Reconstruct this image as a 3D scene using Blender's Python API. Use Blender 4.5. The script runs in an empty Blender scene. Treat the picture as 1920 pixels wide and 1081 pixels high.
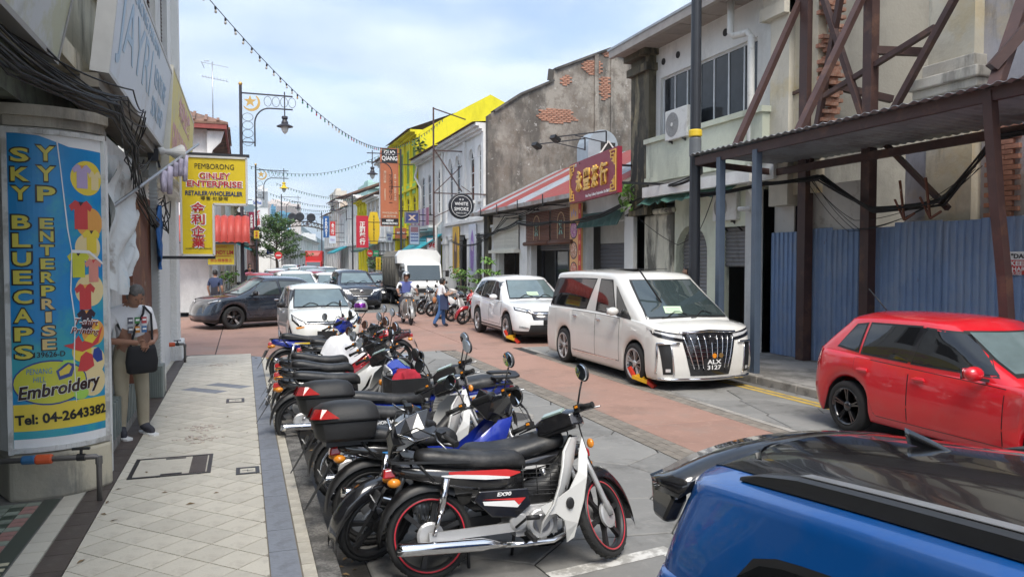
import bpy, bmesh, math, random
from mathutils import Vector, Matrix
from mathutils.bvhtree import BVHTree
from math import sin, cos, pi, atan2, sqrt, hypot, radians as RAD
rnd = random.Random(11)
U = rnd.uniform
S = bpy.context.scene
COL = S.collection
V = Vector
# ---------------------------------------------------------------- camera, sky, sun, exposure
CAM_Z = 2.1
FPX, HALF_W, HALF_H = 1430.0, 960.0, 540.5          # focal length in photo pixels
PITCH = math.atan(53.5 / FPX)
YAW = math.atan(505.0 / FPX * cos(PITCH))
FWD = V((sin(YAW) * cos(PITCH), cos(YAW) * cos(PITCH), -sin(PITCH)))
RGT = V((cos(YAW), -sin(YAW), 0))
UPV = RGT.cross(FWD)
cam_d = bpy.data.cameras.new('camera')
cam = bpy.data.objects.new('camera', cam_d)
COL.objects.link(cam)
cam_d.sensor_width = 36
cam_d.lens = 36 * FPX / 1920
cam_d.clip_start = 0.05
cam_d.clip_end = 12000
mw = Matrix((RGT, UPV, -FWD)).transposed().to_4x4()
mw.translation = (0, 0, CAM_Z)
cam.matrix_world = mw
S.camera = cam

SUN_DIR = V((-0.1, -0.52, 0.85)).normalized()       # towards the sun
wd = bpy.data.worlds.new('World')
S.world = wd
wd.use_nodes = True
wn, wl = wd.node_tree.nodes, wd.node_tree.links
wn.clear()
w_out = wn.new('ShaderNodeOutputWorld')
w_bg = wn.new('ShaderNodeBackground')
w_bg.inputs[1].default_value = 0.15
sky = wn.new('ShaderNodeTexSky')
sky.sky_type = 'NISHITA'
sky.sun_disc = False
sky.sun_elevation = math.asin(SUN_DIR.z)
sky.sun_rotation = atan2(SUN_DIR.x, SUN_DIR.y)
sky.air_density = 1.0
sky.dust_density = 2.0
# a broken deck of cloud: noise stretched along the horizon, seen from inside the dome
w_tc = wn.new('ShaderNodeTexCoord')
w_sep = wn.new('ShaderNodeSeparateXYZ'); wl.new(w_tc.outputs['Generated'], w_sep.inputs[0])
w_den = wn.new('ShaderNodeMath'); w_den.operation = 'ADD'; w_den.inputs[1].default_value = 0.16
wl.new(w_sep.outputs[2], w_den.inputs[0])
w_abs = wn.new('ShaderNodeMath'); w_abs.operation = 'MAXIMUM'; w_abs.inputs[1].default_value = 0.05
wl.new(w_den.outputs[0], w_abs.inputs[0])
w_px = wn.new('ShaderNodeMath'); w_px.operation = 'DIVIDE'; wl.new(w_sep.outputs[0], w_px.inputs[0]); wl.new(w_abs.outputs[0], w_px.inputs[1])
w_py = wn.new('ShaderNodeMath'); w_py.operation = 'DIVIDE'; wl.new(w_sep.outputs[1], w_py.inputs[0]); wl.new(w_abs.outputs[0], w_py.inputs[1])
w_cmb = wn.new('ShaderNodeCombineXYZ'); wl.new(w_px.outputs[0], w_cmb.inputs[0]); wl.new(w_py.outputs[0], w_cmb.inputs[1]); w_cmb.inputs[2].default_value = 3.7
w_no = wn.new('ShaderNodeTexNoise'); w_no.inputs['Scale'].default_value = 0.75; w_no.inputs['Detail'].default_value = 9; w_no.inputs['Roughness'].default_value = 0.55
w_no.inputs['Distortion'].default_value = 0.5
wl.new(w_cmb.outputs[0], w_no.inputs['Vector'])
w_rmp = wn.new('ShaderNodeMapRange'); w_rmp.inputs[1].default_value = 0.42; w_rmp.inputs[2].default_value = 0.56
w_rmp.inputs[3].default_value = 0.3; w_rmp.inputs[4].default_value = 0.95
w_rmp.interpolation_type = 'SMOOTHSTEP'
wl.new(w_no.outputs[0], w_rmp.inputs[0])
w_no2 = wn.new('ShaderNodeTexNoise'); w_no2.inputs['Scale'].default_value = 0.55; w_no2.inputs['Detail'].default_value = 7
wl.new(w_cmb.outputs[0], w_no2.inputs['Vector'])
w_cc = wn.new('ShaderNodeValToRGB')
w_cc.color_ramp.elements[0].position = 0.42; w_cc.color_ramp.elements[0].color = (2.55, 3.2, 4.1, 1)
w_cc.color_ramp.elements[1].position = 0.58; w_cc.color_ramp.elements[1].color = (5.1, 5.5, 6.0, 1)
wl.new(w_no2.outputs[0], w_cc.inputs[0])
w_mix = wn.new('ShaderNodeMix'); w_mix.data_type = 'RGBA'
wl.new(w_rmp.outputs[0], w_mix.inputs[0]); wl.new(sky.outputs[0], w_mix.inputs[6]); wl.new(w_cc.outputs[0], w_mix.inputs[7])
wl.new(w_mix.outputs[2], w_bg.inputs[0]); wl.new(w_bg.outputs[0], w_out.inputs[0])

sun_d = bpy.data.lights.new('sun', 'SUN')
sun_d.energy = 2.3
sun_d.angle = RAD(28)
sun_d.color = (1.0, 0.95, 0.86)
sun = bpy.data.objects.new('sun', sun_d)
COL.objects.link(sun)
sun.rotation_euler = SUN_DIR.to_track_quat('Z', 'Y').to_euler()
S.view_settings.view_transform = 'Standard'
S.view_settings.look = 'None'
S.view_settings.exposure = 0.8
S.view_settings.gamma = 1
S.view_settings.use_curve_mapping = False
S.render.engine = 'CYCLES'
S.cycles.max_bounces = 6
S.cycles.use_denoising = True

# ---------------------------------------------------------------- measuring: photo pixel -> place at a known depth
def ray(px, py):
    return FWD + RGT * ((px - HALF_W) / FPX) + UPV * ((HALF_H - py) / FPX)
def atY(px, py, y):
    d = ray(px, py); return V((0, 0, CAM_Z)) + d * (y / d.y)
def atX(px, py, x):
    d = ray(px, py); return V((0, 0, CAM_Z)) + d * (x / d.x)
def atZ(px, py, z=0.0):
    d = ray(px, py); return V((0, 0, CAM_Z)) + d * ((z - CAM_Z) / d.z)

# ---------------------------------------------------------------- mesh builder
class MB:
    def __init__(s, M=None):
        s.v, s.f, s.mi, s.sm = [], [], [], []
        s.m = 0; s.M = M; s.smooth = False
    def add(s, vs, fs):
        o = len(s.v)
        for p in vs:
            p = V(p)
            if s.M is not None: p = s.M @ p
            s.v.append((p.x, p.y, p.z))
        for f in fs:
            s.f.append(tuple(i + o for i in f)); s.mi.append(s.m); s.sm.append(s.smooth)
        return s
    def bx(s, x0, x1, y0, y1, z0, z1):
        return s.add([(x0,y0,z0),(x1,y0,z0),(x1,y1,z0),(x0,y1,z0),(x0,y0,z1),(x1,y0,z1),(x1,y1,z1),(x0,y1,z1)],
                     [(3,2,1,0),(4,5,6,7),(0,1,5,4),(1,2,6,5),(2,3,7,6),(3,0,4,7)])
    def box(s, c, d, rz=0, rx=0, ry=0):
        m = Matrix.Translation(c) @ Matrix.Rotation(rz,4,'Z') @ Matrix.Rotation(ry,4,'Y') @ Matrix.Rotation(rx,4,'X')
        x, y, z = d[0]/2, d[1]/2, d[2]/2
        return s.add([m @ V(p) for p in [(-x,-y,-z),(x,-y,-z),(x,y,-z),(-x,y,-z),(-x,-y,z),(x,-y,z),(x,y,z),(-x,y,z)]],
                     [(3,2,1,0),(4,5,6,7),(0,1,5,4),(1,2,6,5),(2,3,7,6),(3,0,4,7)])
    def bar(s, a, b, w, h=None, up=(0,0,1)):
        a, b = V(a), V(b); h = h or w
        d = (b - a).normalized(); u = V(up)
        if abs(d.dot(u)) > .98: u = V((0,1,0))
        r = d.cross(u).normalized(); u = r.cross(d)
        vs = []
        for p in (a, b):
            vs += [p - r*w/2 - u*h/2, p + r*w/2 - u*h/2, p + r*w/2 + u*h/2, p - r*w/2 + u*h/2]
        return s.add(vs, [(3,2,1,0),(4,5,6,7),(0,1,5,4),(1,2,6,5),(2,3,7,6),(3,0,4,7)])
    def tube(s, pts, r, n=8, closed=False):
        pts = [V(p) for p in pts]; k = len(pts)
        rs = r if isinstance(r, (list, tuple)) else [r]*k
        old = s.smooth; s.smooth = True
        vs = []; u = None
        for i, p in enumerate(pts):
            a = pts[(i-1) % k] if (i or closed) else p
            b = pts[(i+1) % k] if (i < k-1 or closed) else p
            d = (b - a).normalized()
            if u is None:
                u = V((0,0,1)) if abs(d.z) < .9 else V((1,0,0))
            u = (u - d*u.dot(d)).normalized(); w = d.cross(u)
            for j in range(n):
                t = 2*pi*j/n
                vs.append(p + (u*cos(t) + w*sin(t))*rs[i])
        fs = []
        for i in range(k if closed else k-1):
            for j in range(n):
                a, b = i*n + j, i*n + (j+1) % n
                c, d = ((i+1) % k)*n + (j+1) % n, ((i+1) % k)*n + j
                fs.append((a, b, c, d))
        s.add(vs, fs)
        if not closed:
            s.smooth = False
            s.add(vs[:n], [tuple(range(n))[::-1]]); s.add(vs[-n:], [tuple(range(n))])
        s.smooth = old
        return s
    def lathe(s, prof, n=20, M=None, cap=True):
        """prof: (radius, height) pairs about local z"""
        M = M or Matrix()
        vs = [M @ V((r*cos(2*pi*j/n), r*sin(2*pi*j/n), z)) for r, z in prof for j in range(n)]
        fs = [(i*n+j, i*n+(j+1) % n, (i+1)*n+(j+1) % n, (i+1)*n+j) for i in range(len(prof)-1) for j in range(n)]
        if cap and prof[0][0] > 1e-4: fs.append(tuple(range(n))[::-1])
        if cap and prof[-1][0] > 1e-4: fs.append(tuple((len(prof)-1)*n + j for j in range(n)))
        return s.add(vs, fs)
    def loft(s, rings, cap=True, closed=True):
        n = len(rings[0]); vs = [p for r in rings for p in r]; fs = []
        for i in range(len(rings)-1):
            for j in range(n if closed else n-1):
                fs.append((i*n+j, i*n+(j+1) % n, (i+1)*n+(j+1) % n, (i+1)*n+j))
        if cap and closed:
            fs.append(tuple(range(n))[::-1]); fs.append(tuple((len(rings)-1)*n + j for j in range(n)))
        return s.add(vs, fs)
    def prism(s, poly, a, b, ax='y'):
        """poly in the plane across ax, pushed from a to b. ax y: (x,z); ax x: (y,z); ax z: (x,y)"""
        f = {'y': lambda p, t: (p[0], t, p[1]), 'x': lambda p, t: (t, p[0], p[1]), 'z': lambda p, t: (p[0], p[1], t)}[ax]
        n = len(poly)
        vs = [f(p, a) for p in poly] + [f(p, b) for p in poly]
        fs = [tuple(range(n))[::-1], tuple(range(n, 2*n))] + [(i, (i+1) % n, n+(i+1) % n, n+i) for i in range(n)]
        return s.add(vs, fs)
    def ell(s, c, r, n=12, m=8, M=None):
        M = M or Matrix(); c = V(c); old = s.smooth; s.smooth = True
        vs = [c + M @ V((r[0]*sin(pi*i/m)*cos(2*pi*j/n), r[1]*sin(pi*i/m)*sin(2*pi*j/n), r[2]*cos(pi*i/m))) for i in range(m+1) for j in range(n)]
        s.add(vs, [(i*n+j, i*n+(j+1) % n, (i+1)*n+(j+1) % n, (i+1)*n+j) for i in range(m) for j in range(n)])
        s.smooth = old; return s
    def mesh(s, name, mats, clean=True):
        me = bpy.data.meshes.new(name)
        me.from_pydata(s.v, [], s.f)
        for m in (mats if isinstance(mats, (list, tuple)) else [mats]): me.materials.append(m)
        me.polygons.foreach_set('material_index', s.mi)
        me.polygons.foreach_set('use_smooth', s.sm)
        if clean:
            b = bmesh.new(); b.from_mesh(me)
            bmesh.ops.remove_doubles(b, verts=b.verts, dist=1e-5)
            bmesh.ops.recalc_face_normals(b, faces=b.faces)
            b.to_mesh(me); b.free()
        me.update()
        return me
    def build(s, name, mats, parent=None, bevel=0, seg=2, sub=0):
        o = link(name, s.mesh(name, mats), parent)
        if bevel:
            m = o.modifiers.new('bevel', 'BEVEL'); m.width = bevel; m.segments = seg; m.limit_method = 'ANGLE'; m.angle_limit = RAD(40)
        if sub:
            m = o.modifiers.new('sub', 'SUBSURF'); m.levels = m.render_levels = sub
        return o
def link(name, me, parent=None, loc=None, rz=0):
    o = bpy.data.objects.new(name, me); COL.objects.link(o)
    if parent is not None: o.parent = parent
    if loc is not None: o.location = loc
    if rz: o.rotation_euler = (0, 0, rz)
    return o
def tag(o, label=None, cat=None, group=None, kind=None):
    if label: o['label'] = label
    if cat: o['category'] = cat
    if group: o['group'] = group
    if kind: o['kind'] = kind
    return o
def thing(name, label, cat, loc=(0,0,0), rz=0, group=None, M=None):
    o = bpy.data.objects.new(name, None); COL.objects.link(o)
    o.empty_display_size = .2
    if M is not None: o.matrix_world = M
    else: o.location = loc; o.rotation_euler = (0, 0, rz)
    return tag(o, label, cat, group)
def kids(o):
    return [c for c in COL.objects if c.parent == o]
KID = {}
def copy_tree(o, parent=None):
    c = o.copy(); COL.objects.link(c)
    if parent is not None: c.parent = parent
    for ch in o.children: copy_tree(ch, c)
    return c
def frame(o, x, up=(0,0,1)):
    """matrix with origin o, local x along x, local y along up, z towards the reader"""
    x = V(x).normalized(); u = V(up); z = x.cross(u).normalized(); y = z.cross(x)
    m = Matrix((x, y, z)).transposed().to_4x4(); m.translation = V(o); return m
def circ(cx, cy, r, n=24, a0=0, a1=2*pi, ry=None):
    ry = ry or r; k = n if abs(a1 - a0 - 2*pi) < 1e-6 else n + 1
    return [(cx + r*cos(a0 + (a1-a0)*i/n), cy + ry*sin(a0 + (a1-a0)*i/n)) for i in range(k)]
def clip_poly(poly, keep):
    """clip a convex polygon against half-planes (nx, ny, d): nx*x+ny*y<=d"""
    for nx, ny, d in keep:
        out = []
        for i, p in enumerate(poly):
            q = poly[(i+1) % len(poly)]
            a, b = nx*p[0]+ny*p[1]-d, nx*q[0]+ny*q[1]-d
            if a <= 0: out.append(p)
            if a*b < 0:
                t = a/(a-b); out.append((p[0]+(q[0]-p[0])*t, p[1]+(q[1]-p[1])*t))
        poly = out
        if len(poly) < 3: return []
    return poly
def inset(poly, g):
    n = len(poly); ar = sum(poly[i][0]*poly[(i+1) % n][1]-poly[(i+1) % n][0]*poly[i][1] for i in range(n))
    hp = []
    for i in range(n):
        p, q = poly[i], poly[(i+1) % n]; dx, dy = q[0]-p[0], q[1]-p[1]; l = hypot(dx, dy)
        if l < 1e-6: continue
        nx, ny = (dy/l, -dx/l) if ar > 0 else (-dy/l, dx/l)
        hp.append((nx, ny, nx*p[0]+ny*p[1]-g))
    return clip_poly(poly, hp)

# ---------------------------------------------------------------- materials
MATS = {}
def mk(name, col, rough=.6, metal=0., var=.12, sc=5., bump=0., bsc=60., coat=0., spec=.5, ior=1.5, dirt=None, dsc=1.3, damt=.5, dlow=.5,
       streak=1., orand=0., emit=None, trans=0., stripes=None):
    if name in MATS: return MATS[name]
    m = bpy.data.materials.new(name); MATS[name] = m
    m.use_nodes = True; t = m.node_tree; N, L = t.nodes, t.links
    b = N['Principled BSDF']
    tc = N.new('ShaderNodeTexCoord'); src = tc.outputs['Object']
    n1 = N.new('ShaderNodeTexNoise'); n1.inputs['Scale'].default_value = sc; n1.inputs['Detail'].default_value = 6; n1.inputs['Roughness'].default_value = .6
    L.new(src, n1.inputs['Vector'])
    mx = N.new('ShaderNodeMix'); mx.data_type = 'RGBA'
    mx.inputs[6].default_value = tuple(max(0, c*(1-var*1.6)) for c in col[:3]) + (1,)
    mx.inputs[7].default_value = tuple(min(1, c*(1+var*1.6)) for c in col[:3]) + (1,)
    L.new(n1.outputs[0], mx.inputs[0]); out = mx.outputs[2]
    if orand:
        oi = N.new('ShaderNodeObjectInfo'); mr = N.new('ShaderNodeMapRange')
        mr.inputs[3].default_value = 1-orand; mr.inputs[4].default_value = 1+orand; L.new(oi.outputs['Random'], mr.inputs[0])
        vm = N.new('ShaderNodeVectorMath'); vm.operation = 'SCALE'; L.new(out, vm.inputs[0]); L.new(mr.outputs[0], vm.inputs['Scale']); out = vm.outputs[0]
    if dirt:
        for k, (dc, am, lo, s_, st) in enumerate(dirt if isinstance(dirt[0], tuple) else [(dirt, damt, dlow, dsc, streak)]):
            mp = N.new('ShaderNodeMapping'); mp.inputs['Scale'].default_value = (1, 1, st); mp.inputs['Location'].default_value = (k*7.3, 3.1*k, 0)
            L.new(src, mp.inputs[0])
            n2 = N.new('ShaderNodeTexNoise'); n2.inputs['Scale'].default_value = s_; n2.inputs['Detail'].default_value = 9; n2.inputs['Roughness'].default_value = .68
            L.new(mp.outputs[0], n2.inputs['Vector'])
            mr = N.new('ShaderNodeMapRange'); mr.inputs[1].default_value = lo-.02; mr.inputs[2].default_value = lo+.08; mr.inputs[4].default_value = am
            L.new(n2.outputs[0], mr.inputs[0])
            m2 = N.new('ShaderNodeMix'); m2.data_type = 'RGBA'; m2.inputs[7].default_value = tuple(dc[:3]) + (1,)
            L.new(mr.outputs[0], m2.inputs[0]); L.new(out, m2.inputs[6]); out = m2.outputs[2]
    L.new(out, b.inputs['Base Color'])
    mr = N.new('ShaderNodeMapRange'); mr.inputs[3].default_value = max(.01, rough-.08 if rough > .2 else rough*.8); mr.inputs[4].default_value = min(1, rough+.1 if rough > .2 else rough*1.3)
    L.new(n1.outputs[0], mr.inputs[0]); L.new(mr.outputs[0], b.inputs['Roughness'])
    b.inputs['Metallic'].default_value = metal
    b.inputs['Coat Weight'].default_value = coat; b.inputs['Coat Roughness'].default_value = .03
    b.inputs['Specular IOR Level'].default_value = spec; b.inputs['IOR'].default_value = ior
    if trans: b.inputs['Transmission Weight'].default_value = trans
    if emit:
        b.inputs['Emission Color'].default_value = tuple(emit[:3]) + (1,); b.inputs['Emission Strength'].default_value = emit[3]
    if bump:
        n3 = N.new('ShaderNodeTexNoise'); n3.inputs['Scale'].default_value = bsc; n3.inputs['Detail'].default_value = 5
        L.new(src, n3.inputs['Vector'])
        bp = N.new('ShaderNodeBump'); bp.inputs['Strength'].default_value = bump; bp.inputs['Distance'].default_value = .02
        L.new(n3.outputs[0], bp.inputs['Height']); L.new(bp.outputs[0], b.inputs['Normal'])
    return m
def flat(name, col, rough=.45, var=.06, **k): return mk(name, col, rough, var=var, sc=3, dirt=(.22, .2, .18), damt=.2, dlow=.54, dsc=2.5, streak=.4, **k)
def paint(name, col, metal=0., rough=.3): return mk(name, col, rough, metal, var=.03, sc=2, coat=1.0, dirt=(.27, .25, .22), damt=.05, dlow=.5, dsc=3.5)
GREY_D = (.05, .048, .045)
m_black = mk('black_plastic', (.018, .018, .019), .45, var=.2)
m_blackgloss = mk('gloss_black', (.012, .012, .014), .12, coat=.8, var=.05)
m_seat = mk('seat_vinyl', (.022, .022, .023), .45, var=.25, bump=.25, bsc=16, dirt=(.1, .095, .09), damt=.35, dlow=.54, dsc=5)
m_rubber = mk('tyre_rubber', (.018, .018, .018), .8, var=.2, sc=12, bump=.2, bsc=80)
m_chrome = mk('chrome', (.75, .75, .76), .1, 1., var=.03)
m_steel = mk('brushed_steel', (.45, .45, .46), .32, 1., var=.12)
m_alu = mk('cast_aluminium', (.52, .52, .52), .4, .5, var=.1, bump=.1)
m_darkmetal = mk('dark_metal', (.05, .05, .055), .4, .6, var=.2)
m_white = flat('white_paint', (.78, .78, .77))
m_red = flat('red_paint', (.55, .03, .03))
m_yellow = flat('yellow_paint', (.72, .5, .03))
m_blue = flat('blue_paint', (.02, .05, .42))
m_lens = mk('lamp_lens', (.72, .75, .78), .06, .35, var=.25, sc=25)
m_redlens = mk('red_lens', (.42, .015, .015), .12, coat=.6, var=.1)
m_amber = mk('amber_lens', (.75, .26, .02), .15, coat=.6, var=.1)
m_glass = mk('car_glass', (.035, .05, .052), .03, var=.15, sc=2, ior=2.0)
m_glasspale = mk('car_windscreen', (.13, .175, .18), .04, var=.3, sc=2.2, ior=2.1)
m_glassdark = mk('tinted_glass', (.01, .011, .012), .03, var=.1, ior=1.75)
m_mirror = mk('mirror_glass', (.8, .82, .84), .02, 1., var=.02)
m_tyrewall = m_rubber
m_text_k = flat('lettering_black', (.015, .015, .015))
m_text_w = flat('lettering_white', (.8, .8, .79))
m_text_r = flat('lettering_red', (.5, .02, .025))

# ---------------------------------------------------------------- lettering
def txt(body, w, h, mat, parent, c, off=.004, bold=0., ext=.0015, name='lettering', rot=0., M=None, skew=0., lines=1.0, keep=False):
    """mesh lettering fitted into w x h about local (cx, cy) of the sign's plane (x right, y up, z out)"""
    cu = bpy.data.curves.new('t', 'FONT'); cu.body = body; cu.fill_mode = 'BOTH'; cu.extrude = .5; cu.align_x = 'CENTER'; cu.offset = bold
    cu.shear = skew; cu.space_line = lines; cu.resolution_u = 3
    o = bpy.data.objects.new('t', cu); COL.objects.link(o)
    me = bpy.data.meshes.new_from_object(o.evaluated_get(bpy.context.evaluated_depsgraph_get()))
    bpy.data.objects.remove(o); bpy.data.curves.remove(cu)
    me.name = name
    xs = [v.co.x for v in me.vertices]; ys = [v.co.y for v in me.vertices]
    if not xs: return None
    sx, sy = w/max(1e-6, max(xs)-min(xs)), h/max(1e-6, max(ys)-min(ys))
    if keep: sx = sy = min(sx, sy)
    mx_, my_ = (max(xs)+min(xs))/2, (max(ys)+min(ys))/2
    cr, sr = cos(rot), sin(rot)
    for v in me.vertices:
        x, y = (v.co.x-mx_)*sx, (v.co.y-my_)*sy
        p = V((c[0]+x*cr-y*sr, c[1]+x*sr+y*cr, off+v.co.z*2*ext))
        v.co = (M @ p) if M else p
    me.materials.clear(); me.materials.append(mat)
    return link(name, me, parent)
def sign(name, label, cat, M, w, h, board, texts=(), th=.08, edge=None, group=None, ew=.03):
    """a board centred on M (x right, y up, z out)"""
    t = thing(name, label, cat, M=M, group=group)
    MB().bx(-w/2, w/2, -h/2, h/2, -th, 0).build('board', board, t)
    if edge:
        e = MB()
        for s_ in (-1, 1):
            e.bx(s_*w/2-ew*.6, s_*w/2+ew*.6, -h/2-ew*.6, h/2+ew*.6, -th-.004, .008)
            e.bx(-w/2+ew*.6, w/2-ew*.6, s_*h/2-ew*.6, s_*h/2+ew*.6, -th-.004, .008)
        e.build('frame', edge, t)
    for a in texts:
        txt(a[0], a[3], a[4], a[5], t, (a[1], a[2]), bold=a[6] if len(a) > 6 else 0, off=a[7] if len(a) > 7 else .004)
    return t
# ---------------------------------------------------------------- ground
def bend(y):
    if y < 45: return 0.
    if y < 85: return .5*(y-45)**2/280
    return .5*1600/280 + (y-85)*40/280
def heading(y):
    return 0. if y < 45 else atan2(min(y, 85)-45, 280)
m_bed = mk('asphalt_joint', (.03, .03, .029), .9, var=.3, sc=20)
m_stone = mk('grey_stamped_stone', (.215, .212, .202), .72, var=.12, sc=2.3, bump=.4, bsc=14, orand=.12,
             dirt=[((.09, .087, .08), .55, .55, .9, 1), ((.3, .29, .27), .4, .56, 6, 1), ((.05, .048, .045), .6, .63, 2.2, 1)])
m_redroad = mk('red_road_surface', (.32, .192, .15), .78, var=.15, sc=1.4, bump=.25, bsc=30, orand=.05, dirt=[((.2, .13, .1), .5, .53, .8, 1), ((.45, .3, .24), .35, .57, 9, 1), ((.2, .19, .17), .45, .56, .3, 1)])
m_roadbrick = mk('road_border_brick', (.215, .19, .16), .8, var=.2, sc=6, bump=.3, orand=.18, dirt=GREY_D, dsc=3, damt=.4, dlow=.55)
m_farroad = mk('grey_road_surface', (.2, .195, .185), .8, var=.18, sc=.6, bump=.2, bsc=20, dirt=(.08, .078, .072), dsc=.5, damt=.5, dlow=.5)
m_tile = mk('beige_paving_tile', (.55, .51, .425), .5, var=.07, sc=7, bump=.18, bsc=45, orand=.08, dirt=[((.36, .32, .26), .45, .55, 4, 1), ((.22, .2, .17), .5, .62, .9, 1), ((.12, .11, .1), .5, .68, 7, 1)])
m_bluetile = mk('blue_grey_paving_tile', (.2, .215, .245), .55, var=.18, sc=16, bump=.2, bsc=40, orand=.08, dirt=(.12, .12, .13), dsc=6, damt=.4, dlow=.55)
m_browntile = mk('dark_brown_paving_strip', (.075, .058, .05), .5, var=.25, sc=9, bump=.15, orand=.15, dirt=(.16, .14, .12), dsc=4, damt=.35, dlow=.56)
m_mortar = mk('mortar', (.2, .18, .15), .9, var=.2)
m_pebble = mk('pebble_wash_kerb', (.2, .19, .175), .85, var=.8, sc=55, bump=.9, bsc=90, dirt=(.03, .03, .03), dsc=4, damt=.6, dlow=.48)
m_conc = mk('grey_concrete', (.33, .31, .28), .85, var=.15, sc=3, bump=.3, bsc=25, dirt=[((.09, .085, .078), .6, .5, 1.7, 1)])
m_gutter = mk('wet_gutter', (.045, .043, .04), .45, var=.4, sc=6, bump=.3)
m_yline = mk('road_yellow', (.55, .37, .06), .75, var=.2, sc=10, dirt=(.2, .17, .12), dsc=8, damt=.7, dlow=.52)
m_wline = mk('road_white', (.6, .59, .56), .75, var=.1, dirt=(.25, .24, .22), dsc=7, damt=.75, dlow=.48)
ST = 'structure'
g_ = MB(); g_.add([(-4000, -400, -.6), (4000, -400, -.6), (4000, 9000, -.6), (-4000, 9000, -.6)], [(0, 1, 2, 3)])
tag(g_.build('ground', mk('distant_ground', (.16, .17, .13), .9)), kind=ST)
road = MB().bx(-45, 60, -25, 240, -.3, -.014).build('road', m_bed); tag(road, kind=ST)
GAP = .009
# stamped stone slabs: jittered cells clipped against their neighbours
stone_n = 0
stone_rest = MB()
def stones(x0, x1, y0, y1, cell, limit_y):
    global stone_n
    pts = []
    ny, nx = int((y1-y0)/cell)+1, max(1, round((x1-x0)/cell))
    for j in range(-1, ny+1):
        for i in range(-1, nx+1):
            pts.append((x0+(i+.5+U(-.36, .36)+.3*(j % 2))*(x1-x0)/nx, y0+(j+.5+U(-.36, .36))*cell))
    for p in pts:
        hp = [(-1, 0, -x0), (1, 0, x1), (0, -1, -y0), (0, 1, y1)]
        for q in pts:
            if q is p: continue
            dx, dy = q[0]-p[0], q[1]-p[1]
            if dx*dx+dy*dy > 9*cell*cell: continue
            hp.append((dx, dy, dx*(p[0]+q[0])/2+dy*(p[1]+q[1])/2))
        poly = clip_poly([(x0-9, y0-9), (x1+9, y0-9), (x1+9, y1+9), (x0-9, y1+9)], hp)
        poly = inset(poly, U(.005, .009)) if len(poly) > 2 else []
        if len(poly) < 3: continue
        z = U(-.002, .0015)
        small = inset(poly, .012)
        b = MB()
        if len(small) == len(poly):
            n = len(poly)
            b.add([(a, c, -.03) for a, c in poly]+[(a, c, z-.007) for a, c in poly]+[(a, c, z) for a, c in small],
                  [tuple(range(2*n, 3*n))]+[(k+i, k+(i+1) % n, k+n+(i+1) % n, k+n+i) for k in (0, n) for i in range(n)])
        else: b.prism(poly, -.03, z, 'z')
        if stone_n < 300 and p[1] < limit_y:
            b.build('stone', m_stone, road); stone_n += 1
        else:
            o = len(stone_rest.v); stone_rest.v += b.v; stone_rest.f += [tuple(i+o for i in f) for f in b.f]; stone_rest.mi += b.mi; stone_rest.sm += b.sm
stones(.78, 4.3, 1.5, 17.2, .95, 18)
stones(6.42, 8.2, 2, 17.2, .95, 18)
stones(4.3, 6.42, -3, 3.0, 1.0, 0)
stones(.78, 4.3, -3, 1.5, 1.0, 0)
if stone_rest.v: tag(stone_rest.build('stones', m_stone, road), kind='stuff')
# red strip with transverse joints and a brick border on both sides
ys = [3.0, 5.4, 8.5, 10.05, 13.3, 16.6, 17.2]
for a, b in zip(ys, ys[1:]): MB().bx(4.66, 6.06, a+.008, b-.008, -.03, 0).build('red_slab', m_redroad, road, bevel=.005, seg=1)
bk = MB().bx(-.056, .056, -.1, .1, -.03, 0).mesh('brick', m_roadbrick)
brn = 0
for j in range(68):
    for i in range(3):
        y = 3.1+.206*j+.1*(i % 2)
        link('brick', bk, road, (4.36+.118*i, y, U(-.0025, .0005)), U(-.02, .02)); brn += 1
for j in range(48):
    for i in range(2):
        y = 6.0+.206*j+.1*(i % 2)
        if y < 17: link('brick', bk, road, (6.12+.118*i, y, U(-.0025, .0005)), U(-.02, .02))
rs = MB().bx(6.31, 6.41, 3, 17.2, -.03, -.001)
rs.build('border_strip', m_conc, road)
# the red crossing where the side street joins
jx = MB()
xs = [-45, -20, -9, -4, -.6, 2.4, 5.2, 8.2]
for a, b in zip(xs, xs[1:]):
    for c, d in ((17.22, 20.6), (20.6, 24.2), (24.2, 27.4), (27.4, 30.4)):
        if (a, c) != (0, 0): MB().bx(a+.01, b-.01, c+.01, d-.01, -.03, -.001).build('red_slab', m_redroad, road, bevel=.006, seg=1)
fr = MB()
fy = [30.42]+[34+4*i for i in range(52)]
for a, b in zip(fy, fy[1:]):
    fr.add([(-1.3+bend(a), a, -.002), (9.6+bend(a), a, -.002), (9.6+bend(b), b, -.002), (-1.3+bend(b), b, -.002)], [(0, 1, 2, 3)])
tag(fr.build('road_surface', m_farroad), kind=ST)
tag(MB().bx(.552, .775, -3, 16.9, -.05, -.006).build('gutter', m_gutter), kind=ST)
# markings
def marking(pts, w, mat, z=.003):
    b = MB()
    for p, q in zip(pts, pts[1:]):
        p, q = V(p), V(q); d = (q-p).normalized(); n = V((-d.y, d.x))*w/2
        b.add([(p.x+n.x, p.y+n.y, z), (p.x-n.x, p.y-n.y, z), (q.x-n.x, q.y-n.y, z), (q.x+n.x, q.y+n.y, z)], [(0, 1, 2, 3)])
    b.build('marking', mat, road)
for x in (7.78, 7.93): marking([(x, 3.5), (x, 16.8)], .09, m_yline)
arc = [(.92+1.9*(1-cos(t))*-1.0, 15.2+2.2*sin(t)*1.0) for t in [i*pi/2/8 for i in range(9)]]
for k in (0., .16):
    marking([(.9+k, 14.4)]+[(.9+k-(2.0+k)*(1-cos(i*pi/18)), 15.6+(2.0+k)*sin(i*pi/18)) for i in range(10)]+[(-14, 17.6+k)], .08, m_yline)
for x in (1.02, 1.18): pass
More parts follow.
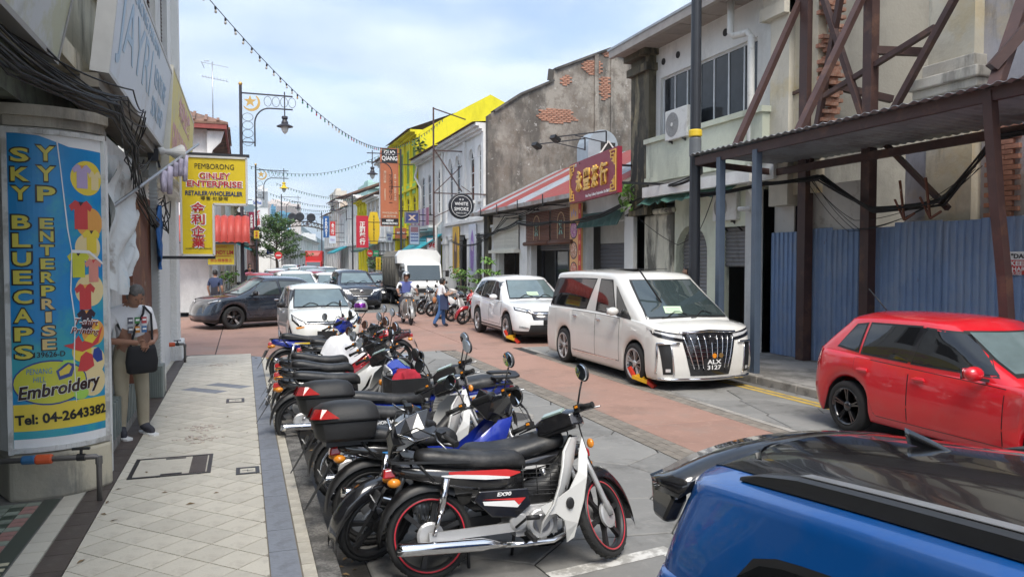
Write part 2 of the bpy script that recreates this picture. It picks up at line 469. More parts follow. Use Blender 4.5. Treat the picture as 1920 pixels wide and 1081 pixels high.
marking([(1.9, 4.62), (2.9, 4.78)], .13, m_wline)
marking([(2.84, 4.72), (3.25, 4.3)], .13, m_wline, .0055)
marking([(2.35, 3.98), (2.9, 4.14)], .12, m_yline)
for y in (19.2, 19.5): pass
# right-hand footpath with stone kerb
tag(MB().bx(8.36, 16, -6, 32.7, -.1, .13).build('footpath', mk('worn_concrete_footpath', (.36, .34, .31), .85, var=.16, sc=2, bump=.4, bsc=12, dirt=[((.1, .095, .085), .65, .48, .9, 1), ((.5, .48, .44), .4, .6, 4, 1)])), kind=ST)
kr = MB().bx(8.2, 8.36, -6, 32.7, -.1, .02).build('kerb', m_conc); tag(kr, kind=ST)
for j in range(34):
    y = -1+.98*j; MB().bx(8.195+U(0, .012), 8.372, y+.008, y+.972, -.05, .128+U(0, .014)).build('kerb_stone', m_conc, kr, bevel=.018)
fp2 = MB()
for a, b in zip([32.7]+fy[1:], fy[1:]):
    if a < 105: fp2.bx(8.25, 16, a, b, -.1, .13)
    if a > 30.4: fp2.loft([[(-8+bend(a), a, -.1), (.6+bend(a), a, -.1), (.6+bend(a), a, .13), (-8+bend(a), a, .13)], [(-8+bend(b), b, -.1), (.6+bend(b), b, -.1), (.6+bend(b), b, .13), (-8+bend(b), b, .13)]])
tag(fp2.build('far_footpath', m_conc), kind=ST)
# left-hand pavement
poly = [(-7, -3), (.42, -3), (.42, 15.3)] + [(-.78+1.2*cos(i*pi/16), 15.3+1.5*sin(i*pi/16)) for i in range(1, 9)] + [(-7, 16.85)]
pav = MB().prism(poly, -.1, .138, 'z').build('pavement', m_mortar); tag(pav, kind=ST)
kerb = MB(); kp = [(.46, -3), (.46, 15.3)] + [(-.78+1.24*cos(i*pi/20), 15.3+1.54*sin(i*pi/20)) for i in range(1, 11)] + [(-7, 16.86)]
kl = MB().prism([(.42, -3), (.55, -3), (.55, 15.3), (.42, 15.3)], -.1, .13, 'z').build('kerb_edge', m_pebble); tag(kl, kind=ST)
for j in range(18): MB().bx(.418, .56, -2.7+j, -1.706+j, -.05, .149).build('kerb_stone', m_pebble, kl, bevel=.012)
for a, b in zip(kp[1:], kp[2:]):
    kb = MB(); kb.bar((a[0], a[1], .06), (b[0], b[1], .06), .11, .176); kb.build('kerb_stone', m_pebble, kl)
# beige tiles laid on the diagonal
ts, tg = .242, .0035
c45 = sqrt(.5)
hpT = [(-1, 0, 1.075), (1, 0, .135), (0, -1, -4.3), (0, 1, 16.75)]
full = None; tn = 0; rest = MB(); tiles = []
for i in range(-60, 90):
    for j in range(-60, 90):
        cx, cy = (i-j)*ts*c45 - .4, (i+j)*ts*c45 + 4.2
        if not (-1.3 < cx < .35 and 3.9 < cy < 17): continue
        if abs(cx+.65) < .17 and abs(cy-7.82) < .18: continue
        h = ts*c45-tg*1.4
        q = [(cx-h, cy), (cx, cy-h), (cx+h, cy), (cx, cy+h)]
        p = clip_poly(q, hpT)
        if len(p) < 3: continue
        ar = abs(sum(p[k][0]*p[(k+1) % len(p)][1]-p[(k+1) % len(p)][0]*p[k][1] for k in range(len(p))))/2
        if ar < .002: continue
        tiles.append((cy, cx, p, ar > .9*2*h*h))
tiles.sort()
fullm = MB().prism([(-h, 0), (0, -h), (h, 0), (0, h)], -.014, 0, 'z').mesh('tile', m_tile)
fullb = MB().prism([(-h, 0), (0, -h), (h, 0), (0, h)], -.014, 0, 'z').mesh('tile', m_bluetile)
for cy, cx, p, f in tiles:
    z = .15+U(-.0012, .0012)
    if tn < 300:
        tn += 1
        if f: link('tile', fullb if abs(cx+.4) + abs(cy-12.4)*.8 < .5 and (round(cx*4) + round(cy*4)) % 3 else fullm, pav, (cx, cy, z))
        else: MB().prism(p, .136, z, 'z').build('tile', m_tile, pav)
    else: rest.prism(p, .136, z, 'z')
if rest.v: tag(rest.build('tiles', m_tile, pav), kind='stuff')
def strip(name, x0, x1, y0, y1, st, mat):
    n = int((y1-y0)/st); me = MB().bx(x0+.003, x1-.003, -st/2+.003, st/2-.003, -.014, 0).mesh(name, mat)
    for k in range(n): link(name, me, pav, (0, y0+st*(k+.5), .15+U(-.001, .001)))
strip('blue_tile', .14, .325, 3.6, 16.2, .42, m_bluetile)
strip('edge_tile', .33, .418, 3.6, 16.2, .2, m_tile)
strip('brown_tile', -1.262, -1.08, 3.6, 16.6, .3, m_browntile)
strip('border_tile', -1.42, -1.268, 3.6, 16.4, .2, m_tile)
# access cover and small drain lids
def cover(name, label, x, y, w, d, inl):
    t = thing(name, label, 'cover', (x, y, .138))
    m = MB(); e = .018
    for s_ in (-1, 1):
        m.bx(s_*w/2-e, s_*w/2+e, -d/2-e, d/2+e, 0, .0185); m.bx(-w/2+e, w/2-e, s_*d/2-e, s_*d/2+e, 0, .0185)
    m.build('rim', m_darkmetal, t); MB().bx(-w/2+e+.003, w/2-e-.003, -d/2+e+.003, d/2-e-.003, 0, .0155).build('lid', m_tile, t)
    if inl:
        MB().bx(w/2-.17, w/2-.03, -d/2+.03, d/2-.03, .0155, .0175).build('inlay', m_browntile, t)
        for yy in (-d/2+.05, d/2-.06): MB().bx(-.08, .1, yy-.02, yy+.02, .0155, .018).build('grip', m_darkmetal, t)
    else:
        MB().bx(-.05, .05, -.004, .004, .0155, .0175).bx(-.004, .004, -.03, .03, .0155, .0176).build('grip', m_darkmetal, t)
cover('access_cover', 'large tiled access cover with dark frame beside the blue column sign', -.65, 7.82, .66, .68, True)
cover('drain_lid', 'small rectangular drain lid beside the blue tile strip, nearest the camera', .02, 7.42, .17, .2, False)
cover('drain_lid', 'small rectangular drain lid further up the pavement, level with the white pillar pipe', -.12, 11.2, .2, .26, False)
pm = MB(); pm.smooth = True
for cx, cy, r in ((-.47, 8.95, .27), (-.47, 9.5, .25), (-.45, 15.1, .22)):
    for _ in range(90):
        a, b = U(-1, 1), U(-1, 1)
        if abs(a)+abs(b) > 1: continue
        pm.ell((cx+a*r, cy+b*r, .151), (U(.015, .028), U(.012, .022), .007), 6, 4)
tag(pm.build('pebble', mk('mosaic_pebble', (.42, .36, .31), .6, var=.6, sc=14), pav), kind='stuff')
# old patterned floor of the five-foot way
m_ff = mk('five_foot_way_floor', (.21, .2, .18), .8, var=.2, sc=3, dirt=(.09, .085, .075), dsc=1.5, damt=.6)
ffl = MB().bx(-6.8, -1.425, -3, 16.3, .12, .146).build('shop_floor', m_ff); tag(ffl, kind=ST)
mt = [MB().bx(-.047, .047, -.047, .047, 0, .007).mesh('mosaic_tile', mk('mosaic_'+n, c, .4, var=.15, orand=.1, dirt=(.12, .115, .1), dsc=6, damt=.4)) for n, c in (('pale_green', (.3, .34, .27)), ('dark_green', (.06, .085, .06)), ('pink', (.42, .22, .19)))]
k = 0
for i in range(10):
    for j in range(26):
        x, y = -1.6-.1*i, 4.55+.1*j
        if y > 6.95: continue
        link('mosaic_tile', mt[1 if (i % 3 == 1 and j % 2) else 2 if (i % 4 == 0 and j % 3) else 0], ffl, (x, y, .146))
strip_m = mk('green_floor_border', (.06, .07, .055), .5, var=.2)
MB().bx(-1.545, -1.43, 3.5, 7.05, .146, .152).build('floor_border', strip_m, ffl)
for j in range(14): MB().bx(-1.495, -1.44, 4.3+.1*j, 4.347+.1*j, .152, .155).build('border_chip', mk('cream_chip', (.55, .5, .35), .5), ffl)
lv_ = MB()
for _ in range(150):
    if rnd.random() < .6: x, y, z = U(.57, .8), U(2, 16), .002
    elif rnd.random() < .5: x, y, z = U(-1.25, .4), U(5, 16), .153
    else: x, y, z = U(7.9, 8.18), U(4, 17), .003
    a, l = U(0, 6.3), U(.015, .04); c, d = cos(a)*l, sin(a)*l
    lv_.add([(x-c, y-d, z), (x+d*.35, y-c*.35, z+U(.003, .012)), (x+c, y+d, z+.002), (x-d*.35, y+c*.35, z+U(.002, .01))], [(0, 1, 2, 3)])
tag(lv_.build('fallen_leaves', mk('dry_leaf', (.2, .13, .06), .8, var=.5, sc=9)), kind='stuff')
for x, y, l in ((3.3, 9.6, 'round iron manhole cover in the grey road slabs beside the motorcycles'), (4.0, 21.8, 'round iron manhole cover in the red crossing')):
    t = thing('manhole_cover', l, 'manhole cover', (x, y, 0)); m = MB().lathe([(.33, -.01), (.33, .004), (0, .004)], 28)
    m.build('lid', mk('cast_iron', (.09, .085, .08), .6, .5, var=.3), t); r_ = MB()
    for k in range(7): r_.bx(-.28+.02*abs(k-3), .28-.02*abs(k-3), -.21+.07*k-.012, -.21+.07*k+.012, .004, .008)
    r_.build('rib', mk('cast_iron', (.09, .085, .08)), t); MB().lathe([(.335, -.01), (.335, .005), (.385, .005), (.385, -.01)], 28, None, False).build('rim', m_conc, t)
# ---------------------------------------------------------------- building kit
BLK = (.025, .024, .022)
def plaster(name, col, d=.5, lo=.5, mould=BLK, sc=1.1, patch=None, bump=.35):
    ds = [(mould, d, lo, sc, .22), (tuple(c*.72 for c in col), .6, .5, .6, .5)]
    if patch: ds.insert(0, (patch, .8, .56, .8, 1))
    return mk(name, col, .85, var=.06, sc=4, bump=bump, bsc=18, dirt=ds)
pl_white = plaster('white_plaster', (.74, .74, .71), .35, .6)
pl_clean = plaster('clean_white_plaster', (.78, .78, .76), .22, .64)
pl_rough = mk('roughcast_white', (.76, .76, .75), .9, var=.05, bump=1.0, bsc=26, dirt=[((.3, .3, .28), .4, .62, .9, .3)])
pl_cream = plaster('stained_cream_plaster', (.60, .55, .42), .8, .52, patch=(.50, .40, .22))
pl_green = plaster('pale_green_plaster', (.63, .66, .53), .65, .56, patch=(.68, .66, .55))
pl_grey = mk('weathered_grey_render', (.2, .175, .15), .9, var=.12, sc=1.5, bump=.5, bsc=8, dirt=[((.33, .3, .26), .8, .5, .5, .7), ((.15, .12, .095), .7, .5, 1.7, 1), ((.055, .05, .045), .65, .5, .7, .4), ((.55, .53, .5), .7, .62, 4, 1)])
pl_ruin = plaster('ruined_grey_render', (.34, .325, .285), .5, .55, sc=.5, patch=(.42, .4, .35))
pl_peel = plaster('peeling_lavender_plaster', (.46, .44, .46), .6, .54, sc=1.6, patch=(.55, .46, .33))
pl_yellow = plaster('bright_yellow_plaster', (.70, .63, .02), .3, .62)
pl_yellow2 = plaster('lime_yellow_plaster', (.68, .6, .02), .3, .6)
pl_pink = plaster('pink_plaster', (.6, .37, .33), .3, .6)
pl_beige = plaster('beige_plaster', (.6, .52, .42), .4, .58)
pl_black = plaster('black_mould_plaster', (.22, .19, .12), .95, .44, sc=2.2, patch=(.45, .36, .18))
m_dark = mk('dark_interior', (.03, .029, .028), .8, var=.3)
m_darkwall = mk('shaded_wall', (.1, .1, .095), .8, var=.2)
m_shut = mk('grey_roller_shutter', (.2, .2, .205), .5, .3, var=.1, dirt=(.09, .085, .08), dsc=2, damt=.5, dlow=.55)
m_pane = mk('dark_window_pane', (.025, .028, .032), .08, var=.3, ior=1.45, spec=.35)
m_bricks = mk('old_red_brick', (.36, .17, .11), .85, var=.35, sc=9, bump=.4, orand=.2, dirt=(.5, .4, .33), dsc=4, damt=.5, dlow=.55)
m_brown = mk('brown_painted_steel', (.06, .03, .026), .55, var=.3, sc=5, dirt=(.15, .075, .045), dsc=2.2, damt=.5, dlow=.56)
m_bluesteel = mk('blue_grey_steel', (.085, .115, .16), .5, var=.12, dirt=(.2, .13, .08), dsc=3, damt=.4, dlow=.62)
m_hoard = mk('blue_corrugated_sheet', (.19, .28, .45), .6, .05, var=.14, sc=2, dirt=[((.26, .32, .42), .6, .48, 2.4, .4), ((.12, .07, .05), .7, .66, 5, .6)], orand=.16)
m_redroof = mk('red_roof_sheet', (.24, .05, .042), .5, .1, var=.15, dirt=(.2, .1, .08), dsc=2, damt=.5, dlow=.55)
m_greyroof = mk('grey_roof_sheet', (.33, .35, .37), .42, .3, var=.12, dirt=(.2, .19, .18), dsc=1.6, damt=.6, dlow=.52)
m_tileroof = mk('brown_roof_tile', (.21, .12, .085), .85, var=.35, sc=9, bump=.6, bsc=22, dirt=(.06, .055, .05), dsc=1.4, damt=.7, dlow=.5)
m_pipe = mk('white_pvc_pipe', (.68, .67, .63), .45, var=.08, dirt=(.3, .27, .22), dsc=3, damt=.5, dlow=.58)
m_cable = mk('black_cable', (.014, .014, .014), .6, var=.2)
m_greycable = mk('grey_cable', (.3, .3, .3), .6)
m_rust = mk('rusty_board', (.16, .06, .035), .75, var=.4, sc=4, dirt=[((.5, .28, .1), .6, .58, 3, .4), ((.6, .57, .52), .8, .64, 4, 1)])
m_louvre = mk('pale_louvre', (.66, .67, .66), .7, var=.08)
m_teal = mk('teal_canvas', (.02, .32, .38), .6, var=.1)
m_greenc = mk('dark_green_canvas', (.06, .12, .1), .8, var=.25)

def wall_open(mb, L, z0, z1, ops, th, arch=True):
    """wall along local x from 0 to L, z0..z1, th deep (local y 0..th), with openings (a0, a1, zb, zt, arched)"""
    aa = sorted({0, L} | {o[0] for o in ops} | {o[1] for o in ops})
    for a, b in zip(aa, aa[1:]):
        if b-a < 1e-4: continue
        cuts = sorted((max(o[2], z0), min(o[3], z1)) for o in ops if o[0] <= a+1e-5 and o[1] >= b-1e-5)
        z = z0
        for c, d in cuts:
            if c > z+1e-4: mb.bx(a, b, 0, th, z, c)
            z = max(z, d)
        if z < z1-1e-4: mb.bx(a, b, 0, th, z, z1)
    for o in ops:
        if len(o) > 4 and o[4]:
            r = (o[1]-o[0])/2; cx = (o[0]+o[1])/2; ry = r*o[4]
            for s_ in (-1, 1):
                p = [(cx+s_*r, o[3])]+[(cx+s_*r*cos(t*pi/16), o[3]-ry+ry*sin(t*pi/16)) for t in range(0, 9)]
                mb.prism(p, 0.002, th-.002, 'y')
    return mb
def window(parent, M, a0, a1, zb, zt, mat_f, mat_p, dep=.12, arch=0, bars=(1, 1), fw=.05, sill=None, pane=True):
    """frame bars and pane sunk dep into the wall; the pane is a child of the frame"""
    f = MB(M); cx, r = (a0+a1)/2, (a1-a0)/2
    zs = zt-(r*arch if arch else 0)
    f.bx(a0, a0+fw, dep, dep+.06, zb, zs).bx(a1-fw, a1, dep, dep+.06, zb, zs).bx(a0+fw, a1-fw, dep, dep+.06, zb, zb+fw)
    if arch:
        o_ = [(cx+r*cos(t*pi/12), zs+r*arch*sin(t*pi/12)) for t in range(13)]; i_ = [(cx+(r-fw)*cos(t*pi/12), zs+(r-fw)*arch*sin(t*pi/12)) for t in range(13)]
        for k in range(12): f.prism([o_[k], o_[k+1], i_[k+1], i_[k]], dep, dep+.06, 'y')
        f.bx(a0+fw, a1-fw, dep+.005, dep+.055, zs-fw/2, zs+fw/2)
    else: f.bx(a0+fw, a1-fw, dep, dep+.06, zt-fw, zt)
    for k in range(1, bars[0]): x = a0+(a1-a0)*k/bars[0]; f.bx(x-fw*.35, x+fw*.35, dep+.004, dep+.056, zb+fw, zs-(0 if arch else fw))
    for k in range(1, bars[1]): z = zb+(zs-zb)*k/bars[1]; f.bx(a0+fw, a1-fw, dep+.006, dep+.054, z-fw*.35, z+fw*.35)
    fo = f.build('window', mat_f, parent)
    p = MB(M)
    if arch: p.prism([(a0+.02, zb+.02), (a1-.02, zb+.02)]+[(cx+(r-.02)*cos(t*pi/12), zs+(r-.02)*arch*sin(t*pi/12)) for t in range(13)], dep+.03, dep+.04, 'y')
    else: p.bx(a0+.02, a1-.02, dep+.03, dep+.04, zb+.02, zt-.02)
    p.build('pane', mat_p, fo)
    if sill: MB(M).bx(a0-.08, a1+.08, -.08, .1, zb-.1, zb-.003).build('sill', sill, parent)
    return fo
def RM(y0, y1):
    """right-hand facade frame: local x runs up the street, local y goes into the building"""
    a, b = V((10.4, y0, 0)), V((10.4, y1, 0)); x = (b-a).normalized(); n = V((x.y, -x.x, 0))
    m = Matrix((x, n, (0, 0, 1))).transposed().to_4x4(); m.translation = a; return m, (b-a).length
def LM(y0, y1, X=-1.2):
    a, b = V((X+bend(y0), y0, 0)), V((X+bend(y1), y1, 0)); x = (b-a).normalized(); n = V((-x.y, x.x, 0))
    m = Matrix((x, n, (0, 0, 1))).transposed().to_4x4(); m.translation = a; return m, (b-a).length
def shutter(parent, M, a0, a1, zb, zt, dep, mat=None, pitch=.09, name='roller_shutter'):
    m = MB(M); n = int((zt-zb)/pitch)
    for k in range(n):
        z = zb+k*pitch
        m.prism([(dep, z), (dep-.022, z+pitch*.3), (dep-.022, z+pitch*.62), (dep, z+pitch)][::-1], a0, a1, 'x')
    m.bx(a0, a1, dep+.001, dep+.03, zb, zt)
    return m.build(name, mat or m_shut, parent)
def corrugated(M, L, W, pitch, depth, mat, name, parent, round_=True, th=.006):
    """sheet along local x (L), corrugations across it; local y spans W; ridges point +z"""
    n = max(2, int(L/pitch)); prof = []
    for k in range(n):
        x = k*pitch
        if round_: prof += [(x+pitch*q/6, depth*.5*(1-cos(2*pi*q/6))) for q in range(6)]
        else: prof += [(x, 0), (x+pitch*.5, 0), (x+pitch*.58, depth), (x+pitch*.92, depth)]
    prof.append((min(L, n*pitch), 0))
    m = MB(M); k = len(prof)
    vs = [(x, 0, z) for x, z in prof]+[(x, W, z) for x, z in prof]+[(x, 0, z-th) for x, z in prof]+[(x, W, z-th) for x, z in prof]
    fs = []
    for i in range(k-1): fs += [(i, i+1, k+i+1, k+i), (2*k+i+1, 2*k+i, 3*k+i, 3*k+i+1), (i+1, i, 2*k+i, 2*k+i+1), (k+i, k+i+1, 3*k+i+1, 3*k+i)]
    m.add(vs, fs); return m.build(name, mat, parent)
def drainpipe(name, label, pts, r=.055, group=None):
    t = tag(MB().tube(pts, r, 10).build(name, m_pipe), label, 'pipe', group); return t
def ac_unit(name, label, M, w=.85, h=.6, d=.3, group='air conditioner units'):
    t = thing(name, label, 'air conditioner', M=M, group=group)
    c = mk('ac_white', (.68, .67, .63), .5, var=.06, dirt=(.35, .32, .27), dsc=3, damt=.4, dlow=.56)
    MB().bx(-w/2, w/2, -h/2, h/2, -d, 0).build('casing', c, t, bevel=.02)
    g = MB(); gx, gr = -w*.16, h*.4
    g.lathe([(gr, 0), (gr, .006), (gr-.02, .008), (gr-.02, .002)], 28, Matrix.Translation((gx, 0, 0)))
    for k in range(5): g.lathe([(gr*(k+.6)/6, .004), (gr*(k+.6)/6+.008, .008), (gr*(k+.6)/6+.012, .004)], 20, Matrix.Translation((gx, 0, 0)), False)
    for k in range(12): g.bar((gx, 0, .005), (gx+gr*cos(k*pi/6), gr*sin(k*pi/6), .005), .006)
    g.build('fan_grille', mk('ac_grille', (.3, .3, .29), .5), t)
    MB().lathe([(.05, .006), (.05, .016), (0, .018)], 14, Matrix.Translation((gx, 0, 0))).build('fan_hub', c, t)
    b = MB()
    for x in (-w*.3, w*.3):
        b.bar((x, -h/2-.03, .0), (x, -h/2-.03, -d-.16), .035); b.bar((x, -h/2-.03, -.05), (x, -h/2-.35, -d-.15), .03); b.bar((x, -h/2, -d-.15), (x, -h/2-.4, -d-.15), .035)
    b.build('bracket', m_darkmetal, t)
    return t

# ---------------------------------------------------------------- left: corner shop with the round column
cs = thing('corner_shop', 'stained old corner shop with round blue advertising column and open five-foot way', 'shop', (-1.5, 6, .14))
def part(name, mb, mat, t, **k):
    """build in world space, then hang on a thing that stands somewhere else"""
    o = mb.build(name, mat, None, **k); o.parent = t; o.matrix_parent_inverse = t.matrix_basis.inverted(); return o
M_cs, L_cs = LM(-4, 12.3, -1.55)
part('wall', wall_open(MB(M_cs), L_cs, 3.74, 9.5, [(3, 4.2, 5.6, 7.6), (13.6, 14.7, 5.6, 7.8)], .3), pl_cream, cs)
for a in (3, 13.6): 
    w = window(None, M_cs, a, a+1.15, 5.6, 7.7, m_brown, m_pane, .1, 0, (2, 4)); w.parent = cs; w.matrix_parent_inverse = cs.matrix_basis.inverted()
part('cornice', MB().bx(-1.62, -1.3, -4, 12.3, 3.7, 3.86).bx(-1.6, -1.42, -4, 12.3, 3.86, 3.96), pl_cream, cs)
part('string_course', MB().bx(-1.6, -1.4, -4, 12.3, 5.1, 5.28), pl_cream, cs)
part('beam', MB().bx(-2.3, -1.66, -4, 12.2, 3.37, 3.74), mk('green_stained_beam', (.14, .16, .12), .85, var=.25, dirt=GREY_D, dsc=1.5, damt=.7, dlow=.48), cs)
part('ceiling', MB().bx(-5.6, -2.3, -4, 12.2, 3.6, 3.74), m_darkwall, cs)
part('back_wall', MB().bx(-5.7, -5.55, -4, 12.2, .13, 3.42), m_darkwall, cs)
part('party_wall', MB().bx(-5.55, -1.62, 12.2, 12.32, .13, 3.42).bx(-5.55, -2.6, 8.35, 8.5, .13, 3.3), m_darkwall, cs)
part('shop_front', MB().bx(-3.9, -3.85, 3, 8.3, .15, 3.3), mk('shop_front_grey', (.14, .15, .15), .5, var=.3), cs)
# the wall behind the man: boarded strip, ribbed grilles, conduit
part('side_wall', MB().bx(-1.48, -1.36, 8.1, 12.2, .14, 3.42), pl_white, cs)
part('rusty_board', MB().bx(-1.36, -1.24, 10.1, 12.05, .62, 2.95), m_rust, cs)
part('skirting', MB().bx(-1.37, -1.27, 8.1, 12.2, .14, .24), m_conc, cs)
rg = MB()
for k in range(26): rg.bx(-1.29, -1.265, 8.75+.13*k, 8.81+.13*k, .24, .62)
rg.bx(-1.36, -1.29, 8.6, 12.2, .24, .62)
part('ribbed_grille', rg, mk('grey_green_grille', (.17, .2, .19), .5, var=.2), cs)
cv = MB(); cv.bx(-1.25, -1.15, 12.06, 12.2, .3, 3.5)
for k in range(60): cv.bx(-1.26, -1.14, 12.05, 12.21, .34+.052*k, .36+.052*k)
part('ribbed_trunking', cv, mk('trunking_grey', (.42, .44, .43), .6), cs)
# round column with capital and plinth
PC, PR, PA = V((-1.67, 7.713)), .62, -1.134
def arcp(s, z, off=0.):
    """s: metres along the curved face from its middle, z up, off proud of it"""
    t = PA+s/PR; return V((PC.x+(PR+off)*cos(t), PC.y+(PR+off)*sin(t), z))
def arc_block(z0, z1, off, half=.545, back=.75):
    n = 18; ring = [arcp(-half+2*half*k/n, 0, off).to_2d() for k in range(n+1)]
    ring += [(-1.16-off*.2, 7.86), (-1.5, 8.2), (-2.05, 7.9), (-1.99, 7.45)]
    return MB().prism([tuple(p) for p in ring], z0, z1, 'z')
part('column', arc_block(.14, 3.18, -.02, .37), pl_white, cs)
part('column_plinth', arc_block(.14, .53, .04, .385), plaster('stained_plinth', (.55, .5, .38), .8, .46, (.16, .16, .15), 1.6), cs, bevel=.03)
part('column_capital', arc_block(3.17, 3.25, .02, .38).prism([tuple(arcp(-.4+.8*k/18, 0, .05).to_2d()) for k in range(19)]+[(-1.2, 7.86), (-1.5, 8.2), (-2.05, 7.9)], 3.25, 3.34, 'z'), plaster('grimy_capital', (.45, .41, .34), .6, .5), cs)
# curved advertising sign with print on it
cg = thing('advertising_sign', 'curved blue SKY BLUECAPS SYP ENTERPRISE sign wrapped on the round column', 'sign', tuple(arcp(0, .47)))
SW, SZ0, SZ1, KW = .71, .56, 3.13, .8
def curve_panel(name, poly, off, mat, n=10):
    """a flat print polygon (s, z) wrapped on the column"""
    b = bmesh.new(); vs = [b.verts.new((p[0], p[1], 0)) for p in poly]; b.faces.new(vs)
    for k in range(1, 24):
        s = -SW/2-.03+(SW+.06)*k/24
        bmesh.ops.bisect_plane(b, geom=b.verts[:]+b.edges[:]+b.faces[:], plane_co=(s, 0, 0), plane_no=(1, 0, 0))
    for v in b.verts: v.co = arcp(v.co.x, v.co.y, off)
    bmesh.ops.recalc_face_normals(b, faces=b.faces[:])
    me = bpy.data.meshes.new(name); b.to_mesh(me); b.free(); me.materials.append(mat)
    o = link(name, me); o.parent = cg; o.matrix_parent_inverse = cg.matrix_basis.inverted(); return o
def uvp(u, v): return (-SW/2+SW*u, SZ1-(SZ1-SZ0)*v)
sky_print = mk('blue_print', (.01, .22, .50), .35, var=.25, sc=1.3, dirt=[((.05, .36, .38), .85, .5, .9, 1), ((.55, .6, .6), .5, .68, 3, 1)])
sb = MB(); n = 20
for k in range(n):
    a, b_ = -SW/2-.02+(SW+.04)*k/n, -SW/2-.02+(SW+.04)*(k+1)/n
    sb.add([arcp(a, SZ0, -.012), arcp(b_, SZ0, -.012), arcp(b_, SZ1, -.012), arcp(a, SZ1, -.012), arcp(a, SZ0, .012), arcp(b_, SZ0, .012), arcp(b_, SZ1, .012), arcp(a, SZ1, .012)], [(0, 1, 2, 3), (4, 5, 6, 7), (0, 1, 5, 4), (3, 2, 6, 7)]+([(0, 4, 7, 3)] if k == 0 else [])+([(1, 5, 6, 2)] if k == n-1 else []))
part('board', sb, sky_print, cg)
fm = MB()
for s_ in (-1, 1): fm.bar(arcp(s_*(SW/2+.02), SZ0-.03, .01), arcp(s_*(SW/2+.02), SZ1+.03, .01), .035, .05)
for z in (SZ0, SZ1):
    for k in range(n): fm.bar(arcp(-SW/2-.02+(SW+.04)*k/n, z, .01), arcp(-SW/2-.02+(SW+.04)*(k+1)/n, z, .01), .05, .04)
part('frame', fm, mk('white_trim_dirty', (.6, .6, .58), .6, var=.1, dirt=(.25, .23, .2), dsc=4, damt=.6, dlow=.52), cg)
def poly_uv(name, pts, off, mat): return curve_panel(name, [uvp(*p) for p in pts], off, mat)
def disc_uv(name, u, v, ru, off, mat, rv=None): return curve_panel(name, [(uvp(u, v)[0]+KW*ru*cos(t*pi/14), uvp(u, v)[1]+(rv or ru*.85)*sin(t*pi/14)) for t in range(28)], off, mat)
p_y = flat('print_yellow', (.72, .55, .06)); p_lime = flat('print_lime', (.55, .55, .05)); p_cream = flat('print_cream', (.72, .58, .3)); p_or = flat('print_orange', (.7, .33, .08))
p_red = flat('print_red', (.55, .06, .06)); p_sal = flat('print_salmon', (.65, .26, .2)); p_pur = flat('print_mauve', (.42, .33, .5)); p_dk = flat('print_dark', (.05, .03, .04)); p_gr = flat('print_green', (.35, .6, .1)); p_w = flat('print_white', (.75, .75, .74)); p_navy = flat('print_navy', (.03, .06, .25))
poly_uv('white_border', [(0, 0), (1, 0), (1, .045), (.6, .04), (.3, .012), (0, .006)], .0125, p_w)
poly_uv('white_border', [(0, .965), (1, .965), (1, 1), (0, 1)], .0125, p_w)
poly_uv('yellow_band', [(0, .855), (1, .855), (1, .94), (0, .94)], .013, p_y)
for u, v, r, m in ((.8, .135, .17, p_y), (.9, .28, .15, p_or), (.8, .36, .14, p_cream), (.82, .5, .16, p_cream), (.9, .64, .13, p_or), (.92, .735, .14, p_cream), (.86, .8, .15, p_cream), (.7, .7, .1, p_y)):
    disc_uv('print_disc', min(u, 1-r*KW/SW-.005), v, r, .013, m)
def shirt(u, v, w, mat, m2):
    q = [(-.25, .5), (-.1, .44), (.1, .44), (.25, .5), (.5, .3), (.4, .12), (.28, .2), (.28, -.5), (-.28, -.5), (-.28, .2), (-.4, .12), (-.5, .3)]
    c = uvp(u, v); curve_panel('printed_shirt', [(c[0]+x*w*KW, c[1]+z*w*1.0) for x, z in q], .0145, mat)
    curve_panel('printed_collar', [(c[0]-.09*w, c[1]+.45*w), (c[0]-.02*w, c[1]+.3*w), (c[0]+.09*w, c[1]+.45*w)], .0155, m2)
for a in ((.74, .13, .2, p_pur, p_or), (.9, .14, .16, p_cream, p_y), (.72, .255, .24, p_red, p_dk), (.84, .34, .2, p_y, p_dk), (.68, .415, .22, p_lime, p_dk), (.86, .435, .2, p_sal, p_red), (.75, .52, .22, p_red, p_or), (.76, .6, .2, p_dk, p_or)): shirt(*a)
for v, r, m in ((.69, .0, p_red),):
    poly_uv('paint_splash', [(.5, .675), (.6, .67), (.66, .645), (.7, .668), (.78, .655), (.86, .625), (.9, .64), (.97, .62), (.9, .675), (.8, .69), (.7, .7), (.6, .69)], .015, p_red)
    poly_uv('paint_splash', [(.72, .664), (.8, .64), (.88, .62), (.92, .605), (.9, .65), (.82, .675)], .0158, p_y)
disc_uv('yellow_oval', .37, .79, .335, .0138, p_navy, .185); disc_uv('yellow_oval', .37, .79, .322, .0146, p_lime, .172)
poly_uv('red_cap', [(.66, .745), (.68, .715), (.74, .70), (.82, .712), (.84, .75), (.74, .765), (.64, .762)], .0155, p_red)
poly_uv('navy_cap', [(.82, .72), (.84, .695), (.9, .69), (.95, .705), (.96, .735), (.88, .74)], .015, p_navy)
disc_uv('green_leaf', .68, .835, .075, .0152, p_gr, .05)
poly_uv('tram_drawing', [(.42, .755), (.55, .725), (.62, .74), (.58, .775), (.45, .785)], .0155, p_navy)
poly_uv('tram_drawing', [(.45, .757), (.55, .735), (.58, .745), (.55, .765), (.46, .772)], .0163, p_y)
poly_uv('tram_drawing', [(.43, .745), (.5, .722), (.6, .724), (.63, .738), (.54, .73)], .0166, p_gr)
poly_uv('crack', [(.47, .02), (.5, .1), (.56, .3), (.6, .37), (.61, .372), (.575, .3), (.51, .1), (.485, .02)], .0165, p_w)
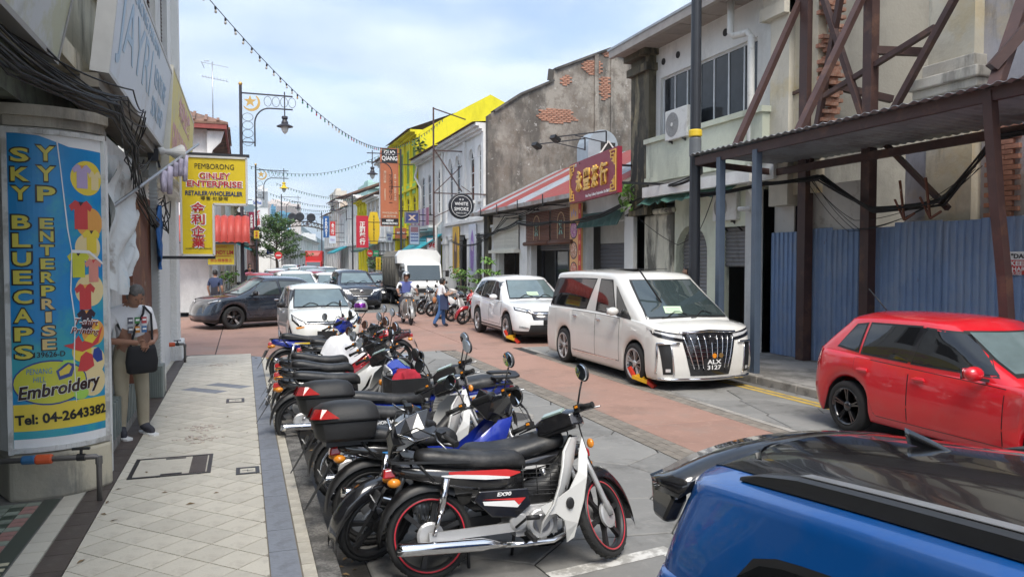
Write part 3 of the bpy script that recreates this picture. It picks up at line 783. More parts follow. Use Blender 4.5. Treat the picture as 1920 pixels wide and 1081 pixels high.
poly_uv('crack', [(.6, .368), (.8, .37), (.99, .41), (.99, .418), (.8, .38), (.6, .378)], .0172, p_w)
poly_uv('crack', [(.6, .37), (.58, .5), (.62, .6), (.6, .72), (.62, .86), (.626, .86), (.612, .72), (.632, .6), (.594, .5), (.61, .372)], .0169, p_w)
def ctxt(body, u, v, w, h, mat, off=.018, bold=.02, skew=0, rot=0):
    w *= KW; o = txt(body, w, h, mat, None, (0, 0), bold=bold, skew=skew, ext=.0012, off=0, rot=rot)
    c = uvp(u, v)
    b = bmesh.new(); b.from_mesh(o.data)
    for k in range(int(w/.05)):
        s = -w/2+.05*(k+.5); bmesh.ops.bisect_plane(b, geom=b.verts[:]+b.edges[:]+b.faces[:], plane_co=(s, 0, 0), plane_no=(1, 0, 0))
    for x in b.verts: x.co = arcp(c[0]+x.co.x, c[1]+x.co.y, off+x.co.z)
    b.to_mesh(o.data); b.free()
    o.parent = cg; o.matrix_parent_inverse = cg.matrix_basis.inverted()
p_gold = flat('print_gold', (.62, .54, .08)); p_tan = flat('print_tan', (.68, .5, .2))
def outl(ch, u, y, w, h, m):
    v = (y-245)/600.
    ctxt(ch, u, v, w*1.4, h*1.25, m_text_k, .0165, .05); ctxt(ch, u, v, w*1.14, h*1.03, m, .0195, .03)
for ch, y in zip('SKYBLUECAPS', (288, 324, 359, 413, 447, 482, 516, 553, 588, 623, 657)): outl(ch, .12, y+2, .135, .105, p_gold)
for ch, y in zip('YYP', (285, 323, 361)): outl(ch, .365, y, .135, .115, p_gold)
for ch, y in zip('ENTERPRISE', (417, 441, 467, 493, 518, 544, 569, 594, 620, 646)): outl(ch, .36, y, .045 if ch == 'I' else .1, .082, p_gold if y < 560 else p_tan)
ctxt('T-shirt\nPrinting', .75, .6+.02, .3, .15, p_w, .0165, .03, .2, -.12); ctxt('T-shirt\nPrinting', .75, .602+.02, .29, .14, flat('print_maroon', (.2, .03, .02)), .0185, .01, .2, -.12)
ctxt('PG 0139626-D', .28, .735-.035, .42, .045, m_text_k, .0165, .01)
ctxt('PENANG\nHILL', .26, .765, .22, .11, flat('print_sketch_blue', (.03, .2, .5)), .017, -.01, .1)
ctxt('Embroidery', .48, .815, .78, .15, p_w, .0172, .055, .25, .1); ctxt('Embroidery', .48, .815, .77, .14, flat('print_blackbrown', (.035, .015, .012)), .0192, .03, .25, .1)
ctxt('Tel: 04-2643382', .5, .9, .86, .085, m_text_k, .0165, .035, 0, .03)
# ---------------------------------------------------------------- left: end shophouse with the white pillar
es = thing('end_shophouse', 'white roughcast end shophouse on the side-street corner with brown shuttered upper windows', 'shophouse', (-1.5, 14.5, .14))
def hang(o, t):
    o.parent = t; o.matrix_parent_inverse = t.matrix_basis.inverted(); return o
M_es, L_es = LM(12.35, 17.3, -1.32)
part('wall', wall_open(MB(M_es), L_es, 3.3, 9.6, [(.5, 1.75, 5.7, 8.2), (2.6, 3.9, 5.7, 8.2)], .28), pl_white, es)
for a in (.5, 2.62):
    w = hang(window(None, M_es, a, a+1.25, 5.7, 8.2, m_brown, m_pane, .1, 0, (2, 1), sill=None), es)
    lv = MB(M_es)
    for k in range(34): lv.box((a+.625, .1, 5.78+.07*k), (1.1, .05, .012), rx=.6)
    hang(lv.build('louvre', m_brown, None), es)
part('end_wall', MB().bx(-9, -1.31, 17.05, 17.3, .13, 9.6).bx(-1.36, -1.18, 17.02, 17.34, 3.3, 9.6), pl_white, es)
part('ground_wall', MB().bx(-1.5, -1.33, 12.36, 16.1, .14, 3.4), pl_rough, es)
part('pillar', MB().bx(-1.85, -1.2, 16.1, 16.78, .14, 3.45), pl_rough, es, bevel=.02)
part('pillar_plinth', MB().bx(-1.88, -1.13, 16.03, 16.84, .13, .52), pl_rough, es, bevel=.03)
part('ledge', MB().bx(-1.62, -1.1, 12.36, 17.35, 3.3, 3.42), pl_white, es)
part('roof_eave', MB().bx(-2, -.75, 12, 17.6, 9.6, 9.72), m_brown, es)
drainpipe('drainpipe', 'white plastic drainpipe with elbow at the foot beside the rusty board', [(-1.22, 12.36, 3.4), (-1.22, 12.36, .72), (-1.18, 12.34, .58), (-1.14, 12.32, .5), (-1.14, 12.32, .16)], .05)
bx_ = thing('meter_grille', 'small dark ribbed box at the foot of the white drainpipe', 'box', (-1.2, 12.0, .15)); gm = MB()
for k in range(7): gm.bx(-.08+.028*k, -.07+.028*k, -.24, -.215, .02, .42)
gm.bx(-.09, .11, -.215, .15, 0, .45); gm.build('casing', mk('grey_green_grille', (.17, .2, .19)), bx_)
# water pipes with taps
def tap_pipe(label, o, rz, L, side):
    t = thing('water_pipe', label, 'pipe', o, rz)
    mp = mk('galvanised_pipe', (.17, .16, .15), .5, .5, var=.3)
    MB().tube([(-L, 0, .36), (-.02, 0, .36), (0, 0, .34), (0, 0, 0)], .022, 10).build('pipe', mp, t)
    MB().lathe([(.034, -.06), (.04, -.05), (.04, .05), (.034, .06)], 12, Matrix.Translation((-L*.42, 0, .36)) @ Matrix.Rotation(pi/2, 4, 'Y')).build('coupling', flat('orange_coupling', (.62, .1, .03)), t)
    MB().lathe([(.03, -.05), (.036, -.04), (.036, .04), (.03, .05)], 12, Matrix.Translation((-L*.42-.11, 0, .36)) @ Matrix.Rotation(pi/2, 4, 'Y')).build('coupling', flat('blue_coupling', (.03, .12, .25)), t)
    MB().lathe([(.03, -.03), (.03, .03)], 10, Matrix.Translation((-.13, 0, .36)) @ Matrix.Rotation(pi/2, 4, 'Y')).tube([(-.13, 0, .38), (-.13, 0, .42)], .012).box((-.13, 0, .43), (.13, .03, .018)).build('valve', m_black, t)
    MB().lathe([(.028, -.03), (.028, .03)], 10, Matrix.Translation((0, 0, .33))).build('elbow', mp, t)
tap_pipe('rusty water pipe with orange coupling along the base of the blue sign column', (-1.12, 6.9, .15), atan2(-.1, .9), .95, 1)
tap_pipe('small water pipe with tap at the foot of the white roughcast pillar', (-1.06, 15.75, .14), .12, .55, 1)
# hanging things on this side
tb = MB(); tb.smooth = True
nu, nv = 30, 30; rows = []
for i in range(nv+1):
    v = i/nv; row = []
    for j in range(nu+1):
        u = j/nu
        y = 8.6+2.05*u*(1-.5*v)+.07*sin(v*7); z = 3.15-1.32*v+.1*sin(u*5+v*3)-.25*u*(1-v)
        row.append((-1.27+.06*u+.045*sin(u*11+v*4)+.035*sin(v*13+u*5)+.03*sin(u*25+v*17), y, z))
    rows.append(row)
tb.loft(rows, cap=False, closed=False)
tag(tb.build('torn_banner', mk('torn_vinyl', (.62, .63, .61), .8, var=.12, bump=.6, bsc=9, dirt=[((.2, .15, .1), .7, .57, 3, 1), ((.25, .45, .55), .7, .64, 1.6, .4)])), 'crumpled white torn banner sagging on the wall behind the man', 'banner')
tp = MB(); tp.smooth = True
tp.loft([[(-1.12+.03*sin(a*3+k), 12.0+.22*cos(a)*(.5+.5*sin(k*.7)), 2.85-.17*k+.04*sin(a)) for a in [q*pi/5 for q in range(10)]] for k in range(6)])
tag(tp.build('tarpaulin', mk('blue_tarp', (.02, .12, .35), .5, var=.3)), 'small bunched blue tarpaulin behind the torn banner', 'tarpaulin')
def faded(name, c): return mk(name, c, .5, var=.06, sc=2, dirt=[((.45, .42, .38), .5, .56, 1.2, .6)])
jm = faded('faded_white_sign', (.62, .66, .7)); jb = flat('faded_blue_letter', (.34, .47, .6))
j0, j1 = V((-1.14, 7.5, 3.74)), V((-1.14, 12.45, 3.74))
Mj = frame((-1.02, 10.0, 4.3), (0, 1, 0), (.12, 0, 1))
sign('shop_sign', 'faded pale JAYRI VENTURE sign above the cables, lettering almost bleached away', 'sign', Mj, 4.95, 1.12, jm,
     [('PEMBORONG PAKAIAN', -.7, .43, 3.0, .13, jb, .01), ('JAYRI', -1.0, -.05, 2.5, .72, jb, .0), ('VENTURE', 1.2, .1, 1.4, .24, jb), ('SDN BHD', 1.2, -.26, 1.3, .24, jb)], .14, mk('sign_edge', (.5, .5, .49), .5))
part('sign_soffit', MB().bx(-1.5, -1.16, 7.5, 12.4, 3.6, 3.72), mk('grimy_soffit', (.2, .18, .15), .9, var=.3), cs)
gy = faded('faded_yellow_sign', (.66, .55, .16)); gr_ = flat('faded_pink_letter', (.6, .3, .3))
sign('shop_sign', 'faded yellow GINLEY sign lying flat on the wall above the yellow hanging sign', 'sign', frame((-.98, 14.9, 4.18), (0, 1, 0), (.06, 0, 1)), 5.0, 1.55, gy,
     [('金利企業', .1, .45, 2.6, .42, gr_, .03), ('GINLEY ENTERPRISE', 0, -.2, 4.3, .5, gr_, .03), ('RETAILER WHOLESALER', 0, -.58, 3.6, .14, gr_)], .1, mk('sign_edge2', (.6, .58, .5), .5))
wm = faded('mouldy_white_sign', (.5, .52, .5))
sign('shop_sign', 'blank mouldy white sign at the top of the corner shop nearest the camera', 'sign', frame((-1.1, 3.9, 4.25), (0, 1, 0), (.22, 0, 1)), 5.0, 1.45, mk('mouldy_sign', (.5, .52, .52), .5, var=.1, sc=2, dirt=[((.4, .4, .2), .7, .5, 1.2, .4), ((.3, .3, .25), .5, .55, 2, .5)]), [], .12, mk('sign_edge3', (.3, .29, .27), .5))
# the yellow hanging sign
gs = thing('hanging_sign', 'bright yellow L-shaped GINLEY ENTERPRISE sign hanging over the pavement', 'sign', (-.48, 14, 2.18))
P0 = [atY(338, 292, 14.), atY(462, 297, 14.), atY(462, 385, 14.), atY(400, 385, 14.), atY(400, 480, 14.), atY(338, 478, 14.)]
xL, xR, xM = P0[0].x, P0[1].x, P0[3].x; zT, zM, zB = P0[0].z, P0[2].z+.01, P0[5].z
part('board', MB().prism([(xL, zT), (xR, zT), (xR, zM), (xM, zM), (xM, zB), (xL, zB)], 14, 14.16, 'y'), mk('sign_yellow', (.74, .55, .012), .35, var=.04, sc=2, dirt=(.5, .36, .05), damt=.4, dlow=.53, dsc=1.8, streak=.3), gs)
fr_ = MB(); e = .022; q = [(xL, zT), (xR, zT), (xR, zM), (xM, zM), (xM, zB), (xL, zB)]
for a, b in zip(q, q[1:]+q[:1]): fr_.bar((a[0], 14.08, a[1]), (b[0], 14.08, b[1]), .2, .035, up=(0, 0, 1) if abs(a[1]-b[1]) < .01 else (1, 0, 0))
part('frame', fr_, mk('sign_trim', (.6, .6, .58), .4), gs)
MG = frame(((xL+xR)/2, 13.998, (zT+zB)/2), (1, 0, 0)); wG, hG = xR-xL, zT-zB
def gt(body, px, py, wp, hp, mat, bold=0, off=.003):
    k = wG/124.; txt(body, wp*k, hp*k, mat, None, ((px-400)*k, -(py-385.5)*k), bold=bold, off=off, M=MG); o = COL.objects[-1]; hang(o, gs)
gt('PEMBORONG', 401, 306, 74, 10.5, m_text_k, 0)
gt('GINLEY', 401, 325, 61, 14.5, m_text_w, .07, .002); gt('GINLEY', 401, 325, 57, 12, m_text_r, .02, .007)
gt('ENTERPRISE', 401, 341, 107, 14.5, m_text_w, .07, .002); gt('ENTERPRISE', 401, 341, 103, 12, m_text_r, .02, .0075)
gt('RETAILER·WHOLESALER', 400, 360, 108, 9.5, flat('lettering_navy', (.02, .04, .12)), .03)
gt('零售·批發商', 400, 370, 52, 8, m_text_k, 0)
for i, ch in enumerate('金利企業'): gt(ch, 369, 389+23*i, 30, 25, m_text_w, .07, .002); gt(ch, 369, 389+23*i, 25, 21, m_text_r, .02, .007)
gt('202203171679 (JR0136964-X)', 369, 471, 48, 4, m_text_k)
part('bracket', MB().bar((-1.4, 14.08, zT+.05), (xR+.05, 14.08, zT+.05), .05), m_darkmetal, gs)
part('bracket', MB().bar((-1.4, 14.08, zB-.04), (xM+.02, 14.08, zB-.04), .05), m_darkmetal, gs)
# loudspeaker, pole with rag, cables
hs = thing('loudspeaker', 'small pale horn loudspeaker under the faded yellow wall sign', 'loudspeaker', (-1.05, 12.1, 3.66)); Mh = Matrix.Rotation(.6, 4, 'Z') @ Matrix.Rotation(pi/2, 4, 'Y')
MB().lathe([(.12, .26), (.13, .26), (.1, .2), (.05, .1), (.035, 0), (.06, -.02), (.06, -.12), (0, -.13)], 18, Mh).build('horn', mk('horn_grey', (.5, .49, .46), .5), hs)
MB().bar((-.1, -.1, 0), (-.05, -.1, -.25), .03).box((-.12, -.15, -.08), (.14, .2, .16)).build('mount', m_darkmetal, hs)
pl = thing('flag_pole', 'slanting grey pole with rags tied along it above the torn banner', 'pole', tuple(atY(205, 392, 8.9)))
a_, b_ = atY(205, 392, 8.9), atY(372, 270, 13.3)
part('pole', MB().tube([a_, b_], .02, 8), mk('pole_grey', (.35, .36, .37), .4, .4), pl)
rg = MB(); rg.smooth = True
for k in range(5):
    c = a_.lerp(b_, .5+.07*k); rg.loft([[(c.x+.05*cos(t)*(1-.1*q), c.y+.12*sin(t)*(1+.3*sin(q+k)), c.z-.02-.09*q*(1+.4*sin(k*2))) for t in [w*pi/4 for w in range(8)]] for q in range(4)])
part('rag', rg, mk('faded_rag', (.5, .45, .55), .9, var=.5, sc=6), pl)
def cable(name, label, pts, r=.012, sag=.0, n=14, mat=None, group='cables along the shopfronts', strands=1, spread=.05, cat='cable'):
    m = MB()
    for s_ in range(strands):
        ps = []
        of = [V((U(-spread, spread), U(-spread, spread), U(-spread, spread))) for _ in pts]
        for i, (a, b) in enumerate(zip(pts, pts[1:])):
            a, b = V(a)+of[i], V(b)+of[i+1]; sg = sag*(1+U(-.3, .3))
            for k in range(n if i == len(pts)-2 else n-0):
                t = k/(n-1 if i == len(pts)-2 else n); p = a.lerp(b, t); p.z -= 4*sg*t*(1-t)*(b-a).length; ps.append(p)
        m.tube(ps, r, 5)
    return tag(m.build(name, mat or m_cable), label, cat, group)
cable('cable_bundle', 'thick sagging black cable bundle running from the corner shop beam past the sign tops', [(-1.3, 4.0, 3.35), (-1.28, 5.5, 3.28), (-1.0, 7.2, 3.36), (-1.05, 8.6, 3.3), (-1.2, 10.2, 2.95), (-1.15, 11.8, 2.6), (-1.2, 12.6, 2.65)], .009, .012, strands=8, spread=.07)
cable('cable_bundle', 'thin loose cables looping over the round column capital', [(-1.4, 5.5, 3.6), (-.98, 7.2, 3.5), (-1.0, 8.4, 3.5), (-1.2, 9.4, 3.3), (-1.2, 12, 3.5)], .007, .05, strands=5, spread=.12)
cable('cable_coil', 'tangled coil of black cable hanging beside the yellow hanging sign', [(-1.15+.12*cos(t*1.1), 12.5+.25*sin(t*.7), 2.75+.28*sin(t*1.3)) for t in range(26)], .009, 0, 4, spread=.04)
cable('cable_bundle', 'dark cables behind the mouldy white sign along the corner shop', [(-1.4, 4.2, 3.6), (-1.3, 6.2, 3.5), (-1.12, 8.2, 3.62), (-1.2, 11, 3.5)], .009, .03, strands=4, spread=.06)
# ---------------------------------------------------------------- right: derelict building, bracing, hoarding, canopy
rb = thing('derelict_building', 'roofless derelict building with grey render, broken brick edge and cornice fragments behind blue hoarding', 'building', (11.5, 8, .13))
part('party_wall', MB().bx(10.62, 24, 12.25, 12.6, .13, 11.5), pl_ruin, rb)
part('rear_wall', MB().bx(14.5, 14.8, -6, 12.25, .13, 11), pl_ruin, rb)
# broken facade stub beside the white shophouse: courses of brick biting into cream plaster
part('facade_stub', MB().bx(10.42, 10.62, 11.95, 12.62, 3.4, 11.5), plaster('ochre_stub_plaster', (.62, .55, .42), .5, .56, patch=(.55, .42, .16)), rb)
bmj = [MB().bx(-.11, .11, -.055, .055, -.034, .034).mesh('brick', m_bricks)]
for k in range(84):
    z = 4.3+.078*k; w = U(0, .1)
    if z > 10.8: break
    for i in range(2):
        if rnd.random() < .12: continue
        o = link('brick', bmj[0], None, (10.47+.06*rnd.random()+.21*i+.1*(k % 2), 11.93-w-U(0, .03), z), U(-.12, .12)); hang(o, rb)
part('pilaster', MB().bx(10.75, 11.1, 8.9, 9.75, .13, 11), plaster('cream_ruin_plaster', (.60, .55, .44), .5, .55, patch=(.58, .48, .3)), rb)
part('cornice_fragment', MB().bx(10.66, 11.12, 8.8, 9.85, 4.62, 4.76).bx(10.6, 11.12, 8.72, 9.92, 4.76, 4.9).bx(10.52, 11.12, 8.66, 9.98, 4.9, 5.07).bx(10.68, 11.12, 8.84, 9.8, 5.07, 5.3), plaster('broken_cornice', (.56, .52, .45), .75, .5), rb, bevel=.02)
part('facade_wall', MB().bx(10.95, 11.3, -6, 8.9, .13, 11).bx(11.0, 11.3, 9.75, 10.4, .13, 4.1), pl_peel, rb)
part('concrete_stub', MB().bx(10.5, 10.95, 7.6, 7.85, 3.75, 3.95), m_conc, rb)
for k in range(60):
    z = 2.4+.078*(k % 30); o = link('brick', bmj[0], None, (10.94, 8.35+.23*(k//30)+.1*(k % 2), z), pi/2+U(-.05, .05)); hang(o, rb)
for a_ in ((10.9, 12.2), (12.75, 13.35)): part('boarded_panel', MB().bx(10.58, 10.615, a_[0], a_[1], 2.2, 3.55), mk('off_white_panel', (.58, .57, .54), .7, var=.05, dirt=(.25, .22, .18), dsc=3, damt=.5, dlow=.6), rb)
sf = thing('steel_bracing', 'dark brown steel bracing frame propping the derelict facade', 'steel frame', (10.4, 10, .13))
def beam(a, b, w, h=None, name='strut', t=sf, mat=m_brown): return part(name, MB().bar(a, b, w, h or w), mat, t)
beam((10.4, 12.22, .13), (10.4, 12.22, 11), .19, .22, 'column'); beam((10.4, 10.62, .13), (10.4, 10.62, 11), .17, .2, 'column'); beam((10.4, 5.8, .13), (10.4, 5.8, 11), .2, .24, 'column')
beam((8.45, 11.8, 4.1), (11.9, 12.9, 9.6), .11, name='raker'); beam((8.45, 10.15, 4.1), (11.9, 11.2, 9.0), .11, name='raker'); beam((8.45, 6.72, 4.12), (11.9, 7.9, 9.2), .14, name='raker')
beam((10.4, 12.0, 7.5), (10.35, 10.7, 4.55), .1, name='brace'); beam((10.4, 12.1, 3.9), (10.4, 11.2, 7.6), .1, name='brace')
beam((10.4, 8.6, 6.6), (10.4, 10.35, 4.3), .1, name='brace'); beam((10.4, 10.5, 4.3), (10.4, 9.0, 2.9), .08, name='brace')
beam((10.4, 12.1, 5.1), (10.4, 9.3, 5.78), .09, name='tie'); beam((10.4, 10.6, 5.75), (11.9, 10.1, 5.7), .13, name='tie'); beam((10.4, 12.2, 5.6), (11.9, 11.6, 5.2), .13, name='tie')
beam((10.4, 8.9, 7.2), (10.4, 5.8, 5.2), .1, name='brace'); beam((10.4, 12.22, 5.45), (10.4, 13.2, 5.35), .06, name='tie'); beam((8.5, 6.8, 4.4), (10.4, 5.8, 7.0), .12, name='raker')
cp = thing('steel_canopy', 'corrugated metal canopy on steel posts over the right-hand footpath', 'canopy', (9.4, 8, .13))
part('front_beam', MB().bar((8.4, 13.0, 4.02), (8.4, -1, 4.1), .08, .16), m_brown, cp)
part('back_beam', MB().bar((10.3, 13.2, 3.88), (10.3, -1, 3.98), .08, .14), m_brown, cp)
part('end_beam', MB().bar((8.4, 12.95, 4.0), (10.3, 13.1, 3.9), .07, .12), m_brown, cp)
for k in range(14):
    y = 12.95-1.0*k; M_ = Matrix.Translation((8.25, y, 4.14)) @ Matrix.Rotation(-pi/2, 4, 'Z') @ Matrix.Rotation(-.045, 4, 'X') ; corr = corrugated(M_, 1.02, 2.25, .17, .03, m_greyroof, 'roof_sheet', None); hang(corr, cp)
for y in (11.08, 12.14): part('post', MB().bar((8.4, y, .13), (8.4, y, 4.0), .12), m_bluesteel, cp); 
part('bent_post', MB().bar((8.4, 6.74, 4.1), (8.42, 6.62, 2.7), .115).bar((8.42, 6.62, 2.72), (8.47, 6.55, 1.9), .115).bar((8.47, 6.55, 1.92), (8.42, 6.35, .13), .115), m_brown, cp)['label'] = 'bent rusty brown post'
hd = thing('hoarding', 'blue corrugated metal hoarding closing off the derelict building', 'hoarding', (10.6, 8, .13))
y = 13.35
k = 0
while y > 0:
    w = .95; h = 2.55+U(-.04, .05)+(.12 if y < 8.3 else 0)
    M_ = Matrix.Translation((10.5+U(0, .03), y, .14)) @ Matrix.Rotation(-pi/2, 4, 'Z') @ Matrix.Rotation(pi/2, 4, 'X')
    o = corrugated(M_, w, h, .135, .028, m_hoard, 'sheet', None, round_=False, th=.003); hang(o, hd); y -= .805; k += 1
part('rail', MB().bar((10.6, 13.3, 2.2), (10.6, 0, 2.3), .05).bar((10.6, 13.3, .6), (10.6, 0, .6), .05), m_darkmetal, hd)
dg = thing('warning_sign', 'red and white DANGER KEEP OUT board on the blue hoarding at the right edge', 'sign', M=frame((10.46, 7.72, 2.0), (0, -1, 0)))
MB().bx(-.36, .36, -.11, .17, -.02, 0).build('board', m_red, dg); MB().bx(-.36, .36, .1, .22, -.019, .001).build('header', m_white, dg)
txt('"DANGER"', .5, .07, m_text_k, dg, (-.02, .155), bold=.03); txt('KEEP OUT', .56, .07, m_text_w, dg, (0, .05), bold=.03); txt('HARD HAT', .5, .06, m_text_w, dg, (0, -.03), bold=.02); txt('危險', .2, .06, m_text_w, dg, (-.2, -.09))
cable('cable_bundle', 'heavy black cables drooping under the canopy between its brown posts', [(8.5, 13.1, 3.4), (9.6, 12.4, 3.55), (10.2, 11.6, 3.65), (10.2, 10.3, 2.95), (10.25, 9.0, 3.0), (10.2, 8.1, 3.85), (10.2, 5.5, 4.05)], .017, .02, strands=7, spread=.06)
cable('cable_bundle', 'thin slack wires hanging off the heavy cables in front of the derelict wall', [(10.3, 12.0, 3.6), (10.3, 10.8, 2.7), (10.4, 9.6, 2.9), (10.4, 8.4, 3.5)], .006, .05, strands=4, spread=.12)
hk = thing('cable_hanger', 'pair of rusty wire hangers carrying the drooping cables', 'hanger', (10.2, 9.6, 3.0))
for y in (9.25, 9.75): part('hook', MB().bar((10.2, y, 3.4), (10.2, y-.1, 2.75), .03).bar((10.2, y-.1, 2.75), (10.2, y-.3, 2.85), .03).bar((10.2, y+.1, 3.1), (10.2, y-.1, 2.75), .025), m_rust, hk)
lp = thing('lamp_post', 'tall black lamp post with a yellow band rising in front of the white shophouse', 'lamp post', (8.42, 13.03, .13))
MB().lathe([(.16, 0), (.16, .25), (.115, .35), (.105, 4), (.095, 9.2)], 18).build('post', mk('black_post', (.025, .028, .035), .45, var=.15), lp)
MB().lathe([(.112, 4.38), (.13, 4.4), (.13, 4.5), (.112, 4.52)], 18).build('band', m_yellow, lp)
MB().lathe([(.112, 4.0), (.118, 4.02), (.118, 4.34), (.112, 4.36)], 18).build('sleeve', mk('grey_band', (.12, .13, .14), .5), lp)
# ---------------------------------------------------------------- right: white shophouse with air conditioners
ws = thing('white_shophouse', 'two-storey white shophouse with long dark upper window band and air conditioners', 'shophouse', (10.6, 15.6, .13))
M2, L2 = RM(12.62, 18.95)
def y2(y): return y-12.62
part('upper_wall', wall_open(MB(M2), L2, 5.2, 7.75, [(y2(13.75), y2(17.75), 5.28, 6.85)], .3), pl_white, ws)
hang(window(None, M2, y2(13.75), y2(17.75), 5.28, 6.85, mk('white_alu', (.7, .72, .73), .4), m_pane, .08, 0, (7, 1), .045), ws)
part('balcony_panel', MB(M2).bx(.55, y2(17.95), -.3, .28, 4.2, 5.2).bx(.5, y2(18.0), -.36, .28, 5.14, 5.26).bx(.5, y2(18.0), -.33, .28, 4.12, 4.24), pl_green, ws)
part('fascia', MB(M2).bx(.3, L2-.1, -.2, .3, 3.75, 4.11), pl_white, ws)
part('party_pilaster', MB(M2).bx(y2(17.98), L2, -.22, .35, 3.3, 7.85).bx(y2(17.9), L2+.05, -.34, .36, 7.1, 7.3).bx(y2(17.85), L2+.08, -.42, .37, 7.5, 7.86).bx(y2(17.94), L2+.03, -.27, .36, 3.3, 3.5), pl_black, ws)
part('right_pilaster', MB(M2).bx(-.02, .55, -.12, .3, 3.2, 8.4).bx(-.02, .75, -.25, .3, 7.0, 7.25).bx(-.02, .7, -.2, .31, 7.25, 7.5), plaster('cream_flaking', (.58, .54, .45), .4, .58, patch=(.55, .47, .3)), ws)
part('eave', MB(M2).bx(-.1, L2+.1, -.75, .1, 7.68, 7.74).bx(-.1, L2+.1, -.86, -.74, 7.6, 7.82), mk('eave_boards', (.34, .31, .28), .7, var=.2), ws)
for k in range(8): part('soffit_panel', MB(M2).bx(.05+.79*k, .05+.79*k+.76, -.72, 0, 7.655, 7.678), mk('soffit_brownish', (.3, .26, .23), .8, var=.15, orand=.1), ws)
part('roof', MB(M2).add([(-.15, -.88, 7.8), (L2+.15, -.88, 7.8), (L2+.15, 6, 10.6), (-.15, 6, 10.6), (-.15, -.88, 7.86), (L2+.15, -.88, 7.86), (L2+.15, 6, 10.66), (-.15, 6, 10.66)], [(0, 1, 2, 3), (4, 5, 6, 7), (0, 1, 5, 4), (0, 3, 7, 4), (1, 2, 6, 5)]), m_greyroof, ws)
for y in (14.9, 16.9, 17.6): part('vent_hole', MB().lathe([(.085, 0), (.085, .02), (0, .021)], 14, Matrix.Translation((10.4, y, 7.25)) @ Matrix.Rotation(-pi/2, 4, 'Y')), m_dark, ws)
part('pillar', MB(M2).bx(y2(17.0), y2(18.5), -.06, .5, .13, 3.3).bx(y2(16.95), y2(18.55), -.12, .52, 3.3, 3.45), plaster('mouldy_green_pillar', (.60, .58, .47), .85, .5, sc=1.6), ws, bevel=.12)
part('arcade_wall', wall_open(MB(M2 @ Matrix.Translation((.88, 0, 0))), y2(17.0)-.88, .13, 3.75, [(y2(15.55)-.88, y2(16.95)-.88, .13, 2.95, 1.0), (y2(14.1)-.88, y2(15.1)-.88, .13, 2.85)], .3), pl_green, ws)
part('right_pillar', MB(M2).bx(y2(13.5), y2(14.05), -.04, .34, .13, 3.6), pl_white, ws)
hang(shutter(None, M2, y2(15.6), y2(16.9), .15, 2.9, .22), ws); hang(shutter(None, M2, y2(14.12), y2(15.08), 1.95, 2.85, .2), ws)
part('inner_door', MB(M2).bx(y2(14.12), y2(15.08), .9, .95, .13, 2.2).bx(y2(14.5), y2(14.55), .84, .9, .13, 2.2), m_darkwall, ws)
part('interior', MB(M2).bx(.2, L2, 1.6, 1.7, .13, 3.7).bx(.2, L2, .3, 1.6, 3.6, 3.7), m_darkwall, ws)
part('torn_awning', MB(M2).loft([[(y2(14.0+.25*k), -.45-.08*sin(k*1.3), 3.62-.1*abs(sin(k*1.7))), (y2(14.0+.25*k), -.5-.08*sin(k*1.3), 3.60-.1*abs(sin(k*1.7))), (y2(14+.25*k), -.2, 3.78), (y2(14+.25*k), -.2, 3.8)] for k in range(17)]), mk('torn_green_cloth', (.07, .17, .13), .8, var=.3), ws)
part('awning_board', MB(M2).bx(.7, y2(17.8), -.5, -.3, 3.72, 3.98), pl_clean, ws)
ac_unit('air_conditioner', 'white air conditioner bracketed under the dark window band of the white shophouse', frame((10.0, 16.35, 5.42), (0, -1, 0)), 1.0, .74, .34)
ac_unit('air_conditioner', 'pale air conditioner tucked under the arcade of the white shophouse', frame((10.3, 14.75, 3.3), (0, -1, 0)), .9, .62, .3)
drainpipe('drainpipe', 'white drainpipe with an elbow at the top running down the white shophouse beside the canopy', [(10.0, 14.15, 7.7), (10.0, 14.15, 7.0), (10.05, 14.1, 6.92), (10.12, 13.72, 6.9), (10.15, 13.64, 6.8), (10.15, 13.6, 3.6), (10.3, 13.6, 3.4), (10.3, 13.6, .15)], .075)
cam_ = thing('security_camera', 'white security camera on the drainpipe beside the canopy', 'camera', (10.2, 13.9, 3.2)); MB().lathe([(.05, -.14), (.055, -.13), (.055, .1), (.04, .12), (0, .12)], 12, Matrix.Rotation(2.4, 4, 'Z') @ Matrix.Rotation(pi/2, 4, 'Y')).build('housing', m_white, cam_); MB().bar((0, 0, 0), (.1, -.1, -.05), .03).build('bracket', m_steel, cam_)
cable('cable_bundle', 'black cables crossing the white shophouse below its balcony panel', [(10.2, 19.3, 3.35), (10.0, 17, 3.95), (9.6, 14.6, 4.05), (8.6, 13.1, 3.95)], .02, .03, strands=3, spread=.05)
cable('wire', 'thin wire drooping across the mouldy green pillar', [(10.2, 18.6, 3.3), (10.25, 16.7, 2.5), (10.2, 15.6, 2.75), (8.5, 12.2, 3.8)], .009, .03)
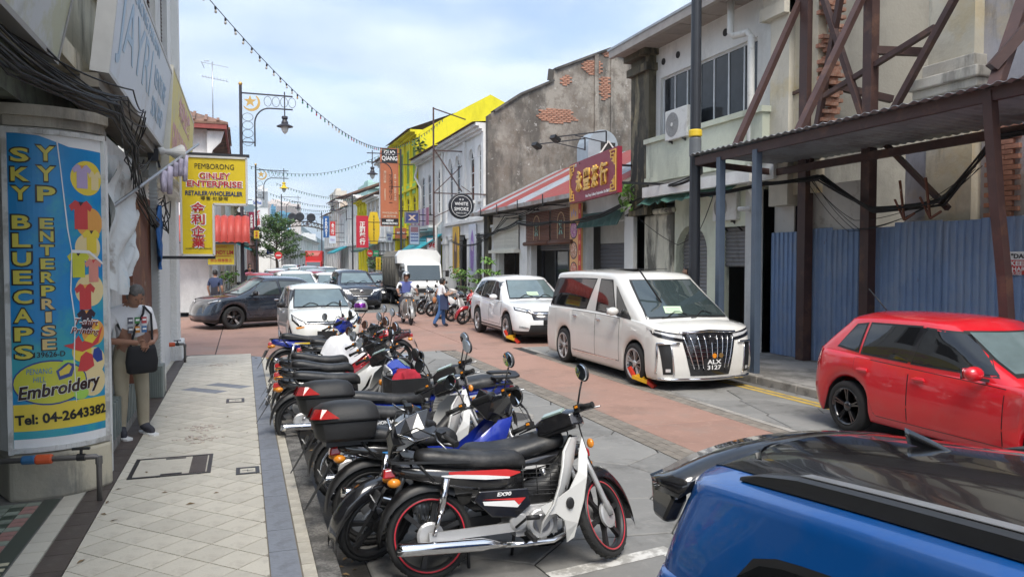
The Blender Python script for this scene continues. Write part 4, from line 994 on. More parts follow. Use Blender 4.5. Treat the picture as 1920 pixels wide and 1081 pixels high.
# ---------------------------------------------------------------- right: single-storey tea shop
te = thing('tea_shop', 'single-storey white tea shop with striped red and grey metal roof', 'shop', (10.6, 25.8, .13))
M3, L3 = RM(18.97, 32.75)
def y3(y): return y-18.97
part('wall', wall_open(MB(M3), L3, .13, 4.25, [(y3(19.6), y3(22.3), .13, 3.25), (y3(23.2), y3(27.3), .13, 3.45), (y3(28.3), y3(31.2), .13, 3.35)], .25), pl_white, te)
for a, b in ((22.35, 23.15), (27.4, 28.25), (31.25, 31.8), (18.97, 19.5)): part('pillar', MB(M3).bx(y3(a), y3(b), -.12, .26, .13, 3.5).bx(y3(a)-.05, y3(b)+.05, -.18, .27, 3.5, 3.62), pl_white, te)
part('mouldy_pier', MB(M3).bx(y3(32.0), y3(32.7), -.2, .27, .13, 4.2), pl_black, te)
part('gutter', MB(M3).bx(0, L3, -.85, -.7, 4.02, 4.16), mk('rusty_gutter', (.3, .29, .28), .6, var=.3, dirt=(.2, .12, .08), dsc=2, damt=.6), te)
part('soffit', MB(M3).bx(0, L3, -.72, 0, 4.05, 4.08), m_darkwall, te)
sl = atan2(2.1, 3.6)
n = 14
for k in range(n):
    M_ = M3 @ Matrix.Translation((L3*k/n, -.8, 4.12)) @ Matrix.Rotation(.46, 4, 'X')
    hang(corrugated(M_, L3/n+.04, 4.6, .2, .05, m_redroof if k % 3 == 0 or k in (4, 5, 10) else m_greyroof, 'roof_sheet', None), te)
part('gable_end', MB(M3).prism([(-.7, 4.05), (3.4, 4.05), (3.4, 6.0)], 0.01, .15, 'x').prism([(-.7, 4.05), (3.4, 4.05), (3.4, 6.0)], L3-.15, L3-.01, 'x'), pl_grey, te)
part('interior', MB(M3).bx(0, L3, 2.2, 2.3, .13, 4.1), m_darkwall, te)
sh = MB(M3)
hang(shutter(None, M3, y3(19.65), y3(22.25), .15, 2.6, .5, mat=mk('dark_louvre_door', (.11, .11, .115), .5, var=.15), pitch=.12, name='louvre_door'), te)
part('transom', MB(M3).bx(y3(19.6), y3(22.3), .5, .56, 2.62, 3.3), mk('cream_transom', (.42, .41, .37), .7), te)
part('green_valance', MB(M3).loft([[(y3(19.5+.2*k), -.35+.05*(k % 2), 3.1), (y3(19.5+.2*k), -.37+.05*(k % 2), 3.1), (y3(19.5+.2*k), -.12, 3.55), (y3(19.5+.2*k), -.1, 3.55)] for k in range(15)]), m_greenc, te)
hang(shutter(None, M3, y3(23.25), y3(27.25), 2.45, 3.45, .4), te)
part('door_frame', MB(M3).bx(y3(23.3), y3(23.4), .4, .5, .13, 2.45).bx(y3(24.6), y3(24.7), .4, .5, .13, 2.45).bx(y3(25.8), y3(25.9), .4, .5, .13, 2.45).bx(y3(27.1), y3(27.2), .4, .5, .13, 2.45), m_darkmetal, te)
part('door_glass', MB(M3).bx(y3(24.7), y3(25.8), .44, .46, .2, 2.4), m_pane, te)
part('window_bars', MB(M3).bx(y3(28.3), y3(31.2), .4, .44, .13, .3).bx(y3(29.2), y3(29.25), .4, .44, .3, 2.4).bx(y3(30.2), y3(30.25), .4, .44, .3, 2.4), m_darkmetal, te)
lw = thing('lantern', 'small glowing bulb inside the tea shop doorway', 'lamp', (11.2, 24.4, 2.3)); MB().ell((0, 0, 0), (.06, .06, .08)).build('bulb', mk('warm_bulb', (.9, .7, .4), emit=(1, .65, .3, 4)), lw); MB().bar((0, 0, .08), (0, 0, .3), .02).build('cord', m_black, lw)
def blind(label, ya, yb, zt, zb, mat, X=10.22, hand=False):
    t = thing('roller_blind', label, 'blind', (X, (ya+yb)/2, zb), group='roller blinds of the tea shop')
    n = int((zt-zb)/.055)
    for k in range(n):
        part('slat', MB().bx(X-.008, X+.008, ya, yb, zb+.055*k+.003, zb+.055*k+.052), mat, t)
    part('roll', MB().tube([(X-.06, ya-.03, zb-.05), (X-.06, yb+.03, zb-.05)], .075, 10), mat, t)
    return t
m_bamboo = mk('brown_bamboo', (.14, .06, .035), .7, var=.3, sc=14, orand=.25); m_wblind = mk('cream_blind', (.6, .58, .5), .7, var=.1, orand=.06)
for a, b, l in ((22.95, 24.85, 'brown bamboo blind with an arched tea emblem, beside the food banner'), (25.0, 27.35, 'brown bamboo blind with an arched tea emblem, further from the food banner')):
    t = blind(l, a, b, 3.85, 2.75, m_bamboo)
    M_ = frame((10.2, (a+b)/2, 3.25), (0, -1, 0)); em = MB(M_)
    o_ = [(.3*cos(q*pi/10), .12+.34*sin(q*pi/10)) for q in range(11)]
    pts = [(-.3, -.42)]+[p for p in o_[::-1]]+[(.3, -.42)]
    for p, q in zip(pts, pts[1:]): em.bar((p[0], p[1], .01), (q[0], q[1], .01), .035, .012, up=(0, 0, 1))
    hang(em.build('emblem_arch', flat('emblem_tan', (.6, .42, .25)), None), t)
    hang(txt('茶', .36, .5, flat('emblem_mint', (.3, .6, .5)), None, (0, -.06), bold=.03, M=M_, off=.02), t)
blind('cream blind half lowered over the tea shop window', 28.2, 31.3, 3.9, 2.55, m_wblind)
part('blind_board', MB().bx(10.0, 10.3, 28.1, 31.4, 2.38, 2.5), m_wblind, te)
txt('茶', .55, .55, flat('mural_green', (.12, .25, .2)), None, (0, 0), M=frame((10.255, 22.75, 1.75), (0, -1, 0)), off=.004); hang(COL.objects[-1], te)
# red and gold tea sign
MT = frame((8.5, 17.95, 4.22), (8.3-8.72, 16.05-19.75, .0)); 
ts_ = sign('shop_sign', 'big maroon tea shop sign with raised gold characters 永豐茶行', 'sign', MT, 3.75, 1.08, mk('maroon_board', (.25, .014, .035), .4, var=.05), [], .12, None)
m_gold = mk('gold_letters', (.78, .47, .1), .35, 0, var=.1)
for i, ch in enumerate('永豐茶行'): txt(ch, .5, .56, m_gold, ts_, (-.95+.64*i, .0), ext=.02, bold=.025, off=.022)
txt('Hwa Hong Culinary Exploration Sdn Bhd 2022', 2.0, .1, m_text_w, ts_, (.55, -.45), bold=.02); txt('永豐', .26, .08, m_text_w, ts_, (-1.35, .46))
fl = MB(MT)
for sx in (-1, 1):
    for sy in (-1, 1):
        X_, Y_ = sx*1.8, sy*.48
        for (a, b, c, d) in ((0, 0, .42, 0), (0, 0, 0, .5), (.1, .08, .34, .08), (.1, .08, .1, .34), (.34, 0, .34, .16), (.18, .16, .34, .16), (.18, .16, .18, .28), (0, .34, .1, .34), (.2, .24, .28, .24)):
            fl.bar((X_-sx*a, Y_-sy*b, .012), (X_-sx*c, Y_-sy*d, .012), .026, .02, up=(0, 0, 1))
hang(fl.build('corner_fret', m_gold, None), ts_)
for q_ in ((18.9, 4.0), (16.9, 4.0), (18.9, 4.7)): part('bracket', MB().bar((8.6, q_[0], q_[1]), (10.3, q_[0], q_[1]), .055), m_darkmetal, ts_)
for y, l in ((19.5, 'black spotlight on an arm above the left end of the maroon tea sign'), (18.2, 'black spotlight on an arm above the middle of the maroon tea sign')):
    t = thing('spotlight', l, 'spotlight', (7.6, y, 5.2), group='spotlights over the tea sign')
    MB().bar((.05, 0, .05), (1.3, -.3, .22), .03).bar((1.3, -.3, .22), (1.3, -.3, -.1), .03).bar((.5, -.1, .1), (1.3, -.3, -.08), .025).build('arm', m_darkmetal, t); MB().box((0, 0, 0), (.22, .2, .1), .3, 0, .5).build('head', m_black, t)
fb = sign('banner', 'tall orange and red food banner with round dish pictures on the tea shop column', 'banner', frame((10.2, 22.72, 2.45), (0, -1, 0)), .9, 2.95, flat('banner_peach', (.72, .4, .16)), [], .06)
MB().bx(.23, .45, -1.46, 1.46, .001, .004).build('red_stripe', m_red, fb)
for i, c in enumerate(((.4, .12, .3), (.45, .2, .12), (.55, .15, .1), (.5, .3, .1))):
    y = .62-.66*i; MB().lathe([(.29, .004), (.29, .008), (0, .008)], 24, Matrix.Translation((-.12, y, 0))).build('dish_plate', flat('plate_dark', (.04, .02, .03)), fb)
    MB().lathe([(.25, .008), (.25, .011), (0, .0112)], 24, Matrix.Translation((-.12, y, 0))).build('dish_print', mk('dish_%d' % i, c, .5, var=.5, sc=22, dirt=(.75, .7, .55), dsc=18, damt=.9, dlow=.52), fb)
for q in range(3): MB().ell((-.28+.15*q, 1.14+.08*(q % 2), .006), (.055, .1, .004), 8, 6).build('flower_print', p_pur, fb)
for i, ch in enumerate('美味涼拌菜甜品湯'): txt(ch, .12, .14, flat('banner_gold', (.75, .55, .25)), fb, (.34, 1.2-.33*i), off=.006)
# brackets left over from old signs on the lintel
for y in (23.9, 26.4, 28.8, 31.0):
    t = tag(MB().bar((10.38, y, 3.95), (9.5, y, 3.95), .04).bar((10.36, y, 4.2), (9.5, y, 3.97), .03).bar((9.52, y, 3.95), (9.52, y, 4.3), .03).build('sign_bracket', m_darkmetal), {23.9: 'empty black sign bracket beside the maroon tea sign', 26.4: 'empty black sign bracket above the bamboo blinds', 28.8: 'empty black sign bracket over the cream blind, nearer the blinds', 31.0: 'empty black sign bracket at the far end of the tea shop'}[y], 'bracket', 'empty sign brackets on the tea shop')
cable('cable_bundle', 'looping black cables along the tea shop lintel', [(10.1, 33.5, 3.2), (10.1, 30.2, 3.35), (10.0, 27.8, 3.55), (9.9, 24, 3.45), (9.9, 21, 3.35), (10.0, 19.2, 3.6), (10.1, 17.5, 3.9)], .022, .022, strands=4, spread=.08)
cable('cable_bundle', 'dark cables draping from the white smoke corner past the mouldy pier', [(10.15, 38, 3.1), (10.15, 34.5, 2.75), (10.1, 32.4, 3.0), (10.0, 29, 3.8), (9.9, 25.3, 4.0)], .016, .03, strands=3, spread=.08)
vt = thing('roof_vent', 'grey arched sheet-metal vent standing on the tea shop roof', 'vent', (12.8, 26.5, 5.2)); 
MB().prism([(-.62, -.6)]+[(.62*cos(pi-q*pi/12), 1.15+.62*sin(q*pi/12)) for q in range(13)]+[(.62, -.6)], -.5, .5, 'y').build('duct', mk('duct_grey', (.42, .47, .5), .45, .5), vt)
MB().bx(-.1, .5, -.52, -.5, .9, 1.3).build('opening', m_dark, vt); MB().bar((-.15, -.53, .85), (.2, -.53, 1.35), .05).bar((.2, -.53, 1.35), (.6, -.53, .85), .05).build('stay', m_pipe, vt)
# ---------------------------------------------------------------- right: gabled party wall + White Smoke shophouses
sm = thing('white_smoke_shophouse', 'white shophouse with tall arched windows and a high weathered grey gable wall facing the camera', 'shophouse', (10.6, 36.5, .13))
G3 = [(10.42, .13), (10.42, 8.55), (10.7, 8.75), (11.96, 9.6), (13.6, 10.35), (13.66, 10.86), (16.46, 12.04), (18.1, 11.35), (18.5, 10.9), (18.5, .13)]
part('gable_wall', MB().prism(G3, 32.78, 33.1, 'y'), pl_grey, sm)
cpn = MB(); 
for a, b in zip(G3[2:9], G3[3:9]): cpn.bar((a[0], 32.92, a[1]), (b[0], 32.92, b[1]), .5, .1)
part('gable_coping', cpn, plaster('black_coping', (.12, .11, .1), .8, .45), sm)
part('chimney_rib', MB().bx(15.65, 15.85, 32.68, 32.78, 4, 11.7).bx(16.5, 16.62, 32.7, 32.78, 4, 11.9), pl_grey, sm)
bk2 = MB().bx(-.112, .112, -.03, .03, -.034, .034).mesh('brick', m_bricks)
def brick_patch(cx, cz, rx, rz):
    k = 0
    for j in range(int(2*rz/.085)+1):
        z = cz-rz+.085*j
        for i in range(int(2*rx/.25)+2):
            x = cx-rx+.25*i+(.12 if j % 2 else 0)
            if ((x-cx)/rx)**2+((z-cz)/rz)**2 < 1+U(-.25, .15): o = link('brick', bk2, None, (x, 32.775, z)); hang(o, sm)
brick_patch(13.8, 8.72, .95, .38); brick_patch(15.6, 11.1, .5, .4); brick_patch(16.2, 10.2, .32, .55); brick_patch(14.2, 10.4, .3, .22); brick_patch(16.4, 11.75, .25, .15)
M4, L4 = RM(33.1, 40.3)
def y4(y): return y-33.1
AW = [(.35, 1.0), (1.75, 2.4), (4.25, 4.9), (5.65, 6.3)]
part('upper_wall', wall_open(MB(M4), L4, 3.9, 7.9, [(a, b, 4.9, 7.3, 1.2) for a, b in AW], .3), pl_clean, sm)
for a, b in AW:
    hang(window(None, M4, a, b, 4.9, 7.3, pl_clean, m_pane, .03, 1.2, (1, 3), .05), sm)
    ar = MB(M4); cx = (a+b)/2
    for q in range(10):
        p0, p1 = [((cx+(.42)*cos(w*pi/10)), 6.92+.5*sin(w*pi/10)) for w in (q, q+1)]; ar.bar((p0[0], -.03, p0[1]), (p1[0], -.03, p1[1]), .09, .08)
    ar.bx(a-.14, b+.14, -.1, .05, 4.78, 4.9); hang(ar.build('window_moulding', pl_clean, None), sm)
for a in (0, 3.1, L4-.35): part('pilaster', MB(M4).bx(a, a+.35, -.09, 0, 3.9, 7.9), pl_clean, sm)
part('cornice', MB(M4).bx(0, L4, -.15, .3, 7.9, 8.02).bx(0, L4, -.3, .3, 8.02, 8.14).bx(0, L4, -.45, .3, 8.14, 8.28), pl_clean, sm)
part('string_course', MB(M4).bx(0, L4, -.12, 0, 3.9, 4.05), pl_clean, sm)
part('roof', MB(M4).add([(0, -.6, 8.3), (L4, -.6, 8.3), (L4, 6, 8.9), (0, 6, 8.9)], [(0, 1, 2, 3)]), m_tileroof, sm)
part('lintel', MB(M4).bx(0, L4, 0, .3, 3.35, 3.9), pl_clean, sm)
for a in (0.0, 2.5, 5.9):
    part('column', MB().lathe([(.45, .13), (.45, .4), (.36, .45), (.35, 3.1), (.42, 3.15), (.45, 3.35)], 20, Matrix.Translation((10.75, 33.1+a+.5, 0))), pl_clean, sm)
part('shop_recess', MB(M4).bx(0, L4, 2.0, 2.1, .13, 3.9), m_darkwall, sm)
part('shop_window', MB(M4).bx(.9, 2.4, 1.0, 1.05, .3, 2.0).bx(3.2, 5.8, 1.0, 1.05, .3, 2.0), m_pane, sm)
for y, px, l, c1, c2 in ((34.9, 890, 'tall pale banner with a purple sneaker picture beside the white columns', (.62, .66, .74), (.32, .2, .5)), (37.9, 852, 'tall orange banner with a dark bottle picture between the white columns', (.74, .45, .06), (.2, .12, .08))):
    t = sign('banner', l, 'banner', frame((10.3, y, 2.6), (0, -1, 0)), 1.15, 2.4, flat('banner_'+str(y), c1), [], .04, None)
    MB().prism([(-.25, -1.0), (.2, -1.05), (.32, -.2), (.25, .6), (.05, .95), (-.2, .55), (-.3, -.2)], .001, .006, 'z').build('print', mk('print_'+str(y), c2, .5, var=.6, sc=9), t)
    MB().prism([(-.12, .0), (.14, -.1), (.16, .3), (-.05, .42)], .006, .009, 'z').build('print', mk('printb_'+str(y), tuple(min(.8, c*2.3+.1) for c in c2), .5, var=.4, sc=8), t)
rs_ = thing('round_sign', 'round black WHITE SMOKE sign projecting from the white shophouse', 'sign', M=frame((9.25, 33.0, 4.5), (1, 0, 0)))
MB().lathe([(.55, -.12), (.58, -.1), (.58, 0), (.53, .02), (.53, .004), (0, .004)], 40).build('disc', mk('sign_black', (.012, .014, .02), .4), rs_)
MB().lathe([(.47, .005), (.47, .009), (.455, .009), (.455, .005)], 40, None, False).build('ring', m_text_w, rs_)
txt('WHITE', .62, .15, m_text_w, rs_, (0, .1), bold=.005, off=.008); txt('SMOKE', .66, .15, m_text_w, rs_, (0, -.13), bold=.005, off=.008); txt('o o', .2, .08, m_text_w, rs_, (0, .29), off=.008); txt('BARBECUE & GRILL', .5, .05, m_text_w, rs_, (0, -.31), off=.008)
part('bracket', MB().bar((9.25, 33.05, 5.05), (10.4, 33.05, 5.05), .05).bar((9.8, 33.05, 5.05), (9.25, 33.05, 5.4), .025), m_brown, rs_)
sw = thing('white_twin_shophouse', 'cream-white shophouse with teal awning and purple balcony banner beside the yellow building', 'shophouse', (10.6, 43.6, .13))
M5, L5 = RM(40.32, 47)
part('upper_wall', wall_open(MB(M5), L5, 3.9, 7.9, [(a, b, 4.7, 7.1, 1.2) for a, b in ((.9, 1.7), (3.3, 4.1), (4.9, 5.7))], .3), pl_white, sw)
for a, b in ((.9, 1.7), (3.3, 4.1), (4.9, 5.7)): hang(window(None, M5, a, b, 4.7, 7.1, pl_clean, m_pane, .03, 1.2, (1, 3), .05), sw)
part('cornice', MB(M5).bx(0, L5, -.2, .3, 7.9, 8.05).bx(0, L5, -.5, .3, 8.05, 8.22), pl_white, sw)
part('roof', MB(M5).add([(0, -.7, 8.25), (L5, -.7, 8.25), (L5, 6, 8.85), (0, 6, 8.85)], [(0, 1, 2, 3)]), m_tileroof, sw)
part('lintel', MB(M5).bx(0, L5, 0, .3, 3.3, 3.9).bx(2, L5, -.5, .0, 3.75, 3.9), pl_white, sw)
for a in (0, 3.0, L5-.7): part('pillar', MB(M5).bx(a, a+.7, 0, .5, .13, 3.3).bx(a-.05, a+.75, -.06, .5, 2.95, 3.12), pl_clean, sw)
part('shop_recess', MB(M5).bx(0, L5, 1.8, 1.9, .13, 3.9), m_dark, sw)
part('balcony', MB(M5).bx(1.6, L5-.2, -.55, .0, 3.9, 4.05), pl_white, sw)
for k in range(9): part('balcony_panel', MB(M5).bx(1.7+.53*k, 1.7+.53*k+.5, -.56, -.52, 4.06, 5.05), mk('poster_%d' % (k % 4), ((.35, .12, .2), (.5, .42, .5), (.2, .15, .3), (.55, .5, .55))[k % 4], .5, var=.5, sc=5), sw)
part('teal_awning', MB(M5).prism([(0, 3.55), (-1.9, 2.35), (-1.9, 2.2), (-1.86, 2.33), (0, 3.48)], .8, 5.6, 'x'), m_teal, sw)
sign('hanging_sign', 'white square number 96 board under the teal awning', 'sign', frame((9.9, 41.3, 2.95), (1, 0, 0)), .62, .72, flat('board_pink', (.7, .62, .64)), [('96', 0, -.02, .45, .32, m_text_r, .03)], .06, m_steel)
sign('banner', 'orange dessert banner with dark red lettering below the teal awning', 'banner', frame((8.75, 43.2, 2.2), (1, 0, .0)), 1.2, .85, flat('banner_orange', (.72, .4, .05)), [('DESSERT', 0, .2, .95, .22, m_text_r, .04), ('GELATO', 0, -.15, .95, .25, m_text_r, .04)], .03)
dp = [('drainpipe', 'white drainpipe with elbows down the corner between the two white shophouses', [(10.3, 40.4, 8), (10.2, 40.4, 7.4), (10.2, 40.4, 4.2), (9.9, 40.4, 3.9), (9.9, 40.4, .2)]), ('drainpipe', 'cream drainpipe bent along the eave of the cream-white shophouse', [(10.3, 46.6, 8), (10.1, 46.6, 7.2), (10.2, 45.4, 6.4), (10.2, 45.4, 4.1)])]
for a in dp: drainpipe(a[0], a[1], a[2], .07, 'white drainpipes')
fr2 = thing('sign_gantry', 'tall rusty pipe frame without a sign standing out from the white shophouse', 'gantry', (9.0, 36.8, 3.5))
X0 = 8.95
part('mast', MB().bar((X0, 37, 3.1), (X0, 37, 9.6), .07), m_brown, fr2)
part('arm', MB().bar((X0, 37, 9.55), (10.6, 37, 9.1), .05).bar((X0, 37, 7.5), (10.4, 37, 7.5), .05).bar((X0, 37, 5.4), (10.4, 37, 5.4), .05).bar((X0, 37, 7.6), (10.4, 37, 5.5), .05).bar((X0, 37, 5.4), (10.4, 37, 6.8), .04).bar((X0, 37, 4.2), (10.4, 37, 4.9), .04), m_brown, fr2)
# ---------------------------------------------------------------- right: yellow building and the row beyond
yb = thing('yellow_building', 'bright yellow three-storey building with lime green windows and tall blank gable', 'building', (10.6, 51, .13))
M6, L6 = RM(47.02, 55)
part('gable_wall', MB().prism([(10.42, .13), (10.42, 9.9), (10.7, 10.2), (15.0, 12.6), (16.1, 12.1), (17.5, 10.9), (17.5, .13)], 46.6, 47.0, 'y'), pl_yellow, yb)
WY = [(.8, 1.7), (2.7, 3.6), (4.6, 5.5), (6.4, 7.3)]
part('wall', wall_open(MB(M6), L6, 3.6, 9.9, [(a, b, 7.1, 9.3) for a, b in WY]+[(a, b, 4.4, 6.2, 1) for a, b in WY], .3), pl_yellow2, yb)
m_lime = flat('lime_green_shutter', (.22, .55, .05)); m_brsh = flat('brown_shutter', (.18, .09, .05))
for a, b in WY:
    w = hang(window(None, M6, a, b, 7.1, 9.3, m_lime, m_brsh, .03, 0, (2, 2), .07), yb); hang(window(None, M6, a, b, 4.4, 6.2, pl_yellow2, m_dark, .04, 1, (2, 1), .08), yb)
    part('sill_panel', MB(M6).bx(a, b, -.03, 0, 6.35, 7.0).bx(a, b, -.02, .1, 4.42, 5.0), m_lime, yb)
part('cornice', MB(M6).bx(0, L6, -.2, .3, 9.9, 10.05).bx(0, L6, -.5, .3, 10.05, 10.2), pl_yellow2, yb)
part('string_course', MB(M6).bx(0, L6, -.15, 0, 6.6, 6.75), pl_yellow2, yb); part('string_course', MB(M6).bx(0, L6, -.25, 0, 3.6, 3.8), pl_yellow2, yb)
for a in (0, 2.0, 3.9, 5.8, L6-.3): part('pilaster', MB(M6).bx(a, a+.3, -.1, 0, 3.6, 9.9), pl_yellow2, yb)
part('roof', MB(M6).add([(0, -.7, 10.2), (L6, -.7, 10.2), (L6, 5, 12.4), (0, 5, 12.4)], [(0, 1, 2, 3)]), m_tileroof, yb)
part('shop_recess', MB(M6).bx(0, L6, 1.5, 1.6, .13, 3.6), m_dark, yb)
for a in (0, 3.6, L6-.6): part('pillar', MB(M6).bx(a, a+.6, 0, .5, .13, 3.6), pl_yellow2, yb)
def leafball(mb, c, r, n, s=.12, flatz=1.):
    for _ in range(n):
        d = V((U(-1, 1), U(-1, 1), U(-1, 1)))
        if d.length > 1: continue
        p = V(c)+V((d.x*r, d.y*r, d.z*r*flatz)); a = V((U(-1, 1), U(-1, 1), U(-.6, .6))).normalized(); b = a.cross(V((U(-1, 1), U(-1, 1), U(-1, 1)))).normalized()
        mb.add([p-a*s, p+b*s*.4, p+a*s, p-b*s*.4], [(0, 1, 2, 3)])
m_leaf = mk('leaf_green', (.06, .12, .03), .55, var=.5, sc=3); m_leaf2 = mk('leaf_bright', (.12, .24, .04), .5, var=.5, sc=2)
m_trunk = mk('bark', (.12, .095, .075), .9, var=.3, bump=.5)
wd_ = thing('creeper', 'ferny plant growing out of the yellow gable below its roof', 'plant', (10.3, 46.5, 8.6)); lm = MB(); leafball(lm, (0, -.1, .6), .5, 120, .16); leafball(lm, (.3, -.15, -.3), .35, 70, .14, 2.2); lm.build('foliage', m_leaf, wd_); MB().tube([(0, 0, 1), (.1, -.1, .3), (.3, -.1, -.6)], .03, 6).build('stem', m_trunk, wd_)
def rowhouse(name, label, M, L, H, wall, n, trim, pane=m_pane, arch=0, two=False, shop=m_dark, rise=2.2, pane2=None, awn=None):
    t = thing(name, label, 'shophouse', tuple(M.translation)+() if False else tuple(M @ V((L/2, 0, .13))))
    w = L/n; ops = [(w*(k+.5)-.4, w*(k+.5)+.4, 4.6, 6.6, arch) for k in range(n)]
    if H > 9: ops += [(w*(k+.5)-.4, w*(k+.5)+.4, 7.4, 9.2, arch) for k in range(n)]
    part('upper_wall', wall_open(MB(M), L, 3.5, H, ops, .3), wall, t)
    for o in ops: hang(window(None, M, o[0], o[1], o[2], o[3], trim, pane, .03, arch, (2, 2), .07), t)
    for k in range(n+1): a = min(L-.3, max(0, w*k-.15)); part('pilaster', MB(M).bx(a, a+.3, -.08, 0, 3.5, H), trim, t); part('pillar', MB(M).bx(a-.1, a+.4, 0, .5, .13, 3.5), trim, t)
    part('cornice', MB(M).bx(-.02, L+.02, -.2, .3, H, H+.15).bx(-.02, L+.02, -.5, .3, H+.15, H+.28), trim, t); part('string_course', MB(M).bx(0, L, -.14, 0, 3.5, 3.7), trim, t)
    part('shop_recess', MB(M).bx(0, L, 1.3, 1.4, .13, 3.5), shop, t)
    part('roof', MB(M).add([(-.02, -.7, H+.28), (L+.02, -.7, H+.28), (L+.02, 5, H+.28+rise), (-.02, 5, H+.28+rise), (-.02, -.7, H+.36), (L+.02, -.7, H+.36), (L+.02, 5, H+.36+rise), (-.02, 5, H+.36+rise)], [(0, 1, 2, 3), (4, 5, 6, 7), (0, 1, 5, 4), (0, 3, 7, 4), (1, 2, 6, 5)]), m_tileroof, t)
    part('side_wall', MB(M).bx(0, .25, .3, 9, .13, H+.2).bx(L-.25, L, .3, 9, .13, H+.2), wall, t)
    if awn: part('awning', MB(M).prism([(0, 3.6), (-1.5, 2.9), (-1.5, 2.75), (0, 3.5)], .3, L-.3, 'x'), awn, t)
    return t
y = 55.02
for i, (w_, H, wall, n, lab, awn) in enumerate(((6, 9.4, pl_white, 3, 'grey-white three-storey shophouse behind the tall orange bead shop sign', None), (6.5, 7.0, pl_beige, 3, 'beige shophouse with a green awning beyond the yellow building', m_greenc), (6, 7.2, pl_yellow2, 3, 'narrow yellow-trimmed shophouse behind the red pharmacy sign', None),
        (7, 8.0, pl_white, 4, 'white shophouse with black-stained cornice behind the far lamp post', None), (7, 7.2, pl_white, 3, 'low white shophouse past the far lamp post', m_teal), (8, 8.6, pl_beige, 4, 'pale beige shophouse near the bend on the right side', None), (9, 7.4, pl_white, 4, 'last white shophouse on the right side before the bend', None))):
    M_, L_ = RM(y, y+w_-.03); rowhouse('shophouse', lab, M_, L_, H, wall, n, pl_clean if i != 2 else pl_yellow2, arch=1.0 if i % 2 else 0, awn=awn); y += w_
# ---------------------------------------------------------------- left: beyond the side street
cl = thing('louvred_shophouse', 'white shophouse across the side street with red-trimmed roof, louvres and red awning', 'shophouse', (-4, 34, .13))
part('end_wall', wall_open(MB(Matrix.Translation((-11, 31, 0))), 9.8, .13, 7.0, [(8.1, 8.75, .13, 2.7), (6.2, 7.4, 5.2, 6.5), (4.0, 5.2, 5.2, 6.5)], .3), pl_clean, cl)
for a in (6.2, 4.0):
    lv = MB()
    for k in range(13): lv.box((-11+a+.6, 31.1, 5.25+.1*k), (1.2, .06, .03), rx=.6)
    part('louvre', lv, m_louvre, cl); part('louvre_frame', MB().bx(-11+a-.06, -11+a, 30.95, 31.05, 5.1, 6.6).bx(-11+a+1.2, -11+a+1.26, 30.95, 31.05, 5.1, 6.6).bx(-11+a+.57, -11+a+.63, 30.96, 31.06, 5.2, 6.5), m_louvre, cl)
part('dark_door', MB().bx(-2.9, -2.25, 31.2, 31.25, .13, 2.7), m_dark, cl)
M7, L7 = LM(31.3, 40)
part('front_wall', wall_open(MB(M7), L7, .13, 7.0, [(1, 3.2, .13, 2.9), (4.5, 6.8, .13, 2.9), (1.2, 2.2, 4.6, 6.4), (4.8, 5.8, 4.6, 6.4)], .3), pl_clean, cl)
for a in (0.0, 3.4, 4.05, 7.0): 
    fl_ = MB(M7)
    for q in range(4): fl_.bx(a+.02+.12*q, a+.1+.12*q, -.1, 0, .13, 3.0)
    part('fluted_pilaster', fl_, pl_clean, cl)
for a in (1.2, 4.8): hang(window(None, M7, a, a+1, 4.6, 6.4, m_louvre, m_pane, .1, 0, (2, 2), .06), cl)
part('shop_recess', MB(M7).bx(.3, L7, 1.2, 1.3, .13, 3), m_dark, cl)
part('fascia', MB().bx(-11.3, -.5, 30.42, 30.5, 6.95, 7.18).bx(-.58, -.5, 30.5, 40, 6.95, 7.15), mk('red_fascia', (.27, .06, .05), .6, var=.2), cl)
part('eave_bracket', MB().prism([(-1.2, 6.9), (-.6, 6.9), (-.72, 6.5), (-1.0, 6.2), (-1.2, 5.6)], 30.7, 30.86, 'y'), pl_clean, cl); part('eave_bracket', MB().prism([(-2.4, 6.9), (-1.9, 6.9), (-2.0, 6.5), (-2.3, 6.2), (-2.4, 5.8)], 30.7, 30.86, 'y'), pl_clean, cl)
rf = MB(); e0, e1, f0, f1 = (-11.4, -.45, 30.4, 40.2); rv = [(e0, f0, 7.2), (e1, f0, 7.2), (e1, f1, 7.2), (e0, f1, 7.2), (-11.4, 35.3, 9.3), (-5.6, 35.3, 9.3)]
rf.add(rv+[(x, y_, z-.08) for x, y_, z in rv], [(0, 1, 5, 4), (1, 2, 5), (2, 3, 4, 5), (6, 7, 8, 9), (0, 1, 7, 6), (1, 2, 8, 7), (0, 6, 10, 4), (3, 9, 10, 4)])
for k in range(26): rf.bar((-11.3+.42*k, 30.38, 7.23), (min(-5.6, -11.3+.42*k), 30.38+4.9*min(1, max(.05, (-.45-(-11.3+.42*k))/5.15)), 7.23+2.1*min(1, max(.05, (-.45-(-11.3+.42*k))/5.15))), .1, .06) if -11.3+.42*k < -5.6 else rf.bar((-11.3+.42*k, 30.38, 7.23), (-11.3+.42*k, 30.38+4.9*(-.45-(-11.3+.42*k))/5.15, 7.23+2.1*(-.45-(-11.3+.42*k))/5.15), .1, .06)
part('roof', rf, m_tileroof, cl)
aw = thing('awning', 'round-fronted ribbed red awning facing the side street on the louvred shophouse', 'awning', (-1.2, 30.5, 2.9))
prof = [(29.75, 2.72), (29.75, 2.9)]+[(30.95-1.2*cos(q*pi/16), 2.9+.85*sin(q*pi/16)) for q in range(1, 9)]
m_awn = mk('red_awning', (.4, .05, .035), .5, var=.12)
